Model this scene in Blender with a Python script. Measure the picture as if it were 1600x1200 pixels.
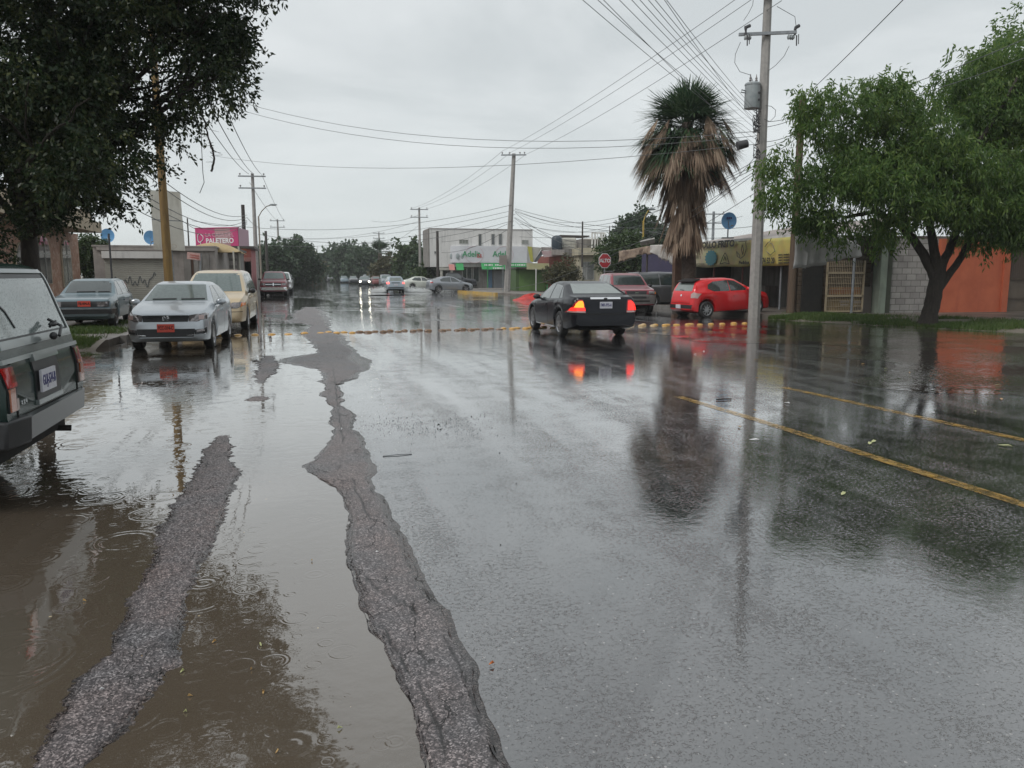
import bpy, bmesh, math, random
import numpy as np
from mathutils import Vector, Matrix, Euler
from mathutils.bvhtree import BVHTree

for o in list(bpy.data.objects): bpy.data.objects.remove(o)
SC = bpy.context.scene
COL = SC.collection
R = math.radians
# ------------------------------------------------------------------ camera
PIT, YAW, FOC = R(8.06), R(14.7), 1200.0
CAMZ = 1.6
cam_d = bpy.data.cameras.new('camera'); cam = bpy.data.objects.new('camera', cam_d); COL.objects.link(cam)
cam.location = (0, 0, CAMZ); cam.rotation_euler = (R(90)-PIT, 0, -YAW)
cam_d.sensor_width = 36; cam_d.lens = 27.0; cam_d.clip_start = .05; cam_d.clip_end = 3000
SC.camera = cam
# ------------------------------------------------------------------ world (overcast)
SUN_EL, SUN_AZ = R(50), R(-115)
w = bpy.data.worlds.new('World'); SC.world = w; w.use_nodes = True
nt = w.node_tree; nt.nodes.clear()
def N(nt, t, **k):
    n = nt.nodes.new(t)
    for a, b in k.items(): setattr(n, a, b)
    return n
def _world():
    L = nt.links.new
    out = N(nt, 'ShaderNodeOutputWorld'); bg = N(nt, 'ShaderNodeBackground'); bg.inputs[1].default_value = .1
    sky = N(nt, 'ShaderNodeTexSky', sky_type='NISHITA', sun_disc=False, sun_elevation=SUN_EL, sun_rotation=SUN_AZ)
    tc = N(nt, 'ShaderNodeTexCoord')
    # flatten the direction on a cloud plane so clouds shrink towards the horizon
    sep = N(nt, 'ShaderNodeSeparateXYZ'); L(tc.outputs['Generated'], sep.inputs[0])
    mx = N(nt, 'ShaderNodeMath', operation='MAXIMUM'); L(sep.outputs[2], mx.inputs[0]); mx.inputs[1].default_value = 0.0
    ad = N(nt, 'ShaderNodeMath', operation='ADD'); L(mx.outputs[0], ad.inputs[0]); ad.inputs[1].default_value = .16
    dx = N(nt, 'ShaderNodeMath', operation='DIVIDE'); L(sep.outputs[0], dx.inputs[0]); L(ad.outputs[0], dx.inputs[1])
    dy = N(nt, 'ShaderNodeMath', operation='DIVIDE'); L(sep.outputs[1], dy.inputs[0]); L(ad.outputs[0], dy.inputs[1])
    cb = N(nt, 'ShaderNodeCombineXYZ'); L(dx.outputs[0], cb.inputs[0]); L(dy.outputs[0], cb.inputs[1])
    n1 = N(nt, 'ShaderNodeTexNoise'); n1.inputs['Scale'].default_value = .9; n1.inputs['Detail'].default_value = 6; n1.inputs['Roughness'].default_value = .55; n1.inputs['Distortion'].default_value = .4
    L(cb.outputs[0], n1.inputs['Vector'])
    r = N(nt, 'ShaderNodeValToRGB'); L(n1.outputs[0], r.inputs[0])
    e = r.color_ramp.elements; e[0].position = .40; e[0].color = (.555, .592, .605, 1); e[1].position = .62; e[1].color = (.735, .765, .775, 1)
    # even pale grey towards the horizon
    hz = N(nt, 'ShaderNodeMapRange'); L(sep.outputs[2], hz.inputs[0]); hz.inputs[1].default_value = 0.0; hz.inputs[2].default_value = .26
    m1 = N(nt, 'ShaderNodeMix', data_type='RGBA'); L(hz.outputs[0], m1.inputs[0]); m1.inputs[6].default_value = (.615, .660, .665, 1); L(r.outputs[0], m1.inputs[7])
    sc = N(nt, 'ShaderNodeVectorMath', operation='SCALE'); L(m1.outputs[2], sc.inputs[0]); sc.inputs['Scale'].default_value = 9.1
    m2 = N(nt, 'ShaderNodeMix', data_type='RGBA'); m2.inputs[0].default_value = .96; L(sky.outputs[0], m2.inputs[6]); L(sc.outputs[0], m2.inputs[7])
    L(m2.outputs[2], bg.inputs[0]); L(bg.outputs[0], out.inputs[0])
_world()
sd = bpy.data.lights.new('sun', 'SUN'); sd.energy = 1.5; sd.angle = R(25); sd.color = (1, .97, .93)
so = bpy.data.objects.new('sun', sd); COL.objects.link(so)
so.rotation_euler = (R(90)-SUN_EL, 0, math.pi-SUN_AZ)
SC.view_settings.view_transform = 'Standard'; SC.view_settings.look = 'None'
SC.view_settings.exposure = 0.33; SC.view_settings.gamma = 1
SC.render.engine = 'CYCLES'
SC.cycles.use_denoising = True
SC.cycles.max_bounces = 6; SC.cycles.transparent_max_bounces = 8; SC.cycles.volume_bounces = 1
SC.cycles.caustics_reflective = False; SC.cycles.caustics_refractive = False
SC.cycles.sample_clamp_indirect = 4

# ------------------------------------------------------------------ pixel <-> place (photo pixels, 1600 x 1200)
def ray(px, py):
    x = (px-800)/FOC; y = (600-py)/FOC
    a, b = math.cos(PIT)+y*math.sin(PIT), -math.sin(PIT)+y*math.cos(PIT)
    c, s = math.cos(YAW), math.sin(YAW)
    return Vector((x*c+a*s, -x*s+a*c, b)), a
def G(px, py, z=0.0):
    d, _ = ray(px, py); t = (z-CAMZ)/d.z
    return Vector((d.x*t, d.y*t, z))
def D(px, py, dist):
    d, a = ray(px, py); return d*(dist/a)+Vector((0, 0, CAMZ))
# ------------------------------------------------------------------ tagging
def tag(o, label, cat, group=None, kind=None):
    o['label'] = label; o['category'] = cat
    if group: o['group'] = group
    if kind: o['kind'] = kind
    return o
def empty(name, loc, rz=0, label=None, cat=None, group=None):
    o = bpy.data.objects.new(name, None); COL.objects.link(o); o.location = loc; o.rotation_euler = (0, 0, rz)
    o.empty_display_size = .2
    if label: tag(o, label, cat, group)
    return o
def link(name, me, mat=None, parent=None):
    if mat and not me.materials: me.materials.append(mat)
    o = bpy.data.objects.new(name, me); COL.objects.link(o)
    if parent is not None: o.parent = parent
    return o
def copy_tree(o, parent=None):
    c = o.copy(); COL.objects.link(c); c.parent = parent
    for ch in list(o.children): copy_tree(ch, c)
    return c
# ------------------------------------------------------------------ mesh builder
class MB:
    def __init__(s): s.v = []; s.f = []
    def add(s, vs, fs):
        b = len(s.v); s.v += [tuple(v) for v in vs]; s.f += [tuple(i+b for i in f) for f in fs]; return s
    def box(s, x0, x1, y0, y1, z0, z1):
        return s.add([(x0,y0,z0),(x1,y0,z0),(x1,y1,z0),(x0,y1,z0),(x0,y0,z1),(x1,y0,z1),(x1,y1,z1),(x0,y1,z1)],
                     [(0,3,2,1),(4,5,6,7),(0,1,5,4),(1,2,6,5),(2,3,7,6),(3,0,4,7)])
    def hexa(s, p):   # 8 points, bottom 4 then top 4
        return s.add(p, [(0,3,2,1),(4,5,6,7),(0,1,5,4),(1,2,6,5),(2,3,7,6),(3,0,4,7)])
    def tube(s, pts, rad, n=8, cap=True):
        pts = [Vector(p) for p in pts]
        if not hasattr(rad, '__len__'): rad = [rad]*len(pts)
        b = len(s.v); up = None
        for i, p in enumerate(pts):
            t = (pts[min(i+1, len(pts)-1)]-pts[max(i-1, 0)])
            t = t.normalized() if t.length > 1e-9 else Vector((0,0,1))
            if up is None: up = Vector((0,0,1)) if abs(t.z) < .9 else Vector((1,0,0))
            a = t.cross(up).normalized(); c = a.cross(t).normalized(); up = c
            for k in range(n):
                q = 2*math.pi*k/n; s.v.append(tuple(p+(a*math.cos(q)+c*math.sin(q))*rad[i]))
        for i in range(len(pts)-1):
            for k in range(n):
                k2 = (k+1) % n; s.f.append((b+i*n+k, b+i*n+k2, b+(i+1)*n+k2, b+(i+1)*n+k))
        if cap:
            s.f.append(tuple(b+k for k in range(n))[::-1]); e = b+(len(pts)-1)*n; s.f.append(tuple(e+k for k in range(n)))
        return s
    def cyl(s, p0, p1, r0, r1=None, n=12): return s.tube([p0, p1], [r0, r0 if r1 is None else r1], n)
    def lathe(s, prof, n=24, axis='z', c=(0,0,0)):   # prof: (r, h)
        b = len(s.v); m = len(prof)
        for k in range(n):
            q = 2*math.pi*k/n; cs, sn = math.cos(q), math.sin(q)
            for r, h in prof:
                p = {'z': (r*cs, r*sn, h), 'y': (r*cs, h, r*sn), 'x': (h, r*cs, r*sn)}[axis]
                s.v.append((p[0]+c[0], p[1]+c[1], p[2]+c[2]))
        for k in range(n):
            k2 = (k+1) % n
            for j in range(m-1): s.f.append((b+k*m+j, b+k2*m+j, b+k2*m+j+1, b+k*m+j+1))
        return s
    def ell(s, c, rx, ry, rz, n=12, m=8):
        b = len(s.v)
        for j in range(m+1):
            t = math.pi*j/m
            for k in range(n):
                q = 2*math.pi*k/n
                s.v.append((c[0]+rx*math.sin(t)*math.cos(q), c[1]+ry*math.sin(t)*math.sin(q), c[2]+rz*math.cos(t)))
        for j in range(m):
            for k in range(n):
                k2 = (k+1) % n; s.f.append((b+j*n+k, b+(j+1)*n+k, b+(j+1)*n+k2, b+j*n+k2))
        return s
    def prism(s, poly, y0, y1):   # poly in (x,z), extruded along y
        n = len(poly); b = len(s.v)
        for y in (y0, y1):
            for x, z in poly: s.v.append((x, y, z))
        s.f.append(tuple(b+i for i in range(n))); s.f.append(tuple(b+n+i for i in range(n))[::-1])
        for i in range(n): j = (i+1) % n; s.f.append((b+i, b+n+i, b+n+j, b+j))
        return s
    def build(s, name, mat, parent=None, smooth=None, fix=True):
        me = bpy.data.meshes.new(name); me.from_pydata(s.v, [], s.f)
        if fix:
            bm = bmesh.new(); bm.from_mesh(me); bmesh.ops.recalc_face_normals(bm, faces=bm.faces); bm.to_mesh(me); bm.free()
        if smooth:
            me.polygons.foreach_set('use_smooth', [True]*len(me.polygons)); me.set_sharp_from_angle(angle=R(smooth))
        me.update()
        return link(name, me, mat, parent)
def quads_mesh(name, V, mat, parent=None):   # V: (n,4,3) array of quads
    n = len(V); me = bpy.data.meshes.new(name)
    me.vertices.add(n*4); me.vertices.foreach_set('co', np.ascontiguousarray(V, dtype=np.float32).ravel())
    me.loops.add(n*4); me.loops.foreach_set('vertex_index', np.arange(n*4, dtype=np.int32))
    me.polygons.add(n); me.polygons.foreach_set('loop_start', np.arange(0, n*4, 4, dtype=np.int32))
    me.polygons.foreach_set('loop_total', np.full(n, 4, dtype=np.int32))
    me.update(calc_edges=True); me.validate()
    return link(name, me, mat, parent)
# ------------------------------------------------------------------ materials
def new_mat(name):
    m = bpy.data.materials.new(name); m.use_nodes = True
    nt = m.node_tree; b = nt.nodes['Principled BSDF']; return m, nt, b
def pm(name, col, rough=.6, metal=0, spec=.5, col2=None, scale=4.0, detail=5, bump=0.0, bscale=None, coat=0, emit=None, es=0, stain=None, stretch=None, rr=0):
    m, nt, b = new_mat(name); L = nt.links.new
    b.inputs['Base Color'].default_value = (*col, 1); b.inputs['Roughness'].default_value = rough
    b.inputs['Metallic'].default_value = metal; b.inputs['Specular IOR Level'].default_value = spec
    b.inputs['Coat Weight'].default_value = coat; b.inputs['Coat Roughness'].default_value = .04
    if emit: b.inputs['Emission Color'].default_value = (*emit, 1); b.inputs['Emission Strength'].default_value = es
    tc = N(nt, 'ShaderNodeTexCoord'); vec = tc.outputs['Object']
    if stretch:
        mp = N(nt, 'ShaderNodeMapping'); mp.inputs['Scale'].default_value = stretch; L(vec, mp.inputs[0]); vec = mp.outputs[0]
    if col2:
        n = N(nt, 'ShaderNodeTexNoise'); n.inputs['Scale'].default_value = scale; n.inputs['Detail'].default_value = detail; n.inputs['Roughness'].default_value = .65
        L(vec, n.inputs['Vector'])
        mr = N(nt, 'ShaderNodeMapRange'); L(n.outputs[0], mr.inputs[0]); mr.inputs[1].default_value = .35; mr.inputs[2].default_value = .65
        mix = N(nt, 'ShaderNodeMix', data_type='RGBA'); L(mr.outputs[0], mix.inputs[0]); mix.inputs[6].default_value = (*col, 1); mix.inputs[7].default_value = (*col2, 1)
        last = mix.outputs[2]
        if stain:
            mp = N(nt, 'ShaderNodeMapping'); mp.inputs['Scale'].default_value = (3, 3, .35); L(tc.outputs['Object'], mp.inputs[0])
            n3 = N(nt, 'ShaderNodeTexNoise'); n3.inputs['Scale'].default_value = 1.3; n3.inputs['Detail'].default_value = 6; L(mp.outputs[0], n3.inputs['Vector'])
            r3 = N(nt, 'ShaderNodeMapRange'); L(n3.outputs[0], r3.inputs[0]); r3.inputs[1].default_value = .52; r3.inputs[2].default_value = .75; r3.inputs[4].default_value = .75
            x3 = N(nt, 'ShaderNodeMix', data_type='RGBA'); L(r3.outputs[0], x3.inputs[0]); L(last, x3.inputs[6]); x3.inputs[7].default_value = (*stain, 1); last = x3.outputs[2]
        L(last, b.inputs['Base Color'])
        if rr:
            r4 = N(nt, 'ShaderNodeMapRange'); L(n.outputs[0], r4.inputs[0]); r4.inputs[1].default_value = .3; r4.inputs[2].default_value = .7; r4.inputs[3].default_value = rough; r4.inputs[4].default_value = rough+rr
            L(r4.outputs[0], b.inputs['Roughness'])
    if bump:
        n2 = N(nt, 'ShaderNodeTexNoise'); n2.inputs['Scale'].default_value = bscale or scale*3; n2.inputs['Detail'].default_value = 6
        L(vec, n2.inputs['Vector'])
        bp = N(nt, 'ShaderNodeBump'); bp.inputs['Strength'].default_value = bump; bp.inputs['Distance'].default_value = .02
        L(n2.outputs[0], bp.inputs['Height']); L(bp.outputs[0], b.inputs['Normal'])
    return m
def paint(name, col, metal=.3, rough=.28):
    d = tuple(c*.82 for c in col)
    m, nt, b = new_mat(name); L = nt.links.new
    tc = N(nt, 'ShaderNodeTexCoord')
    n = N(nt, 'ShaderNodeTexNoise'); n.inputs['Scale'].default_value = 2.5; n.inputs['Detail'].default_value = 6; L(tc.outputs['Object'], n.inputs['Vector'])
    mix = N(nt, 'ShaderNodeMix', data_type='RGBA'); L(n.outputs[0], mix.inputs[0]); mix.inputs[6].default_value = (*col, 1); mix.inputs[7].default_value = (*d, 1)
    L(mix.outputs[2], b.inputs['Base Color']); b.inputs['Metallic'].default_value = metal; b.inputs['Roughness'].default_value = rough
    b.inputs['Coat Weight'].default_value = .65; b.inputs['Coat Roughness'].default_value = .04
    # rain beads
    v = N(nt, 'ShaderNodeTexVoronoi'); v.inputs['Scale'].default_value = 60; L(tc.outputs['Object'], v.inputs['Vector'])
    mr = N(nt, 'ShaderNodeMapRange'); L(v.outputs['Distance'], mr.inputs[0]); mr.inputs[1].default_value = 0; mr.inputs[2].default_value = .35; mr.inputs[3].default_value = 1; mr.inputs[4].default_value = 0
    bp = N(nt, 'ShaderNodeBump'); bp.inputs['Strength'].default_value = .10; bp.inputs['Distance'].default_value = .003
    L(mr.outputs[0], bp.inputs['Height']); L(bp.outputs[0], b.inputs['Coat Normal'])
    return m
def glassy(name, col, rough=.06, beads=.25, drip=False):
    m, nt, b = new_mat(name); L = nt.links.new
    b.inputs['Base Color'].default_value = (*col, 1); b.inputs['Roughness'].default_value = rough
    b.inputs['Specular IOR Level'].default_value = .9; b.inputs['Coat Weight'].default_value = .6
    tc = N(nt, 'ShaderNodeTexCoord'); mp = N(nt, 'ShaderNodeMapping'); L(tc.outputs['Object'], mp.inputs[0])
    mp.inputs['Scale'].default_value = (1, 1, .25) if drip else (1, 1, 1)
    n = N(nt, 'ShaderNodeTexNoise'); n.inputs['Scale'].default_value = 14 if drip else 2.2; n.inputs['Detail'].default_value = 4; L(mp.outputs[0], n.inputs['Vector'])
    mix = N(nt, 'ShaderNodeMix', data_type='RGBA'); L(n.outputs[0], mix.inputs[0]); mix.inputs[6].default_value = (*[c*.6 for c in col], 1); mix.inputs[7].default_value = (*[min(1, c*1.45) for c in col], 1)
    L(mix.outputs[2], b.inputs['Base Color'])
    v = N(nt, 'ShaderNodeTexVoronoi'); v.inputs['Scale'].default_value = 75; L(mp.outputs[0], v.inputs['Vector'])
    mr = N(nt, 'ShaderNodeMapRange'); L(v.outputs['Distance'], mr.inputs[0]); mr.inputs[2].default_value = .4; mr.inputs[3].default_value = 1; mr.inputs[4].default_value = 0
    bp = N(nt, 'ShaderNodeBump'); bp.inputs['Strength'].default_value = beads; bp.inputs['Distance'].default_value = .004
    L(mr.outputs[0], bp.inputs['Height']); L(bp.outputs[0], b.inputs['Normal'])
    return m
def leafmat(name, c1, c2, c3, tr=.3, rough=.4):
    m, nt, b = new_mat(name); L = nt.links.new
    g = N(nt, 'ShaderNodeNewGeometry'); r = N(nt, 'ShaderNodeValToRGB')
    tc = N(nt, 'ShaderNodeTexCoord'); n = N(nt, 'ShaderNodeTexNoise'); n.inputs['Scale'].default_value = .7; n.inputs['Detail'].default_value = 3; L(tc.outputs['Object'], n.inputs['Vector'])
    a = N(nt, 'ShaderNodeMath', operation='MULTIPLY_ADD'); L(g.outputs['Random Per Island'], a.inputs[0]); a.inputs[1].default_value = .5; 
    s = N(nt, 'ShaderNodeMath', operation='MULTIPLY'); L(n.outputs[0], s.inputs[0]); s.inputs[1].default_value = .55; L(s.outputs[0], a.inputs[2])
    L(a.outputs[0], r.inputs[0]); e = r.color_ramp.elements
    e[0].position = .1; e[0].color = (*c1, 1); e[1].position = .85; e[1].color = (*c3, 1); q = e.new(.5); q.color = (*c2, 1)
    L(r.outputs[0], b.inputs['Base Color']); b.inputs['Roughness'].default_value = rough; b.inputs['Specular IOR Level'].default_value = .35
    t = N(nt, 'ShaderNodeBsdfTranslucent'); L(r.outputs[0], t.inputs[0])
    mx = N(nt, 'ShaderNodeMixShader'); mx.inputs[0].default_value = tr; L(b.outputs[0], mx.inputs[1]); L(t.outputs[0], mx.inputs[2])
    L(mx.outputs[0], nt.nodes['Material Output'].inputs[0])
    return m
M = {}
M['tyre'] = pm('tyre_rubber', (.018,.018,.02), .55, col2=(.03,.03,.03), scale=20)
M['black'] = pm('black_plastic', (.015,.016,.018), .4, col2=(.025,.025,.027), scale=8)
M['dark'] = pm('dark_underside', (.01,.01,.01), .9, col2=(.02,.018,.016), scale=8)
M['chrome'] = pm('chrome', (.75,.76,.78), .12, 1)
M['alloy'] = pm('alloy_rim', (.5,.5,.52), .28, .9, col2=(.35,.35,.36), scale=12)
M['alloy_dark'] = pm('dark_alloy_rim', (.22,.22,.23), .3, .9, col2=(.12,.12,.13), scale=12)
M['glass'] = glassy('car_glass', (.035,.045,.045))
M['wind'] = glassy('windscreen_glass', (.085,.115,.11), drip=True)  # lightened base colour stands in for mirrored sky and the cabin behind
M['wetglass'] = glassy('sky_pale_beaded_glass', (.17,.205,.20), .12, .6)  # beads are bump; the pale base colour stands in for reflected sky
M['rearglass'] = glassy('rear_glass', (.15,.175,.165), .08, .2)
M['lens'] = pm('headlight_lens', (.30,.27,.27), .08, .5, col2=(.10,.095,.10), scale=14, coat=1)
M['amber'] = pm('amber_lens', (.75,.2,.02), .15, coat=1)
M['red_lens'] = pm('red_lens', (.35,.006,.008), .15, coat=1)
M['clear'] = pm('clear_lens', (.42,.30,.28), .15, coat=1)
M['brake'] = pm('lit_brake_lamp', (.6,.02,.02), .2, emit=(1,.03,.02), es=1.1)
M['brake_amber'] = pm('lit_turn_lamp', (.8,.3,.02), .2, emit=(1,.24,.02), es=1.4)
M['brake_far'] = pm('lit_far_brake_lamp', (.6,.05,.05), .2, emit=(1,.12,.1), es=2.0)
M['hl'] = pm('lit_headlight', (1,1,1), .2, emit=(1,.93,.75), es=9)
M['plate_w'] = pm('white_number_plate', (.62,.62,.66), .4, col2=(.5,.5,.56), scale=30)
M['plate_r'] = pm('red_number_plate', (.70,.09,.055), .4, col2=(.6,.07,.05), scale=30)
M['ink_b'] = pm('blue_ink', (.05,.05,.16), .5)
M['ink_r'] = pm('dark_red_ink', (.03,.006,.006), .5)
M['concrete_pole'] = pm('concrete_pole', (.36,.34,.32), .75, col2=(.27,.26,.25), scale=5, bump=.3, stain=(.17,.16,.15))
M['wood_pole'] = pm('wooden_pole', (.13,.09,.06), .8, col2=(.08,.055,.04), scale=6, bump=.5, stretch=(6,6,.5))
M['dark_pole'] = pm('creosote_pole', (.035,.03,.028), .8, col2=(.06,.05,.045), scale=6, bump=.4, stretch=(6,6,.5))
M['yellow_pole'] = pm('yellow_painted_wood', (.25,.16,.05), .65, col2=(.16,.095,.035), scale=3, bump=.5, stain=(.07,.04,.022), stretch=(5,5,.6))
M['steel'] = pm('galvanised_steel', (.30,.32,.34), .5, .5, col2=(.2,.21,.22), scale=6)
M['ceramic'] = pm('insulator', (.22,.2,.2), .3, col2=(.12,.11,.11), scale=10)
M['cable'] = pm('cable_black', (.05,.05,.055), .6)
M['cable_g'] = pm('cable_grey', (.16,.17,.18), .5, .3)
M['tank'] = pm('transformer_paint', (.34,.37,.38), .5, col2=(.26,.29,.30), scale=5, stain=(.2,.17,.15))
M['blue_dish'] = pm('blue_dish_paint', (.17,.42,.74), .45, col2=(.14,.36,.66), scale=5)
M['white_txt'] = pm('white_lettering', (.75,.75,.75), .5)
M['bark'] = pm('tree_bark', (.045,.036,.03), .9, col2=(.022,.018,.015), scale=9, bump=.9, bscale=25, stretch=(2,2,.6))
# ------------------------------------------------------------------ lettering
def text(name, s, size, mat, parent, loc, rot, sx=1.0, ext=.004, bold=0.0, label=None):
    cu = bpy.data.curves.new(name, 'FONT'); cu.body = s; cu.size = size; cu.extrude = ext; cu.offset = bold; cu.resolution_u = 3
    cu.align_x = 'CENTER'; cu.align_y = 'CENTER'
    t = bpy.data.objects.new('tmp', cu); COL.objects.link(t)
    dg = bpy.context.evaluated_depsgraph_get(); me = bpy.data.meshes.new_from_object(t.evaluated_get(dg))
    bpy.data.objects.remove(t); me.name = name; me.materials.clear()
    o = link(name, me, mat, parent); o.location = loc; o.rotation_euler = rot; o.scale = (sx, 1, 1)
    if label: o['label'] = label
    return o
# ================================================================== GROUND
def road_mat():
    m, nt, b = new_mat('wet_asphalt'); L = nt.links.new
    tc = N(nt, 'ShaderNodeTexCoord'); v = tc.outputs['Object']
    def noise(sc, det=4, rg=.6, vec=v, dist=0):
        n = N(nt, 'ShaderNodeTexNoise'); n.inputs['Scale'].default_value = sc; n.inputs['Detail'].default_value = det; n.inputs['Roughness'].default_value = rg; n.inputs['Distortion'].default_value = dist; L(vec, n.inputs['Vector']); return n.outputs[0]
    def rng(x, a, c, d, e):
        r = N(nt, 'ShaderNodeMapRange'); L(x, r.inputs[0]); r.inputs[1].default_value = a; r.inputs[2].default_value = c; r.inputs[3].default_value = d; r.inputs[4].default_value = e; return r.outputs[0]
    mp = N(nt, 'ShaderNodeMapping'); mp.inputs['Scale'].default_value = (1.6, .16, 1); L(v, mp.inputs[0])   # wheel tracks run along the road
    big = noise(.35, 5, .6); fine = noise(70, 4, .75); mid = noise(3.2, 6, .65); track = noise(1.0, 5, .6, mp.outputs[0], .3)
    mix = N(nt, 'ShaderNodeMix', data_type='RGBA'); L(rng(fine, .35, .65, 0, 1), mix.inputs[0]); mix.inputs[6].default_value = (.012,.012,.014,1); mix.inputs[7].default_value = (.070,.067,.071,1)
    # pale chips of aggregate
    vo = N(nt, 'ShaderNodeTexVoronoi'); vo.inputs['Scale'].default_value = 50; L(v, vo.inputs['Vector'])
    sp = N(nt, 'ShaderNodeSeparateColor'); L(vo.outputs['Color'], sp.inputs[0])
    c1 = N(nt, 'ShaderNodeMath', operation='GREATER_THAN'); L(sp.outputs[0], c1.inputs[0]); c1.inputs[1].default_value = .80
    c2 = N(nt, 'ShaderNodeMath', operation='LESS_THAN'); L(vo.outputs['Distance'], c2.inputs[0]); c2.inputs[1].default_value = .26
    c3 = N(nt, 'ShaderNodeMath', operation='MULTIPLY'); L(c1.outputs[0], c3.inputs[0]); L(c2.outputs[0], c3.inputs[1])
    c4 = N(nt, 'ShaderNodeMath', operation='MULTIPLY'); L(c3.outputs[0], c4.inputs[0]); L(sp.outputs[1], c4.inputs[1])
    mx2 = N(nt, 'ShaderNodeMix', data_type='RGBA'); L(c4.outputs[0], mx2.inputs[0]); L(mix.outputs[2], mx2.inputs[6]); mx2.inputs[7].default_value = (.32,.31,.30,1)
    # broad dirt tone
    mx3 = N(nt, 'ShaderNodeMix', data_type='RGBA', blend_type='MULTIPLY'); mx3.inputs[0].default_value = 1; L(mx2.outputs[2], mx3.inputs[6])
    tone = N(nt, 'ShaderNodeMix', data_type='RGBA'); L(rng(big, .35, .65, 0, 1), tone.inputs[0]); tone.inputs[6].default_value = (.45,.44,.46,1); tone.inputs[7].default_value = (.85,.82,.8,1)
    L(tone.outputs[2], mx3.inputs[7]); L(mx3.outputs[2], b.inputs['Base Color'])
    # water film: a mirror where it stands, with stones of the aggregate poking through where it has drained
    a = N(nt, 'ShaderNodeMath', operation='MULTIPLY_ADD'); L(mid, a.inputs[0]); a.inputs[1].default_value = .4
    s = N(nt, 'ShaderNodeMath', operation='MULTIPLY'); L(track, s.inputs[0]); s.inputs[1].default_value = .6; L(s.outputs[0], a.inputs[2])
    film = rng(a.outputs[0], .38, .62, -.07, .05)
    g = N(nt, 'ShaderNodeMath', operation='ADD'); nn_ = N(nt, 'ShaderNodeMix', data_type='FLOAT'); nn_.inputs[0].default_value = .55; L(noise(42, 3, .6), nn_.inputs[2]); L(noise(120, 3, .6), nn_.inputs[3]); L(nn_.outputs[0], g.inputs[0]); L(film, g.inputs[1])
    stone = rng(g.outputs[0], .535, .625, 0, 1)
    mx4 = N(nt, 'ShaderNodeMix', data_type='RGBA'); L(stone, mx4.inputs[0]); L(mx3.outputs[2], mx4.inputs[6]); mx4.inputs[7].default_value = (.075,.072,.075,1); L(mx4.outputs[2], b.inputs['Base Color'])
    L(rng(stone, 0, 1, .06, .35), b.inputs['Roughness']); L(rng(stone, 0, 1, .022, .16), b.inputs['Coat Roughness'])
    b.inputs['IOR'].default_value = 2.0; b.inputs['Specular IOR Level'].default_value = .5
    b.inputs['Coat Weight'].default_value = 1; b.inputs['Coat IOR'].default_value = 1.9
    bp = N(nt, 'ShaderNodeBump'); bp.inputs['Distance'].default_value = .0032; L(stone, bp.inputs['Height']); bp.inputs['Strength'].default_value = .55
    wv = N(nt, 'ShaderNodeBump'); wv.inputs['Distance'].default_value = .02; wv.inputs['Strength'].default_value = .05; L(noise(11, 4, .6), wv.inputs['Height']); L(bp.outputs[0], wv.inputs['Normal'])
    L(wv.outputs[0], b.inputs['Normal']); L(wv.outputs[0], b.inputs['Coat Normal'])
    return m
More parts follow.
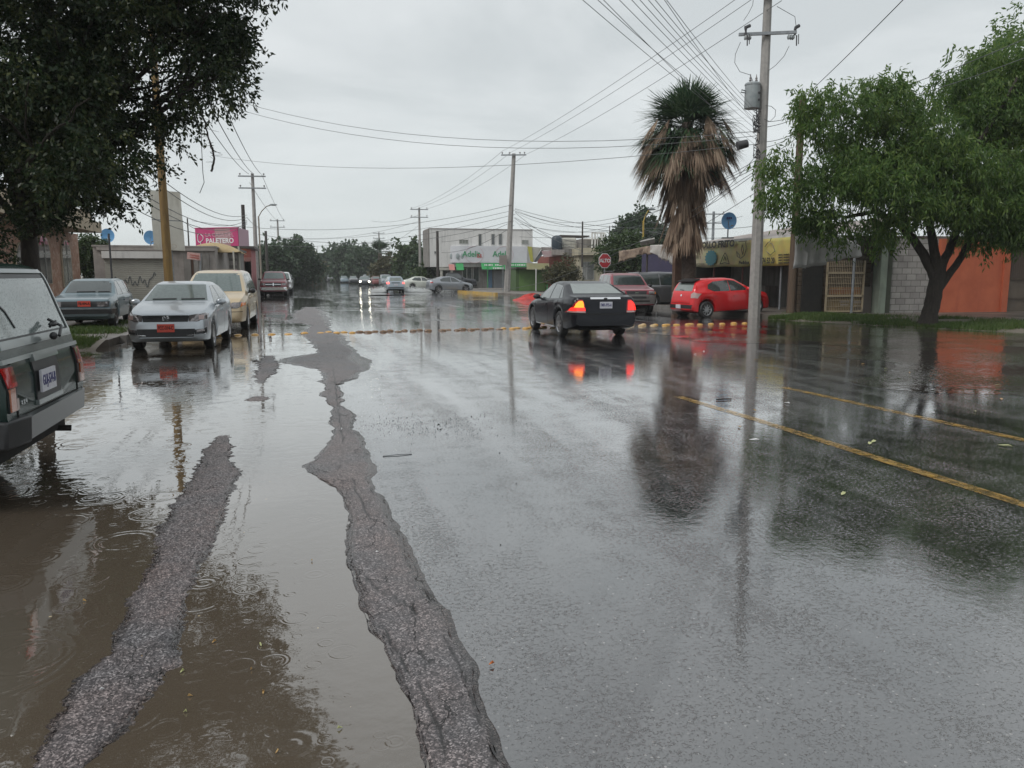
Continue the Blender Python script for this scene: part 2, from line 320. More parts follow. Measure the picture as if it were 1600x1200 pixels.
def water_mat(name, col, col2, rings=True, rip=.05, distance=.01):
    m, nt, b = new_mat(name); L = nt.links.new
    tc = N(nt, 'ShaderNodeTexCoord'); v = tc.outputs['Object']
    def math_(op, *ins):
        n = N(nt, 'ShaderNodeMath', operation=op)
        for i, x in enumerate(ins):
            if isinstance(x, (int, float)): n.inputs[i].default_value = x
            else: L(x, n.inputs[i])
        return n.outputs[0]
    n = N(nt, 'ShaderNodeTexNoise'); n.inputs['Scale'].default_value = .8; n.inputs['Detail'].default_value = 6; L(v, n.inputs['Vector'])
    mix = N(nt, 'ShaderNodeMix', data_type='RGBA'); L(n.outputs[0], mix.inputs[0]); mix.inputs[6].default_value = (*col,1); mix.inputs[7].default_value = (*col2,1)
    # floating specks
    vo = N(nt, 'ShaderNodeTexVoronoi'); vo.inputs['Scale'].default_value = 9; L(v, vo.inputs['Vector'])
    sp = N(nt, 'ShaderNodeSeparateColor'); L(vo.outputs['Color'], sp.inputs[0])
    k = math_('MULTIPLY', math_('GREATER_THAN', sp.outputs[0], .80), math_('LESS_THAN', vo.outputs['Distance'], .065))
    m2 = N(nt, 'ShaderNodeMix', data_type='RGBA'); L(k, m2.inputs[0]); L(mix.outputs[2], m2.inputs[6]); m2.inputs[7].default_value = (.42,.34,.2,1)
    L(m2.outputs[2], b.inputs['Base Color'])
    b.inputs['Roughness'].default_value = .015; b.inputs['IOR'].default_value = 1.6; b.inputs['Specular IOR Level'].default_value = .5
    b.inputs['Coat Weight'].default_value = 1; b.inputs['Coat Roughness'].default_value = .01; b.inputs['Coat IOR'].default_value = 1.6
    h = None
    if rings:
        for sc, fr, dens, amp, seed in ((2.0, 85, .55, .45, 0), (5.0, 55, .5, .35, 5.3), (1.0, 120, .72, .5, 9.1), (9.5, 40, .55, .22, 2.2)):
            mp = N(nt, 'ShaderNodeMapping'); mp.inputs['Location'].default_value = (seed, seed*1.7, 0); L(v, mp.inputs[0])
            vo = N(nt, 'ShaderNodeTexVoronoi', voronoi_dimensions='2D'); vo.inputs['Scale'].default_value = sc; L(mp.outputs[0], vo.inputs['Vector'])
            sp = N(nt, 'ShaderNodeSeparateColor'); L(vo.outputs['Color'], sp.inputs[0])
            d = vo.outputs['Distance']                        # ring = sin inside a band round a random radius
            rad = math_('MULTIPLY_ADD', sp.outputs[1], .30, .03)
            band = math_('ABSOLUTE', math_('SUBTRACT', d, rad))
            env = math_('MAXIMUM', math_('SUBTRACT', 1.0, math_('MULTIPLY', band, 11.0)), 0.0)
            wv = math_('SINE', math_('MULTIPLY', d, fr))
            on = math_('GREATER_THAN', sp.outputs[0], dens)
            r = math_('MULTIPLY', math_('MULTIPLY', wv, env), math_('MULTIPLY', on, amp))
            h = r if h is None else math_('ADD', h, r)
    # gusty patches of fine ripples
    pn = N(nt, 'ShaderNodeTexNoise'); pn.inputs['Scale'].default_value = .55; pn.inputs['Detail'].default_value = 3; L(v, pn.inputs['Vector'])
    mr = N(nt, 'ShaderNodeMapRange'); L(pn.outputs[0], mr.inputs[0]); mr.inputs[1].default_value = .4; mr.inputs[2].default_value = .65; mr.inputs[3].default_value = .15; mr.inputs[4].default_value = 1.3
    rn = N(nt, 'ShaderNodeTexNoise'); rn.inputs['Scale'].default_value = 9; rn.inputs['Detail'].default_value = 3; L(v, rn.inputs['Vector'])
    rr = math_('MULTIPLY', rn.outputs[0], mr.outputs[0])
    bp = N(nt, 'ShaderNodeBump'); bp.inputs['Strength'].default_value = rip; bp.inputs['Distance'].default_value = .05; L(rr, bp.inputs['Height'])
    last = bp.outputs[0]
    if h is not None:
        b2 = N(nt, 'ShaderNodeBump'); b2.inputs['Strength'].default_value = .5; b2.inputs['Distance'].default_value = .0016; L(h, b2.inputs['Height']); L(last, b2.inputs['Normal']); last = b2.outputs[0]
    L(last, b.inputs['Normal']); L(last, b.inputs['Coat Normal'])
    return m
M['road'] = road_mat()
M['puddle'] = water_mat('muddy_water', (.072,.056,.040), (.100,.082,.064))
M['gutter'] = water_mat('gutter_water', (.035,.030,.026), (.06,.052,.045), rings=True, rip=.22)
def ridge_mat():
    m, nt, b = new_mat('exposed_asphalt'); L = nt.links.new
    tc = N(nt, 'ShaderNodeTexCoord'); v = tc.outputs['Object']
    def noise(sc, det=4, rg=.6):
        n = N(nt, 'ShaderNodeTexNoise'); n.inputs['Scale'].default_value = sc; n.inputs['Detail'].default_value = det; n.inputs['Roughness'].default_value = rg; L(v, n.inputs['Vector']); return n.outputs[0]
    gv = N(nt, 'ShaderNodeTexVoronoi'); gv.inputs['Scale'].default_value = 150; L(v, gv.inputs['Vector']); gs = N(nt, 'ShaderNodeSeparateColor'); L(gv.outputs['Color'], gs.inputs[0])
    g2 = N(nt, 'ShaderNodeMath', operation='MULTIPLY_ADD'); L(noise(30, 5, .7), g2.inputs[0]); g2.inputs[1].default_value = .9; g2.inputs[2].default_value = -.45
    g3 = N(nt, 'ShaderNodeMath', operation='ADD'); L(gs.outputs[0], g3.inputs[0]); L(g2.outputs[0], g3.inputs[1])
    r = N(nt, 'ShaderNodeValToRGB'); L(g3.outputs[0], r.inputs[0]); e = r.color_ramp.elements
    e[0].position = .15; e[0].color = (.040,.037,.038,1); e[1].position = 1.0; e[1].color = (.33,.31,.305,1); q = e.new(.72); q.color = (.13,.12,.12,1)
    t = N(nt, 'ShaderNodeValToRGB'); L(noise(1.3, 4), t.inputs[0]); e = t.color_ramp.elements
    e[0].position = .35; e[0].color = (.86,.88,.92,1); e[1].position = .62; e[1].color = (1.07,.92,.89,1)
    mx = N(nt, 'ShaderNodeMix', data_type='RGBA', blend_type='MULTIPLY'); mx.inputs[0].default_value = 1; L(r.outputs[0], mx.inputs[6]); L(t.outputs[0], mx.inputs[7])
    # thin cracks
    mp = N(nt, 'ShaderNodeMapping'); mp.inputs['Scale'].default_value = (2.4, 1.0, 1); L(v, mp.inputs[0])
    dn = N(nt, 'ShaderNodeTexNoise'); dn.inputs['Scale'].default_value = 6; dn.inputs['Detail'].default_value = 5; L(v, dn.inputs['Vector'])
    ad = N(nt, 'ShaderNodeMix', data_type='RGBA', blend_type='LINEAR_LIGHT'); ad.inputs[0].default_value = .22; L(mp.outputs[0], ad.inputs[6]); L(dn.outputs['Color'], ad.inputs[7])
    vo = N(nt, 'ShaderNodeTexVoronoi', feature='DISTANCE_TO_EDGE'); vo.inputs['Scale'].default_value = 2.0; L(ad.outputs[2], vo.inputs['Vector'])
    cr = N(nt, 'ShaderNodeMapRange'); L(vo.outputs['Distance'], cr.inputs[0]); cr.inputs[1].default_value = .002; cr.inputs[2].default_value = .016
    mk = N(nt, 'ShaderNodeMapRange'); L(noise(1.7, 3), mk.inputs[0]); mk.inputs[1].default_value = .46; mk.inputs[2].default_value = .54; mk.inputs[3].default_value = 1; mk.inputs[4].default_value = 0
    mxx = N(nt, 'ShaderNodeMath', operation='MAXIMUM'); L(cr.outputs[0], mxx.inputs[0]); L(mk.outputs[0], mxx.inputs[1])
    ca = N(nt, 'ShaderNodeAttribute', attribute_name='crack'); cs = N(nt, 'ShaderNodeMath', operation='SUBTRACT', use_clamp=True); L(mxx.outputs[0], cs.inputs[0]); L(ca.outputs['Fac'], cs.inputs[1])
    m3 = N(nt, 'ShaderNodeMix', data_type='RGBA'); L(cs.outputs[0], m3.inputs[0]); m3.inputs[6].default_value = (.012,.011,.011,1); L(mx.outputs[2], m3.inputs[7])
    da = N(nt, 'ShaderNodeAttribute', attribute_name='damp'); dm = N(nt, 'ShaderNodeMix', data_type='RGBA', blend_type='MULTIPLY'); L(da.outputs['Fac'], dm.inputs[0]); L(m3.outputs[2], dm.inputs[6]); dm.inputs[7].default_value = (.42,.40,.38,1)
    dr = N(nt, 'ShaderNodeMapRange'); L(da.outputs['Fac'], dr.inputs[0]); dr.inputs[3].default_value = .42; dr.inputs[4].default_value = .12; L(dr.outputs[0], b.inputs['Roughness'])
    L(dm.outputs[2], b.inputs['Base Color']); b.inputs['Specular IOR Level'].default_value = .55
    bp = N(nt, 'ShaderNodeBump'); bp.inputs['Distance'].default_value = .005; bp.inputs['Strength'].default_value = .7; L(g3.outputs[0], bp.inputs['Height'])
    b2 = N(nt, 'ShaderNodeBump'); b2.inputs['Distance'].default_value = .01; b2.inputs['Strength'].default_value = .7; L(mxx.outputs[0], b2.inputs['Height']); L(bp.outputs[0], b2.inputs['Normal'])
    L(b2.outputs[0], b.inputs['Normal'])
    return m
M['ridge'] = ridge_mat()
M['earth'] = pm('wet_earth', (.11,.09,.07), .7, col2=(.16,.14,.115), scale=.6, bump=.3, bscale=9)
M['side'] = pm('sidewalk_concrete', (.20,.18,.165), .45, col2=(.13,.115,.10), scale=.9, bump=.25, bscale=30, stain=(.08,.07,.06), rr=.3)
M['side2'] = pm('wet_sidewalk_concrete', (.15,.13,.115), .28, col2=(.09,.078,.066), scale=.7, bump=.2, bscale=24, rr=.35)
M['kerb'] = pm('kerb_concrete', (.24,.23,.22), .6, col2=(.15,.14,.13), scale=2, bump=.3, bscale=20)
M['kerb_y'] = pm('yellow_kerb_paint', (.55,.33,.04), .5, col2=(.34,.25,.12), scale=1.4, bump=.2, bscale=20)
M['line_y'] = pm('worn_yellow_line', (.46,.26,.035), .32, col2=(.26,.17,.05), scale=9, detail=8, bump=.25, bscale=60, coat=.5)
def _worn(m):
    nt = m.node_tree; L = nt.links.new; b = nt.nodes['Principled BSDF']; tc = nt.nodes['Texture Coordinate']
    n = N(nt, 'ShaderNodeTexNoise'); n.inputs['Scale'].default_value = 7; n.inputs['Detail'].default_value = 8; n.inputs['Roughness'].default_value = .75; L(tc.outputs['Object'], n.inputs['Vector'])
    r = N(nt, 'ShaderNodeMapRange'); L(n.outputs[0], r.inputs[0]); r.inputs[1].default_value = .34; r.inputs[2].default_value = .62; L(r.outputs[0], b.inputs['Alpha'])
_worn(M['line_y'])
M['grass'] = leafmat('grass_blades', (.035,.07,.018), (.065,.115,.025), (.12,.15,.045), .25)

def sheet(name, poly, z, mat, step=None):
    mb = MB(); mb.add([(x, y, z) for x, y in poly], [tuple(range(len(poly)))])
    o = mb.build(name, mat, fix=False); o['kind'] = 'structure'; return o
sheet('ground', [(-1500,-600),(1500,-600),(1500,1800),(-1500,1800)], -.03, M['earth'])
KX0, KX1 = -4.3, 16.4        # kerbs of the avenue
sheet('road', [(-9.6,-25),(KX1+4,-25),(KX1+4,23),(KX1,25),(KX1,52),(120,52),(120,74),(KX1,76),(KX1,420),(KX0,420),(KX0,75),(-70,75),(-70,58),(KX0,58),(KX0,18.8),(-9.6,18.6)], 0, M['road'])
# yellow median lines
def strip(name, pts, wd, z, mat):
    mb = MB(); v = []
    for i, (x, y) in enumerate(pts):
        v += [(x-wd/2, y, z), (x+wd/2, y, z)]
    mb.add(v, [(2*i, 2*i+1, 2*i+3, 2*i+2) for i in range(len(pts)-1)])
    return mb.build(name, mat, fix=False)
for lab, pts in (('worn yellow painted line along the avenue, the nearer one crossing the lower right', [(4.84,-6),(4.83,3),(4.8,5),(4.78,7.5),(4.7,9.2)]),
                 ('thinner worn yellow painted line along the avenue, the farther one beyond the nearer line', [(6.85,-6),(6.8,3),(6.72,5.9),(6.56,9.6)])):
    o = strip('road_line', pts, .13, .004, M['line_y']); tag(o, lab, 'road marking', 'yellow lines along the avenue')
# ---- puddles
def loft_rows(rows, z0=0.0, rnd=None):
    out = []
    for py, xl, xr in rows: out.append((G(xl, py), G(xr, py)))
    return out
def water(name, poly, mat, z=.008, kind='structure'):
    return sheet(name, poly, z, mat)
R2 = [(1330,690,800),(1200,660,778),(1160,652,765),(1120,640,748),(1080,622,735),(1040,605,722),(1000,590,707),(980,578,700),(960,568,690),(940,560,672),(920,553,655),(900,545,650),(880,537,645),(860,535,636),(840,538,625),(820,545,615),(800,536,602),(780,532,592),(765,525,580),(752,498,577),(740,480,577),(730,472,575),(720,490,574),(700,508,570),(680,518,560),(670,524,548),(662,514,553),(648,514,553),(638,522,540),(630,508,530),(615,504,535),(602,506,527),(590,507,555),(580,502,566),(573,470,572),(566,430,571),(561,440,564),(552,494,556),(540,486,545),(530,477,536),(522,470,528),(516,480,515),(508,486,512),(503,446,512),(497,458,510),(490,452,503),(484,470,500),(480,476,494)]
R1 = [(1330,-60,90),(1200,45,140),(1160,65,180),(1120,85,215),(1080,115,245),(1040,150,270),(1000,175,285),(970,195,290),(940,205,292),(910,225,305),(880,238,320),(850,243,335),(820,255,348),(800,265,352),(780,278,358),(760,290,370),(740,303,380),(720,310,362),(700,322,365),(688,336,362),(680,345,357)]
R3 = [(600,402,410),(588,398,424),(580,402,432),(572,404,436),(562,408,430),(556,414,426)]
R4 = [(629,386,396),(626,384,418),(622,392,421),(619,402,412)]
def ridge(name, rows, label, hmax=.013, nc=34, seed=1, cracks=()):
    rnd = np.random.RandomState(seed)
    pts = [(G(xl, py), G(xr, py)) for py, xl, xr in rows]
    # resample along the length, with a ragged waterline
    ys = [0]
    for a, b in zip(pts[:-1], pts[1:]): ys.append(ys[-1]+((a[0]+a[1])*.5-(b[0]+b[1])*.5).length)
    ys = np.array(ys); Lt = ys[-1]; step = .014
    n = int(min(620, max(20, Lt/step))); t = np.linspace(0, Lt, n)
    l = np.array([[p[0].x, p[0].y] for p in pts]); r = np.array([[p[1].x, p[1].y] for p in pts])
    lx, ly, rx, ry = (np.interp(t, ys, c) for c in (l[:,0], l[:,1], r[:,0], r[:,1]))
    def smooth_noise(n, s):
        a = rnd.randn(n+8*s); k = np.hanning(2*s+1); k /= k.sum(); a = np.convolve(a, k, 'same')[4*s:4*s+n]; return a/(a.std()+1e-9)
    fa = 1+np.maximum(0, ly-5)/5.5; jl = (smooth_noise(n, 2)*.008+smooth_noise(n, 9)*.010)*fa; jr = (smooth_noise(n, 2)*.008+smooth_noise(n, 9)*.010)*fa
    mb = MB(); us = np.concatenate([[-1.22,-1.12], np.linspace(-1.06, -.8, 9), np.linspace(-.76, .76, nc), np.linspace(.8, 1.06, 9), [1.12,1.22]])
    m = len(us); att = []; dmp = []
    segs = [(G(*p), G(*q)) for c_ in cracks for p, q in zip(c_[:-1], c_[1:])]
    for i in range(n):
        cx, cy = (lx[i]+rx[i])/2, (ly[i]+ry[i])/2; hw = max(.02, (rx[i]-lx[i])/2); e = min(1, min(i, n-1-i)/6)
        for u in us:
            ww = hw*abs(u) + (0 if abs(u) < .6 else (jl[i] if u < 0 else jr[i])*(min(abs(u),1)-.6)/.4)
            x = cx+(ww if u > 0 else -ww)+(rnd.randn()*.004 if abs(u) > .78 else 0); y = cy+(ry[i]-ly[i])/2*u; prof = max(0, 1-(abs(u)/1.06)**3.2)**.85
            z = .0055+hmax*min(1, hw/.15)*e*prof+rnd.randn()*(.0017 if abs(u) < 1.04 else .0008)
            if abs(u) > 1.15 or i in (0, n-1): z = -.004
            ck = 0.0
            for p, q in segs:
                if min(p.y,q.y)-.02 < y < max(p.y,q.y)+.02:
                    t_ = min(1, max(0, (y-p.y)/(q.y-p.y+1e-9))); d_ = abs(x-(p.x+(q.x-p.x)*t_+.006*math.sin(y*90)))
                    if d_ < .012: ck = max(ck, 1-d_/.012)
            z -= .005*ck; att.append(ck); dmp.append(min(1, max(0, (abs(u)-.70-.1*math.sin(i*.11))/.25))); mb.v.append((x, y, z))
    for i in range(n-1):
        for j in range(m-1): mb.f.append((i*m+j, i*m+j+1, (i+1)*m+j+1, (i+1)*m+j))
    o = mb.build(name, M['ridge'], smooth=60, fix=False); o['kind'] = 'structure'; o['label'] = label
    a2_ = o.data.attributes.new('damp', 'FLOAT', 'POINT'); a2_.data.foreach_set('value', np.array(dmp, dtype=np.float32)); at = o.data.attributes.new('crack', 'FLOAT', 'POINT'); at.data.foreach_set('value', np.array(att, dtype=np.float32)); return o
ridge('asphalt_ridge', R2, 'long cracked strip of dry asphalt between puddle and lane', seed=2, cracks=[[(703,1010),(716,1045),(730,1074),(745,1108),(754,1140),(768,1147),(770,1171),(765,1230)],[(552,752),(556,770),(566,789),(578,813)],[(568,906),(582,920),(600,934),(618,940),(640,952),(650,965)],[(655,1079),(668,1110),(677,1128),(690,1152),(700,1190)],[(600,985),(612,1010),(628,1030),(640,1060)],[(520,575),(524,600),(528,640),(532,664),(536,690)]])
ridge('asphalt_ridge', R1, 'shorter strip of dry asphalt rising out of the muddy puddle', seed=3)
ridge('asphalt_ridge', R3, 'small dry asphalt patch beside the long strip', .012, 12, 4)
ridge('asphalt_ridge', R4, 'tiny dry asphalt patch in the puddle', .008, 10, 5)
# left puddle: from the bay on the left to the spine of the long ridge
spine = [((G(xl, py)+G(xr, py))*.5) for py, xl, xr in R2]
pl = [(-9.5,-3),(.25,-3)]+[(p.x, p.y) for p in spine if p.y > 0]
pl += [(0.9,34),(1.6,44),(1.2,52),(-.5,57),(-4.2,56),(-4.2,19.2),(-7,18.2),(-9.5,17.6)]
water('puddle_water', pl, M['puddle'])
# flooded right gutter, ragged inner edge
rnd = random.Random(7)
gp = []
for k in range(70):
    y = -4+k*.45; x = 9.6+1.3*math.sin(y*.55)+.8*math.sin(y*1.7+1)+rnd.uniform(-.35,.35)+max(0, y-18)*.28; gp.append((x, y))
gp = gp + [(KX1-.02, gp[-1][1]), (KX1-.02, 24.9), (KX1+1.2, 23.4), (KX1+3.9, 21), (KX1+3.9, -4)]
water('gutter_water', gp, M['gutter'], .002)
# broad sheets of water in the flooded crossing
for cx, cy, rx, ry, sd in ((6.5,36,5.2,3.0,1),(4,47,4.2,2.6,2),(10.5,60,7,5.5,3),(3,63,4.5,3.2,4),(11,50,4,1.6,5),(8,27.5,3.5,1.0,6),(5,85,6,6,8),(12,95,4,9,9)):
    r_ = random.Random(sd); ph = [r_.uniform(0, 6.28) for _ in range(4)]; P_ = []
    for k in range(72):
        q = 2*math.pi*k/72; rr_ = 1+.16*math.sin(3*q+ph[0])+.12*math.sin(5*q+ph[1])+.08*math.sin(9*q+ph[2])+.05*math.sin(17*q+ph[3])
        x_ = cx+rx*rr_*math.cos(q)
        P_.append((min(x_, KX1-.05), cy+ry*rr_*math.sin(q)))
    water('puddle_water', P_, M['gutter'], .0015)
# ---- blocks / sidewalks
def slab(name, poly, z0, z1, mat, kerb=True):
    mb = MB(); n = len(poly); b = 0
    mb.add([(x, y, z0) for x, y in poly]+[(x, y, z1) for x, y in poly], [tuple(range(n, 2*n))]+[(i, (i+1) % n, (i+1) % n+n, i+n) for i in range(n)])
    o = mb.build(name, mat); o['kind'] = 'structure'; return o
def kerb(pts, mat=None, wd=.16, z=.17, name='kerb', kind=True):
    mb = MB(); pts = [Vector((*p, 0)) for p in pts]
    for a, b in zip(pts[:-1], pts[1:]):
        t = (b-a).normalized(); nn = Vector((-t.y, t.x, 0))*wd/2; L_ = (b-a).length; k = max(1, int(L_/1.5))
        for i in range(k):
            p = a+t*(L_*i/k+.006); q = a+t*(L_*(i+1)/k-.006)
            mb.hexa([p-nn+Vector((0,0,-.02)), q-nn+Vector((0,0,-.02)), q+nn+Vector((0,0,-.02)), p+nn+Vector((0,0,-.02)),
                     p-nn*.8+Vector((0,0,z)), q-nn*.8+Vector((0,0,z)), q+nn+Vector((0,0,z)), p+nn+Vector((0,0,z))])
    o = mb.build(name, mat or M['kerb']); 
    if kind: o['kind'] = 'structure'
    return o
slab('sidewalk', [(KX0-.15,19.2),(KX0-.15,57.8),(-30,57.8),(-30,18.9),(-9.6,18.9)], -.02, .15, M['side2'])
slab('sidewalk', [(-9.7,-25),(-9.7,18.9),(-30,18.9),(-30,-25)], -.02, .152, M['side2'])
slab('sidewalk', [(KX0-.15,75.3),(KX0-.15,420),(-60,420),(-60,75.3)], -.02, .15, M['side'])
slab('sidewalk', [(KX1+.15,25.1),(KX1+4.1,22.9),(KX1+4.1,-25),(70,-25),(70,51.8),(KX1+.15,51.8)], -.02, .15, M['side2'])
slab('sidewalk', [(KX1+.15,76.2),(110,74.2),(110,420),(KX1+.15,420)], -.02, .15, M['side'])
kerb([(KX0-.07,57.8),(KX0-.07,20.2)]); kerb([(-9.62,18.9),(-9.62,-25)]); kerb([(KX0-.07,75.2),(KX0-.07,300)])
kerb([(KX1+.07,33),(KX1+.07,51.8)]); kerb([(KX1+.07,82),(KX1+.07,300)])
# grass
def grass(name, polys, n, h, seed, z=.15):
    rs = np.random.RandomState(seed); Q = []
    for (x0, x1, y0, y1, dens) in polys:
        k = int(n*dens); x = rs.uniform(x0, x1, k*2); y = rs.uniform(y0, y1, k*2)
        f = np.sin(x*2.1+seed)+np.sin(y*1.7+x)+np.sin(y*3.9)*.6+rs.randn(2*k)*.7
        ok = np.argsort(-f)[:k]; x, y = x[ok], y[ok]
        a = rs.uniform(0, 6.28, k); hh = h*rs.uniform(.35, 1.2, k); wd = rs.uniform(.006, .014, k); ln = rs.uniform(-.06, .06, (k, 2))
        zz = np.full(k, z-.005)
        p = np.stack([x, y, zz], 1); s = np.stack([np.cos(a)*wd, np.sin(a)*wd, np.zeros(k)], 1)
        top = p+np.stack([ln[:,0], ln[:,1], hh], 1)
        Q.append(np.stack([p-s, p+s, top+s*.25, top-s*.25], 1))
    o = quads_mesh(name, np.concatenate(Q), M['grass']); tag(o, 'patch of green grass beside the old teal hatchback on the left', 'grass', kind='stuff'); return o
VO = [(16.35,25.0),(16.6,23.6),(17.5,21.0),(18.4,18.9),(19.4,16.9),(20.0,14.5),(20.3,10),(20.3,-20)]; VI = [(17.6,26.0),(18.4,25.4),(19.8,24.0),(21.4,21.6),(22.3,19),(22.8,15.5),(22.9,11),(22.9,-20)]
def verge():
    mb = MB(); rs = random.Random(4); K = 8; pts = []; rows = []
    for a in range(len(VO)-1):
        for k in range(14):
            t = k/14; rows.append((VO[a][0]*(1-t)+VO[a+1][0]*t+rs.uniform(-.14,.14), VO[a][1]*(1-t)+VO[a+1][1]*t, VI[a][0]*(1-t)+VI[a+1][0]*t, VI[a][1]*(1-t)+VI[a+1][1]*t))
    for r in rows:
        for j in range(K+1):
            u = j/K; mb.v.append((r[0]+(r[2]-r[0])*u, r[1]+(r[3]-r[1])*u, -.012+.178*min(1, u*1.25)**.7+rs.uniform(-.008,.008)))
    for i in range(len(rows)-1):
        for j in range(K): a = i*(K+1)+j; mb.f.append((a, a+1, a+K+2, a+K+1))
    o = mb.build('verge', M['earth'], smooth=80, fix=False); o['kind'] = 'structure'; return rows
VR = verge()
def verge_grass(n):
    rs = np.random.RandomState(1); A = np.array([r for r in VR if r[1] > 6]); k = rs.randint(0, len(A)-1, n*2); t = rs.rand(n*2); a = A[k]*(1-t)[:,None]+A[k+1]*t[:,None]; u = rs.beta(1.3,1.6,n*2)*.9+.03
    x = a[:,0]+(a[:,2]-a[:,0])*u; y = a[:,1]+(a[:,3]-a[:,1])*u; z = -.012+.178*np.minimum(1,u*1.25)**.7-.005
    f = np.sin(x*2.1+1)+np.sin(y*1.7+x)+np.sin(y*3.9)*.6+rs.randn(2*n)*.7-u*1.2; ok = np.argsort(-f)[:n]; x, y, z = x[ok], y[ok], z[ok]
    an = rs.uniform(0,6.28,n); h = .10*rs.uniform(.35,1.3,n); wd = rs.uniform(.006,.014,n); ln = rs.uniform(-.06,.06,(n,2)); p = np.stack([x,y,z],1); s_ = np.stack([np.cos(an)*wd,np.sin(an)*wd,np.zeros(n)],1); top = p+np.stack([ln[:,0],ln[:,1],h],1)
    o = quads_mesh('grass', np.stack([p-s_,p+s_,top+s_*.25,top-s_*.25],1), M['grass']); tag(o, 'wet green grass on the sloping verge between the flooded gutter and the right sidewalk', 'grass', kind='stuff')
verge_grass(52000)
def bank():
    mb = MB(); rs = random.Random(8); K = 6; n = 60; Q = []
    for i in range(n+1):
        x = -9.5+(KX0+9.35)*i/n
        for j in range(K+1):
            u = j/K; y = 17.75+rs.uniform(-.1,.1)*(j == 0)+1.35*u+.25*math.sin(x*2.3)*(1-u); z = -.012+.175*min(1,u*1.2)**.7; mb.v.append((x, y, z))
            if j: Q.append((x, y, z))
    for i in range(n):
        for j in range(K): a = i*(K+1)+j; mb.f.append((a, a+K+1, a+K+2, a+1))
    o = mb.build('verge', M['earth'], smooth=80, fix=False); o['kind'] = 'structure'
    rs2_ = np.random.RandomState(3); n = 16000; x = rs2_.uniform(-9.3,-4.6,n); u = rs2_.beta(1.4,1.2,n); y = 17.85+1.25*u+.25*np.sin(x*2.3)*(1-u); z = -.012+.175*np.minimum(1,u*1.2)**.7-.004
    an = rs2_.uniform(0,6.28,n); h = .08*rs2_.uniform(.3,1.2,n); wd = rs2_.uniform(.005,.012,n); ln = rs2_.uniform(-.05,.05,(n,2)); p = np.stack([x,y,z],1); s_ = np.stack([np.cos(an)*wd,np.sin(an)*wd,np.zeros(n)],1); top = p+np.stack([ln[:,0],ln[:,1],h],1)
    o = quads_mesh('grass', np.stack([p-s_,p+s_,top+s_*.25,top-s_*.25],1), M['grass']); tag(o, 'wet grass sloping into the puddle in front of the old teal hatchback', 'grass', kind='stuff')
bank()
grass('grass', [(-8.5,-4.6,19.4,22.0,.35),(-6.4,-4.6,22,27,.2)], 24000, .09, 2)
# low verge of soil under the grass
pass
# ---- tope: two staggered rows of studs across the avenue
M['stud'] = pm('yellow_stud', (.62,.34,.05), .4, col2=(.46,.24,.05), scale=22, bump=.3, coat=.6)
M['stud_p'] = pm('pale_worn_stud', (.56,.42,.24), .45, col2=(.42,.25,.08), scale=18, bump=.4, coat=.5)
M['stud_d'] = pm('blackened_stud', (.10,.065,.045), .4, col2=(.24,.12,.04), scale=14, bump=.4, coat=.6)
def stud_mesh():
    mb = MB(); prof = [(.105,-.012),(.105,.012),(.096,.032),(.07,.05),(.035,.059),(.0,.061)]
    mb.lathe(prof, 16); me = bpy.data.meshes.new('road_stud'); me.from_pydata([(x*1.12, y*.85, z) for x, y, z in mb.v], [], mb.f)
    me.polygons.foreach_set('use_smooth', [True]*len(me.polygons)); return me
sm = {k: stud_mesh() for k in ('stud','stud_p','stud_d')}
for k, me in sm.items(): me.materials.append(M[k])
k = 0; px_of = lambda x: x
for row in (0, 1):
    for i in range(42):
        x = -3.6+i*.43+row*.215
        if (i*2+row) in (7, 33, 60, 71) or x > 15.2 or (row == 1 and x < .3) or (row == 1 and x > 12.5): continue
        y = 21.55+(x+3.6)*.075+row*.27
        dark = 1.2 < x < 5.6; pale = 8.8 < x < 10.8
        key = 'stud_d' if dark else ('stud_p' if pale else 'stud')
        o = bpy.data.objects.new('road_stud', sm[key]); COL.objects.link(o); o.location = (x, y+random.Random(k).uniform(-.03,.03), .0); o.rotation_euler = (0, 0, random.Random(k+9).uniform(-.3,.3))
        o.scale = (random.Random(k+3).uniform(.8,1.1), random.Random(k+5).uniform(.8,1.1), random.Random(k+7).uniform(.6,1.1))
        if key == 'stud_d': lab = 'blackened round road stud in the middle of the line across the avenue'
        elif key == 'stud_p': lab = 'pale chipped road stud close to the right rear wheel of the black sedan'
        elif x < 1.3: lab = 'yellow road stud of the left stretch, between the gold minivan and the dry strip'
        elif x < 8.9: lab = 'yellow road stud just left of or under the black sedan'
        else: lab = 'bright yellow road stud of the right stretch, in front of the red hatchback'
        tag(o, lab, 'road stud', 'row of studs across the avenue'); k += 1
# red sand heap on the corner, loose stones, floating leaves
M['redsand'] = pm('red_rubble', (.55,.035,.025), .6, col2=(.32,.03,.025), scale=5, bump=.8, bscale=12)
